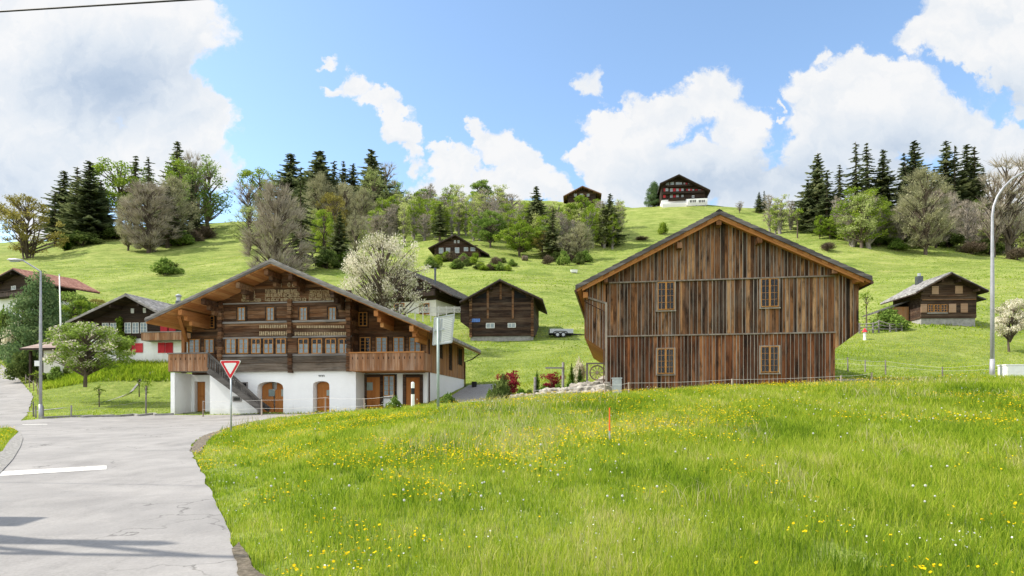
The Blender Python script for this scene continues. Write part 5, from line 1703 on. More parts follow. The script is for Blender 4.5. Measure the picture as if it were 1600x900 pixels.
t = thing('garden_lantern', 'little white lantern with a red cap standing alone in the right field', 'lantern', b)
p = MB(); p.tube([(0, 0, -.1), (0, 0, .3), (0, 0, .75)], [.16, .12, .14], 8); p.build('body', M['white'], t)
p = MB(); p.tube([(0, 0, .752), (0, 0, .85), (0, 0, 1.15)], [.26, .2, .03], 8); p.build('cap', M['red'], t)

# ------------------------------------------------------------------ fences
def fence(name, label, posts, wires, cat='fence', pr=.045, pm='post', wm='rope', wr=.012, sag=.04):
    """posts: (px, base_row, top_row, Y or None); wires: fraction of post height."""
    pts = []
    for px, br, tr_, Y in posts:
        if Y is None:
            b = hit(px, br); Yb = b.y
        else:
            b = ground_at(px, Y); Yb = Y
        pts.append((b, max(.35, EYE + (HY - tr_) / F * Yb - b.z)))
    t = thing(name, label, cat, pts[0][0])
    o = pts[0][0]
    for b, h_ in pts:
        p = MB(); q = b - o
        lx, ly = rc.uniform(-.03, .03), rc.uniform(-.03, .03)
        p.tube([(q.x, q.y, q.z - .3), (q.x + lx, q.y + ly, q.z + h_)], [pr * 1.1, pr * .9], 7); p.build('post', M[pm], t)
    if wires:
        p = MB()
        for f in wires:
            for (b0, h0), (b1, h1) in zip(pts[:-1], pts[1:]):
                a, c = b0 - o + Vector((0, -pr - wr, h0 * f)), b1 - o + Vector((0, -pr - wr, h1 * f))
                p.tube([a, a.lerp(c, .25) - Vector((0, 0, sag * .75)), a.lerp(c, .5) - Vector((0, 0, sag)), a.lerp(c, .75) - Vector((0, 0, sag * .75)), c], wr, 4)
        p.build('wire', M[wm], t)
    return t
fence('roadside_fence', 'row of low posts with wire along the edge of the side road', [(35, 596, 581, 66), (40, 600, 585, 63), (46, 605, 589, 60), (52.5, 610, 594, 57), (59, 614, 598, 54.5), (61, 622, 606, 51)], [.8], wm='greywood')
fence('lawn_fence', 'grey posts at the lawn corner around the lamp', [(52.5, 647, 627, 40.5), (56, 653, 634, 39.2), (68, 652, 634, 39.4)], [], pm='greywood')
fence('lawn_border_fence', 'thin lone posts along the lawn edge beside the road', [(111, 654, 633, 39.9), (228, 651.5, 604, 42.2)], [.5], pr=.05, pm='greywood', wm='greywood', wr=.006)
fence('rope_fence', 'low rope fence on thin posts in front of the white chalet wall', [(317.5, 652, 626, 40.5), (409, 650, 624, 39.5), (508.5, 648, 620, 37.0), (570, 642, 622, 35.0), (614, 637, 616.5, 32.5)], [.95, .45], pr=.045, wr=.0055)
fence('electric_fence', 'white rope fence on short posts across the front of the barn', [(835, 622, 609, 31.0), (945, 616, 600, 30.2), (983, 612, 597, 30.2), (1143, 605, 592, 30.4), (1314, 600, 586.5, 31), (1361, 596, 582, 32)], [.93], pr=.045, wr=.0055)
fence('field_fence', 'wire fence on dark posts crossing the field right of the barn', [(1302, 585, 559, 44.5), (1325, 585, 558, 44), (1351.5, 585, 562, 43.5), (1384, 587, 562, 42), (1473, 589, 573, 39.5), (1547, 588, 566, 37), (1610, 588, 566, 36)], [.9, .6], pr=.045, pm='greywood', wr=.0055)
fence('picket_fence', 'short grey fence beside the small chalet garden', [(1343, 516, 505, 66), (1354, 516, 505, 66), (1364, 516, 504, 66), (1373, 516, 500, 66), (1391, 517, 506, 66), (1400, 517, 506, 66), (1409, 516, 505, 66)], [.9, .6, .3], pr=.09, pm='greywood', wm='greywood', wr=.05, sag=0)
# lattice fence by the dark house
b0, b1 = hit(626, 489, 70), hit(722, 489, 70)
Yl = 82.0
b0 = ground_at(624, Yl); b0.z = EYE + (HY - 488.5) / F * Yl; b1 = ground_at(722, Yl); b1.z = EYE + (HY - 488) / F * Yl
t = thing('lattice_fence', 'white lattice fence between the dark house and the log barn', 'fence', b0)
d_ = b1 - b0; hh = .68; p = MB(); n = 46
for i in range(n):
    a = d_ * (i / n); c = d_ * ((i + 1) / n)
    p.beam(a, c + Vector((0, 0, hh)), .05, .025, .5, up=(0, 1, 0)); p.beam(a + Vector((0, -.03, hh)), c + Vector((0, -.03, 0)), .05, .025, .5, up=(0, 1, 0))
p.beam((0, 0, 0), d_, .06, .05); p.beam((0, 0, hh), d_ + Vector((0, 0, hh)), .06, .05)
p.build('lattice', M['rope'], t)
for i in range(9):
    q = d_ * (i / 8); p = MB(); p.box(q.x - .06, q.x + .06, q.y - .01, q.y + .1, q.z - 1.2, q.z + hh + .1); p.build('post', M['rope'], t)

# rustic garden between chalet and barn: posts, pergola arm, wagon wheel
Yg = 36.5
b = ground_at(879.5, Yg)
t = thing('pole_gate', 'grey timber posts with a cross arm behind the red maples', 'garden frame', b)
def gq(px, row): return ((px - 879.5) / F * Yg, EYE + (HY - row) / F * Yg - b.z)
for px, r0, r1 in ((879.5, 566, 603), (835.5, 589, 610)):
    p = MB(); x, z1 = gq(px, r0); _, z0 = gq(px, r1); p.tube([(x, 0, z0 - .4), (x + .02, 0, z1)], .075, 8); p.build('post', M['greywood'], t)
p = MB(); p.beam((gq(852, 575)[0], -.1, gq(852, 575)[1]), (gq(880, 575)[0], -.1, gq(880, 575)[1]), .09, .09); p.build('cross_arm', M['greywood'], t)
Yw = 36.0
b = ground_at(933, Yw); b.z = EYE + (HY - 594) / F * Yw
t = thing('wagon_wheel', 'old spoked wagon wheel in a timber frame beside the barn', 'wagon wheel', b, RAD(-8))
R_ = .40; p = MB()
pts = [(R_ * math.cos(2 * PI * k / 24), 0, .42 + R_ * math.sin(2 * PI * k / 24)) for k in range(25)]
p.tube(pts, .045, 6, cap=False); p.build('rim', M['post'], t)
p = MB(); p.tube([(0, -.09, .42), (0, .09, .42)], .075, 10); p.build('hub', M['post'], t)
p = MB()
for k in range(10): a = 2 * PI * k / 10; p.tube([(.06 * math.cos(a), 0, .42 + .06 * math.sin(a)), ((R_ - .03) * math.cos(a), 0, .42 + (R_ - .03) * math.sin(a))], .02, 5)
p.build('spoke', M['post'], t)
p = MB(); p.box(-.62, -.50, -.05, .05, -.6, .9); p.box(.52, .62, -.05, .05, -.6, .9); p.box(-.62, .62, -.06, -.051 + .11, .90, .98); p.build('frame', M['greywood'], t)

# dry stone bank
rs = random.Random(21)
b = ground_at(870, 34.2)
t = thing('stone_bank', 'bank of rough pale boulders beside the left corner of the barn', 'stone wall', b)
wb = MB()
import bmesh
def boulder(mb, c, r, seed):
    bm_ = bmesh.new(); bmesh.ops.create_icosphere(bm_, subdivisions=2, radius=1)
    o = Vector((seed * 3.1, seed * 1.7, seed * .9))
    vs = []
    for v in bm_.verts:
        n_ = mnoise.noise(v.co * 1.1 + o) * .45 + mnoise.noise(v.co * 2.6 + o) * .16
        q = v.co * (1 + n_)
        vs.append((c[0] + q.x * r[0], c[1] + q.y * r[1], c[2] + q.z * r[2]))
    mb.add(vs, [tuple(v.index for v in f.verts) for f in bm_.faces], rs.random()); bm_.free()
k = 0
for px in np.arange(800, 947, 3.4):
    f = (px - 800) / 147
    nrow = 1 + int(f * 3.2)
    for j in range(nrow):
        Y = 33.2 + j * .35 + rs.uniform(-.15, .15)
        row = 620.5 - f * 7 - j * (5.2 + 1.6 * f) + rs.uniform(-1.2, 1.2)
        q = P(px + rs.uniform(-1.5, 1.5), row, Y) - b
        s0 = rs.uniform(.15, .27) * (.8 + .35 * f)
        boulder(wb, q, (s0 * rs.uniform(.9, 1.4), s0, s0 * rs.uniform(.65, .9)), k); k += 1
wb.build('boulders', M['stone'], t)
fl = MB(); q0 = P(805, 622, 34.0) - b; q1 = P(946, 612, 34.4) - b; q2 = P(946, 596, 35.2) - b; q3 = P(880, 606, 35) - b
fl.add([q0, q1, q2, q3, q0 + Vector((0, .6, -1)), q1 + Vector((0, .6, -1)), q2 + Vector((0, .6, -1)), q3 + Vector((0, .6, -1))], [(0, 1, 2, 3), (0, 4, 5, 1), (1, 5, 6, 2), (2, 6, 7, 3), (3, 7, 4, 0)])
fl.build('earth_fill', M['gravel'], t)

# overhead cable and the poles that carry it; the near pole throws its shadow over the road
def utility_pole(label, x, y, H, r0=.17, cross=True):
    b = Vector((x, y, gz(x, y)))
    t = thing('utility_pole', label, 'utility pole', b)
    p = MB(); p.tube([(0, 0, -.6), (0, 0, H)], [r0, r0 * .72], 12); p.build('pole', M['post'], t, True)
    if cross:
        p = MB(); p.box(-.55, .55, -.06, .06, H - .75, H - .63); p.build('crossarm', M['greywood'], t)
        for xx in (-.45, .45, 0):
            p = MB(); z = H - .63 if xx else H; p.tube([(xx, 0, z), (xx, 0, z + .1), (xx, 0, z + .2)], [.05, .075, .04], 8); p.build('insulator', M['white'], t)
    return t
ka = 1 / math.tan(SUN_EL)
def caster(tx, ty, H):                     # where a pole of height H must stand for its tip's shadow to fall at tx, ty
    return tx - H * ka * math.cos(SUN_FWD), ty + H * ka * math.sin(SUN_FWD)
x_, y_ = caster(-4.2, 7.62, 8.6)
utility_pole('thick timber utility pole with crossarm standing left of the road', x_, y_, 8.6)
up_ = bpy.data.objects['utility_pole']
lat = 8.87 - (y_ - 5.4 * ka * math.sin(SUN_FWD))
p = MB(); p.box(-.28, .28, lat - .3, lat + .3, 5.1, 5.75); p.box(-.05, .35, lat - .2, lat + .16, 4.75, 5.08); p.build('shadow_box', M['steel'], up_)  # unseen box added so its shadow makes a dark patch on the road
p = MB(); p.beam((0, 0, 5.2), (0, lat - .28, 5.4), .08, .08); p.build('bracket', M['steel'], up_)
x2, y2 = caster(-2.9, 7.02, 9.6)
t = utility_pole('thin timber pole propped against its neighbour left of the road', x2, y2, 9.6, .075, False)
p = MB(); p.beam((0, 0, 9.0), (2.6, 1.4, 0.0), .1, .1); p.beam((0, 0, 7.4), (x_ - x2, y_ - y2, 5.2), .09, .09); p.beam((0, 0, 4.6), (x_ - x2, y_ - y2, 6.8), .09, .09); p.build('strut', M['post'], t)
A, Bc = P(0, 18, 12.14), P(290, 0, 11.8)
dirn = (Bc - A)
e0, e1 = A - dirn * 3.2, A + dirn * 7.5
p = MB(); p.tube([e0] + [e0.lerp(e1, i / 12) - Vector((0, 0, .0)) for i in range(1, 12)] + [e1], .016, 6)
tag(p.build('overhead_cable', M['cable']), 'black overhead cable crossing the top corner of the sky', 'cable')
for e, nm in ((e0, 'timber pole holding the far end of the overhead cable'), (e1, 'timber pole holding the other end of the overhead cable')):
    utility_pole(nm, e.x, e.y, e.z - gz(e.x, e.y) + .02, .14, False)
# ------------------------------------------------------------------ plants
def norm(v): return v / (np.linalg.norm(v, axis=-1, keepdims=True) + 1e-9)

def limb(mb, a, b, r0, r1, rng, bend=.12, n=4, sides=5, sag=0.0):
    a, b = Vector(a), Vector(b)
    L = (b - a).length
    off = Vector((rng.uniform(-1, 1), rng.uniform(-1, 1), rng.uniform(-.6, .6))) * L * bend
    pts, rr = [], []
    for i in range(n + 1):
        t = i / n
        p = a.lerp(b, t) + off * math.sin(PI * t) - Vector((0, 0, sag * L * math.sin(PI * t)))
        pts.append(p); rr.append(r0 + (r1 - r0) * t)
    mb.tube(pts, rr, sides, cap=False)
    return pts


def quads_at(c, size, rs, flat=0.0, asp=.6):
    """random leaf quads at centres c (n,3) -> verts, faces"""
    n = len(c)
    d = norm(rs.normal(size=(n, 3)))
    u = norm(np.cross(d, rs.normal(size=(n, 3))))
    if flat:
        u[:, 2] *= (1 - flat); u = norm(u)
    w = norm(np.cross(u, d))
    s = size * rs.uniform(.6, 1.3, size=(n, 1))
    a = c - u * s
    b = c + w * s * asp
    e = c + u * s
    f = c - w * s * asp
    v = np.stack([a, b, e, f], 1).reshape(-1, 3)
    q = np.arange(4 * n).reshape(n, 4)
    return v, q


def strips_at(p, q, w, rs):
    """thin twig strips (two crossed triangles would be hidden at this size: one tapering quad each)"""
    n = len(p)
    d = norm(q - p)
    s = norm(np.cross(d, rs.normal(size=(n, 3)))) * w
    v = np.stack([p - s, p + s, q + s * .35, q - s * .35], 1).reshape(-1, 3)
    return v, np.arange(4 * n).reshape(n, 4)


PROTO = {}
def proto(key, name, trunk_mb, bark, v, q, rnd, leaf_m, crown_name='crown'):
    t = trunk_mb.build('trunk', bark); c = np_mesh(crown_name, v, [q], leaf_m, [rnd])
    for o in (t, c): COL.objects.unlink(o)
    PROTO[key] = (name, [('trunk', t.data), (crown_name, c.data)])


def broadleaf(key, name, seed, leaf_m, bark='bark', z0=.22, shape='round', clumps=46, per=110, lsize=.022, width=.36, spread=.085, twig_mix=0.0, trunks=1, bare=.0, hole=.0, lean=0.0, top_heavy=0):
    rng = random.Random(seed); rs = np.random.RandomState(seed)
    tb = MB()
    cc = []
    tries = 0
    while len(cc) < clumps and tries < 4000:
        tries += 1
        h = rng.random()
        a = rng.uniform(0, 2 * PI)
        if shape == 'round': env = math.sqrt(max(0, 1 - (2 * h - 1) ** 2)) ** .8
        elif shape == 'oval': env = max(0, math.sin(PI * (h * .92 + .04))) ** .6 * (.75 + .25 * (1 - h))
        elif shape == 'umbrella': env = (.35 + .8 * h) * math.sqrt(max(0, 1 - max(0, (h - .6) / .4) ** 2))
        elif shape == 'vase': env = (.25 + .75 * h ** .8) * math.sqrt(max(0, 1 - max(0, (h - .75) / .25) ** 2))
        elif shape == 'cone': env = (1 - h) ** .62
        elif shape == 'column': env = .55 + .45 * math.sin(PI * h)
        r = env * math.sqrt(rng.uniform(.12, 1))
        ang_bulge = 1 + .22 * math.sin(2 * a + seed) + .15 * math.sin(3 * a + seed * 2)
        p = np.array([math.cos(a) * r * width * ang_bulge + lean * h, math.sin(a) * r * width * ang_bulge, z0 + (1 - z0 - .03) * h])
        if top_heavy and rng.random() > .25 + .75 * h: continue
        if any(np.linalg.norm(p - o_) < spread * .75 for o_ in cc): continue
        cc.append(p)
    cc = np.array(cc)
    # stems
    for k in range(trunks):
        bx, by = (rng.uniform(-.05, .05), rng.uniform(-.05, .05)) if trunks > 1 else (0, 0)
        tx, ty = (rng.uniform(-.7, .7) * width, rng.uniform(-.7, .7) * width) if trunks > 1 else (lean * .7 + rng.uniform(-.03, .03), rng.uniform(-.03, .03))
        r0 = .026 if trunks == 1 else .014
        limb(tb, (bx, by, -.03), (tx, ty, .82), r0, r0 * .25, rng, .05, 7, 7)
    for p in cc:
        zb = max(z0 * .55, p[2] - .16 - .35 * math.hypot(p[0], p[1]))
        zb = min(zb, .72)
        f = zb / .82
        base = (lean * .7 * f, 0, zb)
        limb(tb, base, p, .0085 + .004 * rng.random(), .0022, rng, .10, 4, 4, -.05)
    vs, qs, rn = [], [], []
    nv = 0
    for p in cc:
        n = int(per * rng.uniform(.6, 1.3))
        tone = rng.uniform(-.22, .22)
        dirs = norm(rs.normal(size=(n, 3)))
        rad = spread * rs.uniform(.15, 1, size=(n, 1)) ** .6
        c = p + dirs * rad * np.array([1.1, 1.1, .8])
        if twig_mix > 0:
            m_ = int(n * twig_mix)
            out = norm(p - np.array([lean * .5, 0, p[2] - .18 - .2 * rng.random()])) 
            e = c[:m_]
            st = p + (e - p) * rs.uniform(-.1, .35, size=(m_, 1)) - out * spread * .35
            v, q = strips_at(st, e + out * spread * rs.uniform(.1, .7, size=(m_, 1)), .0021, rs)
            vs.append(v); qs.append(q + nv); nv += len(v); rn.append(np.clip(rs.uniform(.15, .75, m_) + tone * .5, 0, 1))
            c = c[m_:]
        if len(c):
            v, q = quads_at(c, lsize, rs)
            vs.append(v); qs.append(q + nv); nv += len(v); rn.append(np.clip(.5 + tone + rs.uniform(-.3, .3, len(c)), 0, 1))
    proto(key, name, tb, M[bark], np.concatenate(vs), np.concatenate(qs), np.concatenate(rn), leaf_m)


def spruce(key, name, seed, leaf_m, width=.17, levels=26, z0=.07, droop=.30, ragged=.3, gap=0.0):
    rng = random.Random(seed); rs = np.random.RandomState(seed)
    tb = MB()
    limb(tb, (0, 0, -.03), (rng.uniform(-.01, .01), 0, 1), .018, .0015, rng, .008, 8, 7)
    vs, qs, rn = [], [], []
    nv = 0
    def put(v, tone):
        nonlocal nv
        k = len(v) // 4
        vs.append(v); qs.append(np.arange(4 * k).reshape(k, 4) + nv); nv += len(v); rn.append(np.clip(tone, 0, 1))
    bias = rng.uniform(0, 6.28)
    for i in range(levels):
        h = z0 + (1 - z0) * (i / levels) ** .96
        L0 = (width * (1 - h) ** .82 + .006) * rng.uniform(.80, 1.16)
        if h < .2: L0 *= .75 + 1.25 * h
        nb = 9 if h < .6 else 7 if h < .85 else 5
        a0 = rng.uniform(0, 2 * PI)
        for b in range(nb):
            if rng.random() < gap: continue
            a = a0 + 2 * PI * b / nb + rng.uniform(-.35, .35)
            L = L0 * (1 + rng.uniform(-ragged * 1.3, ragged)) * (1 + .12 * math.cos(a - bias))
            hh = h + rng.uniform(-.012, .012)
            d = np.array([math.cos(a), math.sin(a), 0.])
            s = np.array([-math.sin(a), math.cos(a), 0.])
            tone = rng.uniform(-.22, .22)
            k = max(5, int(L / .010))
            t = (np.arange(k) + .5) / k
            zz = hh + .015 - droop * L * (t ** 1.2) + .20 * L * t ** 3.5
            pos = d[None] * (t * L)[:, None] + np.stack([t * 0, t * 0, zz], 1)
            for side in (-1, 1):
                w = (L * .26 * (1 - t) ** .8 + .005) * rs.uniform(.5, 1.2, k)
                tip = pos + side * s[None] * w[:, None] + d[None] * (w * .9)[:, None] - np.array([0, 0, 1])[None] * (w * (.25 + .4 * rs.uniform(size=k)))[:, None]
                hw = .0062 + .005 * rs.uniform(size=(k, 1))
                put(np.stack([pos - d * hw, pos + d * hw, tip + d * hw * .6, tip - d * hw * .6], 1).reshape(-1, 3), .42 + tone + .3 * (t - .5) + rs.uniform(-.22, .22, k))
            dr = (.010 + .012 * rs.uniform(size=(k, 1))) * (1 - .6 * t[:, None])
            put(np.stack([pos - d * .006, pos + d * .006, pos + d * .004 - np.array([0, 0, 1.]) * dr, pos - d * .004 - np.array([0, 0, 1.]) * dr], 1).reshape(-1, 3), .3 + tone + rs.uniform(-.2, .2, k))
    proto(key, name, tb, M['bark'], np.concatenate(vs), np.concatenate(qs), np.concatenate(rn), leaf_m)


def shrub(key, name, seed, leaf_m, clumps=26, per=90, lsize=.06, up=.8, stems=7, width=.62, crown='foliage', twigs=0.0, spread=.24):
    rng = random.Random(seed); rs = np.random.RandomState(seed)
    tb = MB()
    vs, qs, rn = [], [], []
    nv = 0
    for i in range(clumps):
        a = rng.uniform(0, 2 * PI); el = rng.uniform(.05, 1) * PI / 2
        r = rng.uniform(.5, .85)
        p = np.array([math.cos(a) * math.cos(el) * r * width, math.sin(a) * math.cos(el) * r * width, math.sin(el) * r * up + .10])
        if i < stems: limb(tb, (rng.uniform(-.05, .05), rng.uniform(-.05, .05), -.08), p, .022, .006, rng, .1, 3, 4)
        n = int(per * rng.uniform(.6, 1.3)); tone = rng.uniform(-.25, .25)
        c = p + norm(rs.normal(size=(n, 3))) * spread * rs.uniform(.1, 1, size=(n, 1)) ** .6
        c[:, 2] = np.maximum(c[:, 2], .01)
        if twigs:
            m_ = int(n * twigs)
            st = c[:m_] * rs.uniform(.3, .7, size=(m_, 1)); v, q = strips_at(st, c[:m_] * rs.uniform(1, 1.25, size=(m_, 1)), .008, rs)
            vs.append(v); qs.append(q + nv); nv += len(v); rn.append(rs.uniform(.1, .8, m_)); c = c[m_:]
        v, q = quads_at(c, lsize, rs)
        vs.append(v); qs.append(q + nv); nv += len(v); rn.append(np.clip(.5 + tone + rs.uniform(-.3, .3, len(c)), 0, 1))
    proto(key, name, tb, M['bark'], np.concatenate(vs), np.concatenate(qs), np.concatenate(rn), leaf_m, crown)


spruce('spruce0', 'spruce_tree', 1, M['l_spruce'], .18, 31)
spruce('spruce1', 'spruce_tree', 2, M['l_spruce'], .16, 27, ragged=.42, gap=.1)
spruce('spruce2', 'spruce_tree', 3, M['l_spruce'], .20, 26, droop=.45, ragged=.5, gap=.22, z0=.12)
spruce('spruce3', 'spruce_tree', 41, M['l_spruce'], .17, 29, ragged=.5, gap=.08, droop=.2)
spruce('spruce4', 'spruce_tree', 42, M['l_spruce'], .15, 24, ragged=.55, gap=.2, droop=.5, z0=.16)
spruce('thuja', 'young_conifer', 5, M['l_thuja'], .20, 34, z0=.02, droop=-.5, ragged=.2)
broadleaf('pine', 'conifer_tree', 4, M['l_pine'], z0=.03, shape='cone', clumps=150, per=150, lsize=.013, width=.40, spread=.085)
broadleaf('leafy0', 'leafy_tree', 11, M['l_mid'], z0=.22, clumps=60, per=120, lsize=.018, width=.36)
broadleaf('leafy1', 'leafy_tree', 12, M['l_bright'], z0=.2, clumps=55, per=120, lsize=.018, width=.40)
broadleaf('umbrella', 'leafy_tree', 13, M['l_bright'], z0=.30, shape='umbrella', clumps=46, per=100, lsize=.015, width=.42, spread=.075, top_heavy=1)
broadleaf('sparse', 'leafy_tree', 14, M['l_mid'], z0=.2, shape='oval', clumps=62, per=46, lsize=.014, width=.30, spread=.08, twig_mix=.35)
broadleaf('sparse1', 'leafy_tree', 34, M['l_pale'], z0=.15, shape='oval', clumps=60, per=60, lsize=.014, width=.30, spread=.08, twig_mix=.35)
broadleaf('olive', 'willow_tree', 15, M['l_olive'], z0=.12, shape='round', clumps=85, per=75, lsize=.014, width=.42, spread=.075, twig_mix=.25, trunks=6)
broadleaf('bare', 'budding_tree', 16, M['twig'], z0=.10, shape='oval', clumps=120, per=85, lsize=.006, width=.36, spread=.09, twig_mix=.94)
broadleaf('bare2', 'budding_tree', 17, M['l_grey'], z0=.12, shape='oval', clumps=105, per=85, lsize=.010, width=.36, spread=.085, twig_mix=.66)
broadleaf('bare3', 'budding_tree', 46, M['twig'], z0=.08, shape='column', clumps=110, per=80, lsize=.006, width=.30, spread=.085, twig_mix=.9)
broadleaf('bare4', 'budding_tree', 47, M['l_grey'], z0=.16, shape='round', clumps=90, per=80, lsize=.010, width=.36, spread=.085, twig_mix=.6)
broadleaf('airy', 'bare_tree', 18, M['twig'], z0=.25, shape='vase', clumps=60, per=34, lsize=.005, width=.34, spread=.085, twig_mix=.92)
broadleaf('birch0', 'young_tree', 19, M['l_belt'], 'bark_pale', z0=.14, shape='column', clumps=46, per=48, lsize=.012, width=.13, spread=.055, twig_mix=.4)
broadleaf('birch1', 'young_tree', 20, M['l_bright'], 'bark_pale', z0=.14, shape='column', clumps=46, per=52, lsize=.012, width=.15, spread=.06, twig_mix=.3)
broadleaf('birch2', 'young_tree', 21, M['l_bright'], 'bark_pale', z0=.12, shape='oval', clumps=55, per=62, lsize=.013, width=.19, spread=.06, twig_mix=.25)
broadleaf('birch3', 'young_tree', 22, M['twig'], 'bark_pale', z0=.14, shape='column', clumps=58, per=40, lsize=.006, width=.15, spread=.06, twig_mix=.9)
broadleaf('blossom', 'blossom_tree', 23, M['l_blossom'], z0=.28, shape='round', clumps=120, per=95, lsize=.0105, width=.50, spread=.08, twig_mix=.2, trunks=2)
broadleaf('apple', 'apple_tree', 24, M['l_apple'], z0=.26, shape='round', clumps=90, per=130, lsize=.017, width=.50, spread=.09, twig_mix=.12)
broadleaf('apple2', 'blossom_tree', 25, M['l_blossom'], z0=.34, shape='round', clumps=70, per=130, lsize=.017, width=.42, spread=.085, lean=.14)
broadleaf('sapling', 'sapling', 26, M['l_bright'], z0=.55, shape='round', clumps=12, per=16, lsize=.03, width=.13, spread=.07, twig_mix=.3)
broadleaf('maple', 'red_maple', 27, M['l_red'], z0=.25, shape='umbrella', clumps=26, per=60, lsize=.035, width=.42, spread=.13)
shrub('bush', 'bush', 31, M['l_mid'])
shrub('bush_bright', 'bush', 32, M['l_bright'], lsize=.05)
shrub('bush_dark', 'shrub', 33, M['l_shrub'], clumps=40, per=160, lsize=.04, spread=.2)
shrub('bush_brown', 'shrub', 35, M['l_brown'], twigs=.5, lsize=.04)
shrub('bush_white', 'blossom_shrub', 36, M['l_blossom'], lsize=.035, per=130)
shrub('juniper', 'low_shrub', 37, M['l_shrub'], up=.4, width=.8, clumps=30)
shrub('thuja_shrub', 'shrub', 38, M['l_thuja'], up=.6, lsize=.05)
shrub('tussock', 'grass_clump', 39, M['l_bright'], up=.7, twigs=.8, width=.6)

rt = random.Random(77)
ORD = ['', 'second', 'third', 'fourth', 'fifth', 'sixth', 'seventh', 'eighth', 'ninth', 'tenth']
ALT = {'spruce0': ['spruce0', 'spruce3'], 'spruce1': ['spruce1', 'spruce4'], 'bare': ['bare', 'bare3'], 'bare2': ['bare2', 'bare4']}
def place(key, base, h, w=None, label=None, cat=None, group=None, yaw=None, sink=.0):
    """h: height in metres, w: width in metres at its widest (None: the kind's own)"""
    key = rt.choice(ALT.get(key, [key]))
    name, parts = PROTO[key]
    t = thing(name, label, cat or CATS.get(name, 'tree'), base - Vector((0, 0, sink)), rt.uniform(0, 2 * PI) if yaw is None else yaw, group)
    nat = NAT[key]
    s = h
    sw = (w / nat) if w else h
    t.scale = (sw, sw, s)
    for pn, me in parts:
        o = bpy.data.objects.new(pn, me); COL.objects.link(o); o.parent = t
    return t
CATS = {'bush': 'bush', 'shrub': 'shrub', 'low_shrub': 'shrub', 'blossom_shrub': 'shrub', 'grass_clump': 'plant', 'sapling': 'young tree', 'young_conifer': 'conifer', 'red_maple': 'small tree'}
NAT = {}
for k_, (n_, ps) in PROTO.items():
    a = np.empty(len(ps[1][1].vertices) * 3, np.float32); ps[1][1].vertices.foreach_get('co', a); a = a.reshape(-1, 3)
    lo, hi_ = np.percentile(a[:, :2], .4, axis=0), np.percentile(a[:, :2], 99.6, axis=0)
    NAT[k_] = float((hi_ - lo).mean())
    top = float(np.percentile(a[:, 2], 99.95))
    for _, me in ps:                                # unit height
        me.transform(Matrix.Diagonal((1 / top, 1 / top, 1 / top, 1)))
    NAT[k_] /= top

def plant(key, px, base, top, wpx=None, label=None, cat=None, group=None, Y=None, y0=34.0, sink=.05):
    b = hit(px, base, y0) if Y is None else ground_at(px, Y)
    if Y is not None and base is not None and False: pass
    h = max(.2, EYE + (HY - top) / F * b.y - b.z)
    w = wpx / F * b.y * (1.5 if key[:6] == 'spruce' else .84 if key in ('bare', 'bare2') else 1) if wpx else None
    return place(key, b, h, w, label, cat, group, sink=sink)

def clump(rows, desc, where, group=None):
    """rows: (key, px, base, top, wpx[, Y]); labels count within each key's description from the left"""
    by = {}
    for r in rows: by.setdefault(desc[r[0]], []).append(r)
    for ds, L in by.items():
        L.sort(key=lambda r: r[1])
        for i, r in enumerate(L):
            if len(L) == 1: lab = f'{ds} {where}'
            elif i == 0: lab = f'leftmost {ds} {where}'
            elif i == len(L) - 1: lab = f'rightmost {ds} {where}'
            else: lab = f'{ds}, {ORD[i]} from left, {where}'
            plant(r[0], r[1], r[2], r[3], r[4], lab, group=group, Y=r[5] if len(r) > 5 else None)

# hilltop clump on the left
clump([('olive', 43, 404, 306, 90), ('spruce0', 101, 378, 267, 46), ('spruce1', 121, 378, 262, 40), ('spruce0', 140, 377, 252, 52), ('spruce1', 158, 372, 282, 40), ('spruce2', 86, 384, 300, 34),
       ('umbrella', 190, 362, 254, 88), ('spruce1', 212, 356, 244, 40), ('spruce2', 232, 358, 246, 44), ('spruce0', 278, 352, 221, 42), ('umbrella', 284, 362, 249, 56), ('bare', 232, 396, 281, 92),
       ('bare2', 268, 384, 272, 74), ('spruce1', 262, 388, 292, 40), ('sparse', 326, 358, 245, 70), ('sparse', 306, 366, 258, 50), ('airy', 300, 362, 232, 40), ('spruce2', 300, 372, 280, 40), ('spruce1', 250, 384, 300, 40), ('bare2', 200, 392, 300, 50)],
      {'olive': 'round olive yellow willow with many stems', 'spruce0': 'tall full dark spruce', 'spruce1': 'narrow dark spruce', 'spruce2': 'ragged dark spruce', 'umbrella': 'bright spring green tree with a spreading top',
       'bare': 'dense grey twiggy tree', 'bare2': 'grey green budding tree', 'sparse': 'thin leaved green tree', 'airy': 'bare branched tree'}, 'on the far left hilltop')
clump([('bush_brown', 300, 378, 356, 34), ('bush_brown', 322, 374, 350, 32), ('bush', 284, 384, 358, 34), ('thuja', 103, 391, 370, 16), ('bush_dark', 130, 384, 362, 60), ('bush_dark', 180, 374, 352, 50)],
      {'bush_brown': 'pale brown bush', 'bush': 'green bush', 'thuja': 'tiny conifer', 'bush_dark': 'dark undergrowth bush'}, 'at the foot of the far left hilltop trees')
plant('bush', 258, 429, 402, 42, 'round green bush alone on the left pasture slope', y0=60)
plant('bush_dark', 268, 427, 409, 30, 'dark low bush tucked behind the round bush on the pasture slope', y0=60)
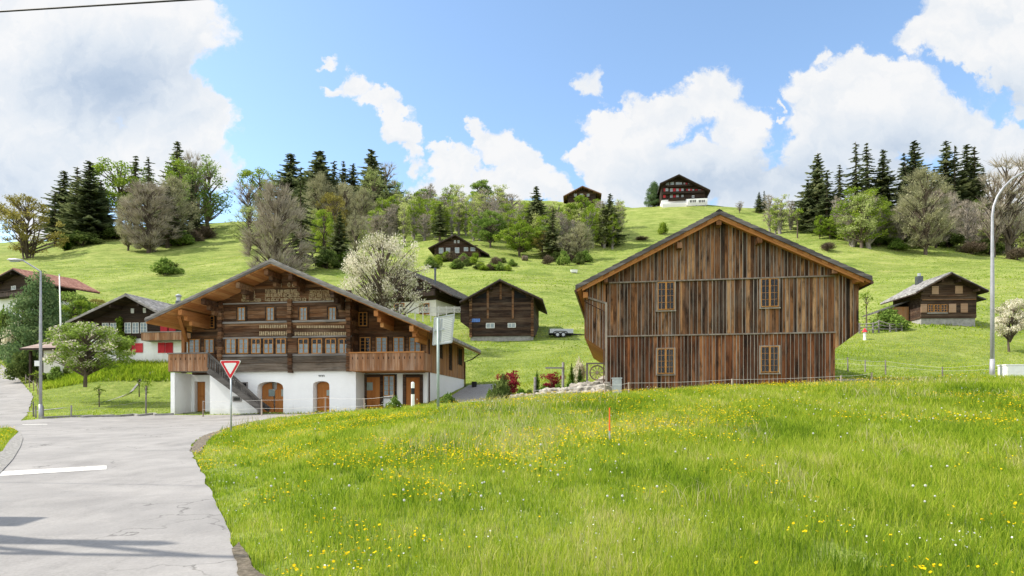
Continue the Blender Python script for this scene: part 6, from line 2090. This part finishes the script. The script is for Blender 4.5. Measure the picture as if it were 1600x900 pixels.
# middle clump behind the old chalet
clump([('bare', 432, 436, 279, 112, 118), ('umbrella', 408, 340, 265, 62, 262), ('airy', 388, 350, 284, 44, 250), ('spruce0', 455, 350, 240, 58, 230), ('spruce2', 470, 400, 262, 54, 150), ('spruce0', 500, 352, 236, 70, 225), ('spruce2', 522, 350, 252, 48, 235), ('spruce1', 537, 350, 252, 30, 240), ('spruce0', 552, 350, 256, 40, 240),
       ('spruce0', 580, 345, 234, 64, 230), ('sparse1', 583, 350, 262, 44, 222), ('bare2', 498, 352, 266, 60, 215), ('bare2', 540, 352, 282, 60, 215), ('airy', 603, 330, 252, 46, 262), ('sparse', 620, 323, 282, 42, 280), ('bare2', 470, 372, 300, 60, 190), ('bare2', 566, 368, 292, 52, 210), ('olive', 520, 360, 300, 60, 205), ('sparse1', 390, 380, 320, 56, 200)],
      {'bare': 'large dense grey brown budding tree', 'umbrella': 'bright green spreading treetop', 'airy': 'bare thin branched tree', 'spruce1': 'narrow dark spruce', 'spruce2': 'broad ragged spruce', 'spruce0': 'tall full spruce', 'sparse1': 'pale thin leaved tree',
       'bare2': 'grey green budding tree', 'sparse': 'half leaved round tree', 'olive': 'olive leaved tree'}, 'in the clump behind the old chalet')
clump([('leafy1', 506, 410, 326, 44), ('spruce0', 531, 412, 330, 34), ('bare2', 556, 402, 328, 44), ('sparse1', 488, 405, 322, 40), ('bush_bright', 568, 386, 358, 30), ('birch1', 588, 388, 326, 36), ('bush_dark', 512, 420, 390, 50), ('bush', 545, 412, 386, 40), ('bare', 592, 392, 336, 44)],
      {'leafy1': 'pale yellow green tree', 'spruce0': 'small dark spruce', 'bare2': 'grey budding tree', 'sparse1': 'whitish spring tree', 'bush_bright': 'bright yellow bush', 'birch1': 'slim green tree', 'bush_dark': 'dark bush', 'bush': 'green bush', 'bare': 'grey twiggy tree'}, 'above the old chalet roof')
b = ground_at(599, 66); h_ = EYE + (HY - 362) / F * 66 - b.z
place('blossom', b, h_, 118 / F * 66, 'large white blossoming tree spreading behind the old chalet roof', 'tree')
# skyline trees
plant('leafy0', 663, 323, 296, 38, 'round pale green tree on the skyline beside the hut', y0=200)
plant('leafy0', 751, 318, 283, 44, 'round dark green tree on the skyline above the belt', y0=200)
plant('pine', 1022, 320, 283, 32, 'dense green tree on the skyline beside the hotel', 'tree', y0=190)
for px, top, ks, lab in ((1186, 300, 'spruce1', 'tiny spruce alone on the skyline'), (1194, 298, 'spruce2', 'tiny ragged spruce next to another on the skyline')):
    plant(ks, px, 332, top, 13, lab, y0=190)
plant('airy', 1156, 333, 314, 14, 'tiny bare tree on the skyline right of the hotel', y0=190)
# young belt on the slope
belt = []
rbt = random.Random(8)
for px in np.arange(574, 975, 7.6):
    for k in range(2):
        q = px + rbt.uniform(-4, 4)
        base = np.interp(q, [570, 640, 700, 780, 850, 900, 975], [372, 372, 366, 374, 384, 386, 380]) + rbt.uniform(-14, 10) - 18 * k
        Hh = rbt.uniform(44, 66) * (1 - .12 * k)
        belt.append((rbt.choice(['birch0', 'birch0', 'birch1', 'birch1', 'birch2', 'birch3', 'birch3']), q, base, base - Hh, rbt.uniform(22, 32)))
LB = {'birch0': 'pale green young tree', 'birch1': 'mid green young tree', 'birch2': 'bright green young tree', 'birch3': 'bare grey young tree'}
for kx, q, base, top, w in belt:
    plant(kx, q, base, top, w, f'{LB[kx]} in the belt across the slope above the farmhouse', group='young trees of the belt', y0=60)
clump([('spruce0', 838, 384, 291, 38), ('spruce2', 864, 405, 325, 36), ('spruce0', 953, 386, 303, 30), ('spruce1', 943, 386, 318, 24), ('spruce1', 687, 378, 319, 24), ('leafy1', 812, 402, 347, 62), ('leafy0', 766, 388, 329, 48), ('leafy1', 909, 372, 304, 44), ('leafy1', 890, 374, 318, 34), ('leafy0', 848, 398, 352, 36), ('bare2', 906, 406, 346, 50), ('bare2', 884, 408, 362, 34), ('olive', 850, 404, 360, 36), ('leafy1', 926, 380, 322, 40)],
      {'spruce0': 'tall dark spruce', 'spruce2': 'broad olive spruce', 'spruce1': 'narrow dark spruce', 'leafy1': 'bright yellow green leafy tree', 'leafy0': 'mid green leafy tree', 'bare2': 'grey budding tree', 'olive': 'olive leaved tree'}, 'in the belt across the slope')
fr = random.Random(5)
gk = ['bush', 'bush_bright', 'bush_brown', 'bush_dark', 'tussock']
gw = {'bush': 'green bush', 'bush_bright': 'bright green bush', 'bush_brown': 'brown twiggy shrub', 'bush_dark': 'dark shrub', 'tussock': 'spiky light clump'}
for i in range(26):
    px = 672 + i * 5.0 + fr.uniform(-3, 3)
    kx = gk[(i * 3 + i // 5) % 5]
    base = fr.uniform(406, 421) + (3 if px > 740 else 0)
    plant(kx, px, base, base - fr.uniform(9, 19), fr.uniform(12, 22), f'{gw[kx]} in the garden below the farmhouse', group='shrubs of the farmhouse garden', y0=60)
for i, px in enumerate((856, 868, 880, 893, 905, 915)):
    plant(['bush_brown', 'bush_dark', 'bush'][i % 3], px, 414 - (i % 2) * 4, 396 - (i % 3) * 3, 20, f"{['brown twiggy shrub', 'dark shrub', 'green bush'][i % 3]} at the lower edge of the tree belt", group='shrubs below the belt', y0=60)
plant('bush_bright', 1036, 366, 346, 16, 'small bright yellow green bush on the pasture below the hotel', y0=90)
plant('bush_brown', 1002, 376, 369, 26, 'low brown scrub on the pasture below the hotel', y0=90)
# thin trees behind the barn ridge
clump([('birch3', 1203, 362, 302, 24), ('birch0', 1219, 366, 306, 32), ('sapling', 1246, 372, 322, 16), ('birch3', 1236, 360, 312, 24), ('birch1', 1212, 366, 318, 20)],
      {'birch3': 'bare slim tree', 'birch0': 'pale slim tree', 'sapling': 'thin young sapling', 'birch1': 'green slim tree'}, 'rising behind the right roof slope of the barn')
# right-hand wood
clump([('spruce0', 1278, 360, 240, 52), ('spruce2', 1292, 366, 268, 44), ('spruce1', 1262, 362, 282, 26), ('spruce1', 1312, 360, 258, 32), ('spruce2', 1337, 356, 223, 46), ('spruce1', 1354, 356, 224, 40), ('spruce0', 1380, 358, 234, 40), ('spruce0', 1428, 362, 221, 52), ('spruce1', 1412, 362, 240, 30),
       ('spruce0', 1478, 364, 220, 54), ('spruce2', 1492, 366, 228, 40), ('spruce0', 1510, 366, 226, 46), ('spruce1', 1522, 368, 230, 40), ('spruce2', 1460, 362, 262, 44), ('spruce1', 1536, 370, 262, 30)],
      {'spruce0': 'tall full dark spruce', 'spruce1': 'narrow dark spruce', 'spruce2': 'ragged olive spruce'}, 'in the wood on the right hilltop')
clump([('birch2', 1332, 386, 292, 52), ('birch2', 1358, 388, 292, 50), ('sparse1', 1346, 388, 300, 60), ('bare2', 1446, 398, 257, 92), ('bare', 1462, 388, 290, 60), ('leafy1', 1281, 374, 336, 20), ('leafy1', 1297, 374, 343, 22), ('airy', 1578, 404, 240, 90), ('airy', 1553, 402, 262, 56), ('airy', 1612, 404, 236, 90), ('bare2', 1418, 386, 300, 50)],
      {'birch2': 'yellow green spring tree with pale stems', 'sparse1': 'pale thin leaved tree', 'bare2': 'large grey green budding tree', 'bare': 'dense grey twiggy tree', 'leafy1': 'little bright green tree', 'airy': 'tall bare branched tree'}, 'at the edge of the right wood')
for i in range(46):
    q = 1304 + i * 6.9 + rbt.uniform(-4, 4)
    base = np.interp(q, [1300, 1340, 1400, 1480, 1560, 1620], [376, 388, 388, 386, 398, 402]) - rbt.uniform(0, 12)
    kx = rbt.choice(['birch0', 'birch3', 'birch3', 'birch3', 'birch1'])
    plant(kx, q, base, base - rbt.uniform(52, 82), rbt.uniform(22, 34), f"{LB[kx].replace('young ', 'slim ')} with pale stem along the edge of the right wood", group='slim trees of the right wood', y0=60)
clump([('bush', 1402, 392, 371, 28), ('bush_brown', 1293, 392, 376, 26), ('bush_dark', 1424, 386, 366, 40), ('bush_dark', 1372, 384, 366, 44), ('bush_dark', 1480, 386, 362, 50), ('bush_brown', 1518, 398, 374, 44), ('bush_dark', 1545, 398, 372, 44), ('bush_brown', 1590, 406, 384, 40), ('bush_dark', 1320, 374, 354, 40)],
      {'bush': 'round bright bush', 'bush_brown': 'pale twiggy bush', 'bush_dark': 'dark undergrowth bush'}, 'under the edge of the right wood')
# right field
b = hit(1577, 551); h_ = EYE + (HY - 466) / F * b.y - b.z
place('apple2', b, h_, 62 / F * b.y, 'small white blossoming tree with leaning trunk right of the tall street lamp', 'tree', yaw=0)
plant('bush', 1391, 516, 480, 46, 'leafy green bush in front of the small chalet lean-to')
plant('sapling', 1354, 508, 452, 16, 'thin bare sapling left of the small chalet')
# gardens on the left
b = ground_at(133, 49.5); b.z = max(b.z, EYE + (HY - 602) / F * 49.5)
place('apple', b, EYE + (HY - 503) / F * 49.5 - b.z, 112 / F * 49.5, 'white and green blossoming apple tree standing on the lawn', 'tree')
b = ground_at(62, 72)
place('pine', b, EYE + (HY - 424) / F * 72 - b.z, 106 / F * 72, 'big blue green conifer behind the left street lamp', 'tree')
clump([('bush_dark', 44, 594, 546, 52), ('bush_brown', 12, 548, 522, 34), ('bush_bright', 32, 562, 532, 36), ('bush', 6, 536, 480, 44, 84), ('bush_white', 26, 540, 500, 40, 76), ('leafy0', -6, 545, 430, 70, 88), ('bush_bright', 52, 556, 536, 32), ('leafy1', 12, 540, 462, 44, 92), ('bush', 22, 572, 552, 30), ('sparse1', 100, 540, 470, 60, 88), ('bush', 130, 520, 470, 60, 90), ('bush_bright', 78, 540, 506, 44, 80), ('olive', 150, 500, 466, 50, 98), ('leafy0', 112, 520, 455, 64, 80), ('leafy1', 130, 520, 468, 50, 79), ('leafy1', 34, 520, 470, 46, 80), ('bush_bright', 96, 540, 512, 46, 74), ('bush_dark', 12, 522, 486, 40, 78), ('bush', 38, 545, 508, 40, 74),
       ('bush_dark', 70, 600, 582, 22), ('bush', 90, 586, 570, 26, 60), ('bush_dark', 112, 580, 566, 26, 61), ('sapling', 58, 604, 578, 18)],
      {'bush_dark': 'rounded dark shrub', 'bush_brown': 'brown twiggy shrub', 'bush_bright': 'yellow green bush', 'bush': 'green bush', 'bush_white': 'white flowering shrub', 'leafy0': 'dark leafy tree', 'leafy1': 'bright leafy tree', 'sparse1': 'pale leafy tree', 'olive': 'olive leaved tree', 'sapling': 'small pale sapling'}, 'in the gardens by the side road')
clump([('sapling', 155, 636, 600, 14), ('sapling', 217.5, 621, 582, 14), ('sapling', 228.5, 645, 588, 13)], {'sapling': 'thin staked young tree'}, 'on the lawn')
# climber on the neighbour's wall
lv = []
rsn = np.random.RandomState(3)
Qn = Plan(200, 62, 561, -9)
for (px, rw, sx__, sz__, n_) in ((187.5, 506, 3, 9, 500), (188, 525, 5, 9, 800), (181, 537, 11, 6, 900), (192, 545, 10, 7, 900), (206, 530, 6, 5, 300), (172, 531, 7, 4, 300)):
    cpx = px + rsn.normal(size=n_) * sx__ * .5; crow = rw + rsn.normal(size=n_) * sz__ * .5
    for a, b_ in zip(cpx, crow):
        x, z = Qn.m(a, b_, -.3); lv.append((x, -.35 + rsn.normal() * .10, z))
tb = MB(); x, z = Qn.m(188, 556, -.1); x2_, z2_ = Qn.m(188, 498, -.1)
tb.tube([(x, -.2, z - .6), (x + .1, -.2, (z + z2_) / 2), (x2_, -.2, z2_)], [.06, .04, .015], 6)
t = thing('climbing_plant', 'green climber growing up the front of the chalet with red shutters', 'climber', Qn.O, Qn.th)
tb.build('stem', M['bark'], t)
v, q = quads_at(np.array(lv), .10, rsn); np_mesh('foliage', v, [q], M['l_bright'], [rsn.uniform(0, .75, len(q))], t)
# planted strip between chalet and barn
plant('maple', 797, None, 577, 34, 'red leaved maple left of the grey timber posts', Y=36.5)
plant('maple', 862, None, 579, 32, 'red leaved maple beside the timber arm near the barn', Y=37.2)
plant('thuja', 893, None, 566, 15, 'bright green cone shaped conifer by the wagon wheel', Y=36.8)
plant('thuja', 906, None, 570, 13, 'smaller bright conifer next to the cone shaped one by the wagon wheel', Y=36.6)
plant('thuja', 839, None, 577, 12, 'narrow dark young conifer between the two red maples', Y=36.9)
plant('bush_white', 904, None, 556, 22, 'pale flowering shrub behind the two bright conifers', Y=39)
plant('juniper', 783, None, 593, 36, 'dark spreading juniper on the gravel bank', Y=35.6)
plant('bush_dark', 786, None, 582, 16, 'upright dark shrub below the first red maple', Y=36.2)
for i, (px, top, w, kx) in enumerate(((815, 604, 18, 'thuja_shrub'), (850, 600, 20, 'thuja_shrub'), (872, 597, 20, 'bush'), (890, 594, 18, 'thuja_shrub'), (912, 590, 18, 'bush'), (828, 606, 16, 'bush'), (765, 606, 14, 'bush'))):
    plant(kx, px, None, top, w, 'low green plant in the bed above the boulders', group='low plants of the bed', Y=35.8 + .1 * i)
plant('bush', 617, None, 617, 24, 'leafy weed clump in the meadow by the rope fence end', Y=28.8)
plant('bush', 700, None, 612, 30, 'leafy weed clump at the foot of the white chalet side wall', Y=31.2)

# ------------------------------------------------------------------ meadow grass
rg = np.random.RandomState(42)
def blades(x, y, h, w, lean, rs, dz=0.0):
    n = len(x)
    z = zg(x, y) + dz
    a = rs.uniform(0, 2 * PI, n)
    ux, uy = np.cos(a), np.sin(a)
    lx, ly = -uy, ux
    la = rs.uniform(0, 2 * PI, n)
    le = lean * h * rs.uniform(.2, 1.2, n)
    dx, dy = np.cos(la) * le, np.sin(la) * le
    hw = w / 2
    b0 = np.stack([x - ux * hw, y - uy * hw, z - .03], 1); b1 = np.stack([x + ux * hw, y + uy * hw, z - .03], 1)
    m0 = np.stack([x + dx * .3 - ux * hw * .8, y + dy * .3 - uy * hw * .8, z + h * .55], 1); m1 = np.stack([x + dx * .3 + ux * hw * .8, y + dy * .3 + uy * hw * .8, z + h * .55], 1)
    t = np.stack([x + dx, y + dy, z + h * (1 - .25 * (le / (h + 1e-6)) ** 2)], 1)
    v = np.stack([b0, b1, m1, m0, t], 1).reshape(-1, 3)
    i = np.arange(n)[:, None] * 5
    return v, i + np.array([[0, 1, 2, 3]]), i + np.array([[3, 2, 4]])

def fbm2(x, y, s, seed):
    r = np.random.RandomState(seed)
    o = np.zeros_like(x)
    for k in range(6):
        ang = r.uniform(0, 2 * PI); f = s * (1.6 ** (k / 1.5)) * r.uniform(.7, 1.3)
        o += np.sin((x * math.cos(ang) + y * math.sin(ang)) * f + r.uniform(0, 6.28) + 1.2 * np.sin((x * math.sin(ang) - y * math.cos(ang)) * f * .7)) / (1 + .35 * k)
    return o / 2.6

def sample(n, Y0, Y1, p0, p1, power=1.0):
    u = rg.uniform(0, 1, n)
    Y = (Y0 ** power + u * (Y1 ** power - Y0 ** power)) ** (1 / power)
    px = rg.uniform(p0, p1, n)
    return (px - CX) / F * Y, Y
solid = [road_poly, gravel_poly, yard_poly]
def free(x, y):
    k = np.ones(len(x), bool)
    for q in solid: k &= ~inside(q, x, y)
    return k
# footprints to keep clear
def foot(Q, x0, x1, y0, y1):
    return [(Q.O.x + a * Q.a[0] + b_ * Q.n[0], Q.O.y + a * Q.a[1] + b_ * Q.n[1]) for a, b_ in ((x0, y0), (x1, y0), (x1, y1), (x0, y1))]
solid += [SOIL, SOIL2]
solid += [foot(C, -8.6, 9.6, -.15, 12.6), foot(B, -6.2, 6.2, .02, 14.3), path_poly, verge_poly]

x, y = sample(NB, 4.2, 36.5, -330, 1930, .95)
xa_, ya_ = sample(70000, 2.0, 10, 100, 4200, 1.0)          # the meadow goes on beside the camera
ka_ = (CX + F * xa_ / ya_ > 1930) | (ya_ < 4.2)
x, y = np.concatenate([x, xa_[ka_]]), np.concatenate([y, ya_[ka_]])
k = free(x, y); x, y = x[k], y[k]
edge = np.zeros(len(x))
# shorter toward the road
rp = np.array(road_poly)
def dist_road(x, y):
    d = np.full(len(x), 9.0)
    near = (x > -30) & (x < 3)
    xi, yi = x[near], y[near]
    dd = np.full(len(xi), 9.0)
    for q in rp[::2]:
        dd = np.minimum(dd, np.hypot(xi - q[0], yi - q[1]))
    d[near] = dd
    return d
dr = dist_road(x, y)
lush = fbm2(x, y, .55, 3)
clumpy = fbm2(x, y, 2.2, 12) + .7 * fbm2(x, y, 5.5, 13)
h = (.125 + .045 * clumpy + .085 * np.clip((x + 1.5) / 8 + .2, 0, 1) + .07 * lush) * np.clip(.28 + dr / 1.6, .25, 1) * rg.uniform(.55, 1.35, len(x))
h = np.clip(h, .03, .6)
bare = fbm2(x, y, .9, 9) + .5 * fbm2(x, y, 2.4, 10)
k = ~((bare > 1.12) & (rg.uniform(size=len(x)) < .72))
x, y, h = x[k], y[k], h[k]
w = (.0035 + .00055 * y) * rg.uniform(.7, 1.4, len(x))
v, q4, q3 = blades(x, y, h, w, .55, rg)
tone = np.clip(.52 + .20 * fbm2(x, y, .35, 5) + .20 * fbm2(x, y, 1.3, 6) + .17 * fbm2(x, y, 4.0, 7) + rg.uniform(-.32, .32, len(x)), 0, 1)
M['grass'] = leaf('meadow_grass', [(.0, (.085, .16, .016)), (.32, (.21, .315, .022)), (.60, (.345, .43, .036)), (.84, (.46, .49, .085)), (1, (.55, .50, .22))], .5, obj_rand=0)
gm = np_mesh('meadow_grass', v, [q4, q3], M['grass'], [tone, tone])
tag(gm, kind='stuff')
# broad leaved weeds in rosettes
wx, wy = sample(900, 8.0, 34, -250, 1850, .9)
k = free(wx, wy) & (fbm2(wx, wy, .6, 91) > .05); wx, wy = wx[k], wy[k]
cx_ = np.repeat(wx, 16) + rg.normal(size=len(wx) * 16) * .10; cy_ = np.repeat(wy, 16) + rg.normal(size=len(wx) * 16) * .10
kk_ = free(cx_, cy_) & (dist_road(cx_, cy_) > .25)
v, q4, q3 = blades(cx_, cy_, rg.uniform(.10, .30, len(cx_)), rg.uniform(.012, .034, len(cx_)), 1.0, rg)
tt = np.clip(np.repeat(rg.uniform(.02, .5, len(wx)), 16) + rg.uniform(-.1, .1, len(cx_)), 0, 1)
q4, q3, tt = q4[kk_], q3[kk_], tt[kk_]
tag(np_mesh('meadow_weeds', v, [q4, q3], M['grass'], [tt, tt]), kind='stuff')
# pale seed heads and long stalks in drifts
x, y = sample(15000, 7, 35, 350, 1900, 1.0)
k = free(x, y) & (fbm2(x, y, .4, 21) > .25); x, y = x[k], y[k]
v, q4, q3 = blades(x, y, rg.uniform(.32, .52, len(x)), .006 + .0004 * y, .8, rg)
M['seed'] = leaf('seed_stalks', [(0, (.30, .30, .10)), (1, (.46, .42, .24))], .3, obj_rand=0)
tt = rg.uniform(0, 1, len(x))
tag(np_mesh('seed_grass', v, [q4, q3], M['seed'], [tt, tt]), kind='stuff')
# buttercups
x, y = sample(85000, 5.5, 34, -100, 1750, .8)
dens_ = fbm2(x, y, .5, 31) * .7 + .5 * fbm2(x, y, 1.5, 32) + np.interp(CX + F * x / y, [300, 420, 900, 1250, 1750], [.10, .18, .20, .02, -.22]) + np.interp(y, [6, 10, 14, 24, 34], [-.38, -.10, .06, .06, -.08])
k = free(x, y) & (dens_ > rg.uniform(-.1, 1.3, len(x))); x, y = x[k], y[k]
n = len(x)
z = zg(x, y) + (.20 + .10 * np.clip((x + 1.5) / 8 + .2, 0, 1) + .05 * fbm2(x, y, .55, 3)) * np.clip(.3 + dist_road(x, y) / 1.6, .3, 1) * rg.uniform(.9, 1.25, n)
r = rg.uniform(.008, .016, n) * (1 + y * .018)
ax = norm(np.stack([rg.normal(size=n) * .45, rg.normal(size=n) * .45 - .15, np.ones(n)], 1))
uu = norm(np.cross(ax, rg.normal(size=(n, 3)))); ww = np.cross(ax, uu)
ring = [np.stack([x, y, z], 1) + (uu * math.cos(t_) + ww * math.sin(t_)) * r[:, None] + ax * (r * .45 * (i % 2))[:, None] for i, t_ in enumerate([2 * PI * i / 6 for i in range(6)])]
v = np.stack(ring, 1).reshape(-1, 3)
i = np.arange(n)[:, None] * 6
M['petal'] = leaf('yellow_petals', [(0, (.62, .40, .01)), (1, (.78, .60, .015))], .3, obj_rand=0)
tt = rg.uniform(0, 1, n)
tag(np_mesh('buttercup_flowers', v, [i + np.array([[0, 1, 2, 3]]), i + np.array([[0, 3, 4, 5]])], M['petal'], [tt, tt]), kind='stuff')
# small white meadow flowers
x, y = sample(14000, 6, 34, -100, 1800, .8)
k = free(x, y) & (fbm2(x, y, .7, 41) + .5 * fbm2(x, y, 2.0, 42) > rg.uniform(.1, 1.4, len(x))); x, y = x[k], y[k]
n = len(x)
z = zg(x, y) + (.15 + .08 * np.clip((x + 1.5) / 8 + .2, 0, 1)) * np.clip(.3 + dist_road(x, y) / 1.6, .3, 1) * rg.uniform(.9, 1.5, n)
c0 = np.stack([x, y, z], 1)
v, q = quads_at(c0, .010, rg, .7, 1.0)
M['white_petal'] = leaf('white_petals', [(0, (.55, .55, .50)), (1, (.80, .79, .74))], .3, obj_rand=0)
tag(np_mesh('white_flowers', v, [q], M['white_petal'], [rg.uniform(0, 1, n)]), kind='stuff')
# dandelion clocks, one by one
hd = MB(); 
bm_ = bmesh.new(); bmesh.ops.create_icosphere(bm_, subdivisions=2, radius=.026)
hd.add([tuple(v_.co + Vector((0, 0, 1))) for v_ in bm_.verts], [tuple(v_.index for v_ in f.verts) for f in bm_.faces]); bm_.free()
M['clock'] = leaf('dandelion_down', [(0, (.62, .62, .58)), (1, (.78, .78, .74))], .4, obj_rand=0)
dh = hd.build('seed_head', M['clock']); ds = MB(); ds.tube([(0, 0, 0), (.01, 0, .5), (0, 0, .975)], .004, 4); dst = ds.build('stem', M['l_mid'])
for o in (dh, dst): COL.objects.unlink(o)
x, y = sample(800, 8, 33, 330, 1650, .9)
k = free(x, y) & (fbm2(x, y, .45, 51) > rg.uniform(-.5, .9, len(x))); x, y = x[k][:220], y[k][:220]
for a, b_ in zip(x, y):
    hgt = rg.uniform(.26, .42)
    t = thing('dandelion_clock', 'round white dandelion clock standing above the meadow grass', 'flower', (a, b_, gz(a, b_) + hgt - 1), 0, 'dandelion clocks in the meadow')
    s_ = rg.uniform(.4, .7) * (1 + b_ * .008)
    t.location.z = gz(a, b_); t.scale = (s_, s_, hgt)
    o = bpy.data.objects.new('seed_head', dh.data); COL.objects.link(o); o.parent = t; o.scale = (1, 1, s_ / hgt); o.location = (0, 0, 1 - s_ / hgt)
    o = bpy.data.objects.new('stem', dst.data); COL.objects.link(o); o.parent = t
# lawn and far pasture tufts
x, y = sample(90000, 37, 66, -60, 1750, 1.0)
k = free(x, y); x, y = x[k], y[k]
hh = (.07 + .09 * np.clip(fbm2(x, y, .3, 61) + .3, 0, 1)) * rg.uniform(.6, 1.4, len(x))
pxx = CX + F * x / y
lawn = (pxx < 265) & (y < 62)
hh = np.where(lawn, hh * .5, hh)
v, q4, q3 = blades(x, y, hh, .05 + .0 * x, .6, rg)
tone = np.clip(.52 + .22 * fbm2(x, y, .16, 62) + np.where(lawn, -.02, .03) + rg.uniform(-.22, .22, len(x)), 0, 1)
tag(np_mesh('field_grass', v, [q4, q3], M['grass'], [tone, tone]), kind='stuff')
# rank bank below the neighbour's house
x, y = sample(26000, 57, 73, 60, 275, 1.0)
v, q4, q3 = blades(x, y, rg.uniform(.15, .6, len(x)), .07, .6, rg)
tone = np.clip(.44 + .2 * fbm2(x, y, .5, 71) + rg.uniform(-.2, .2, len(x)), 0, 1)
tag(np_mesh('bank_grass', v, [q4, q3], M['grass'], [tone, tone]), kind='stuff')
x, y = sample(70000, 66, 190, -60, 1700, .7)
v, q4, q3 = blades(x, y, rg.uniform(.05, .2, len(x)) * (.6 + .6 * np.clip(fbm2(x, y, .11, 81) + .4, 0, 1)), .16, .7, rg)
tone = np.clip(.46 + .2 * fbm2(x, y, .10, 82) + rg.uniform(-.2, .2, len(x)), 0, 1)
tag(np_mesh('pasture_grass', v, [q4, q3], M['grass'], [tone, tone]), kind='stuff')
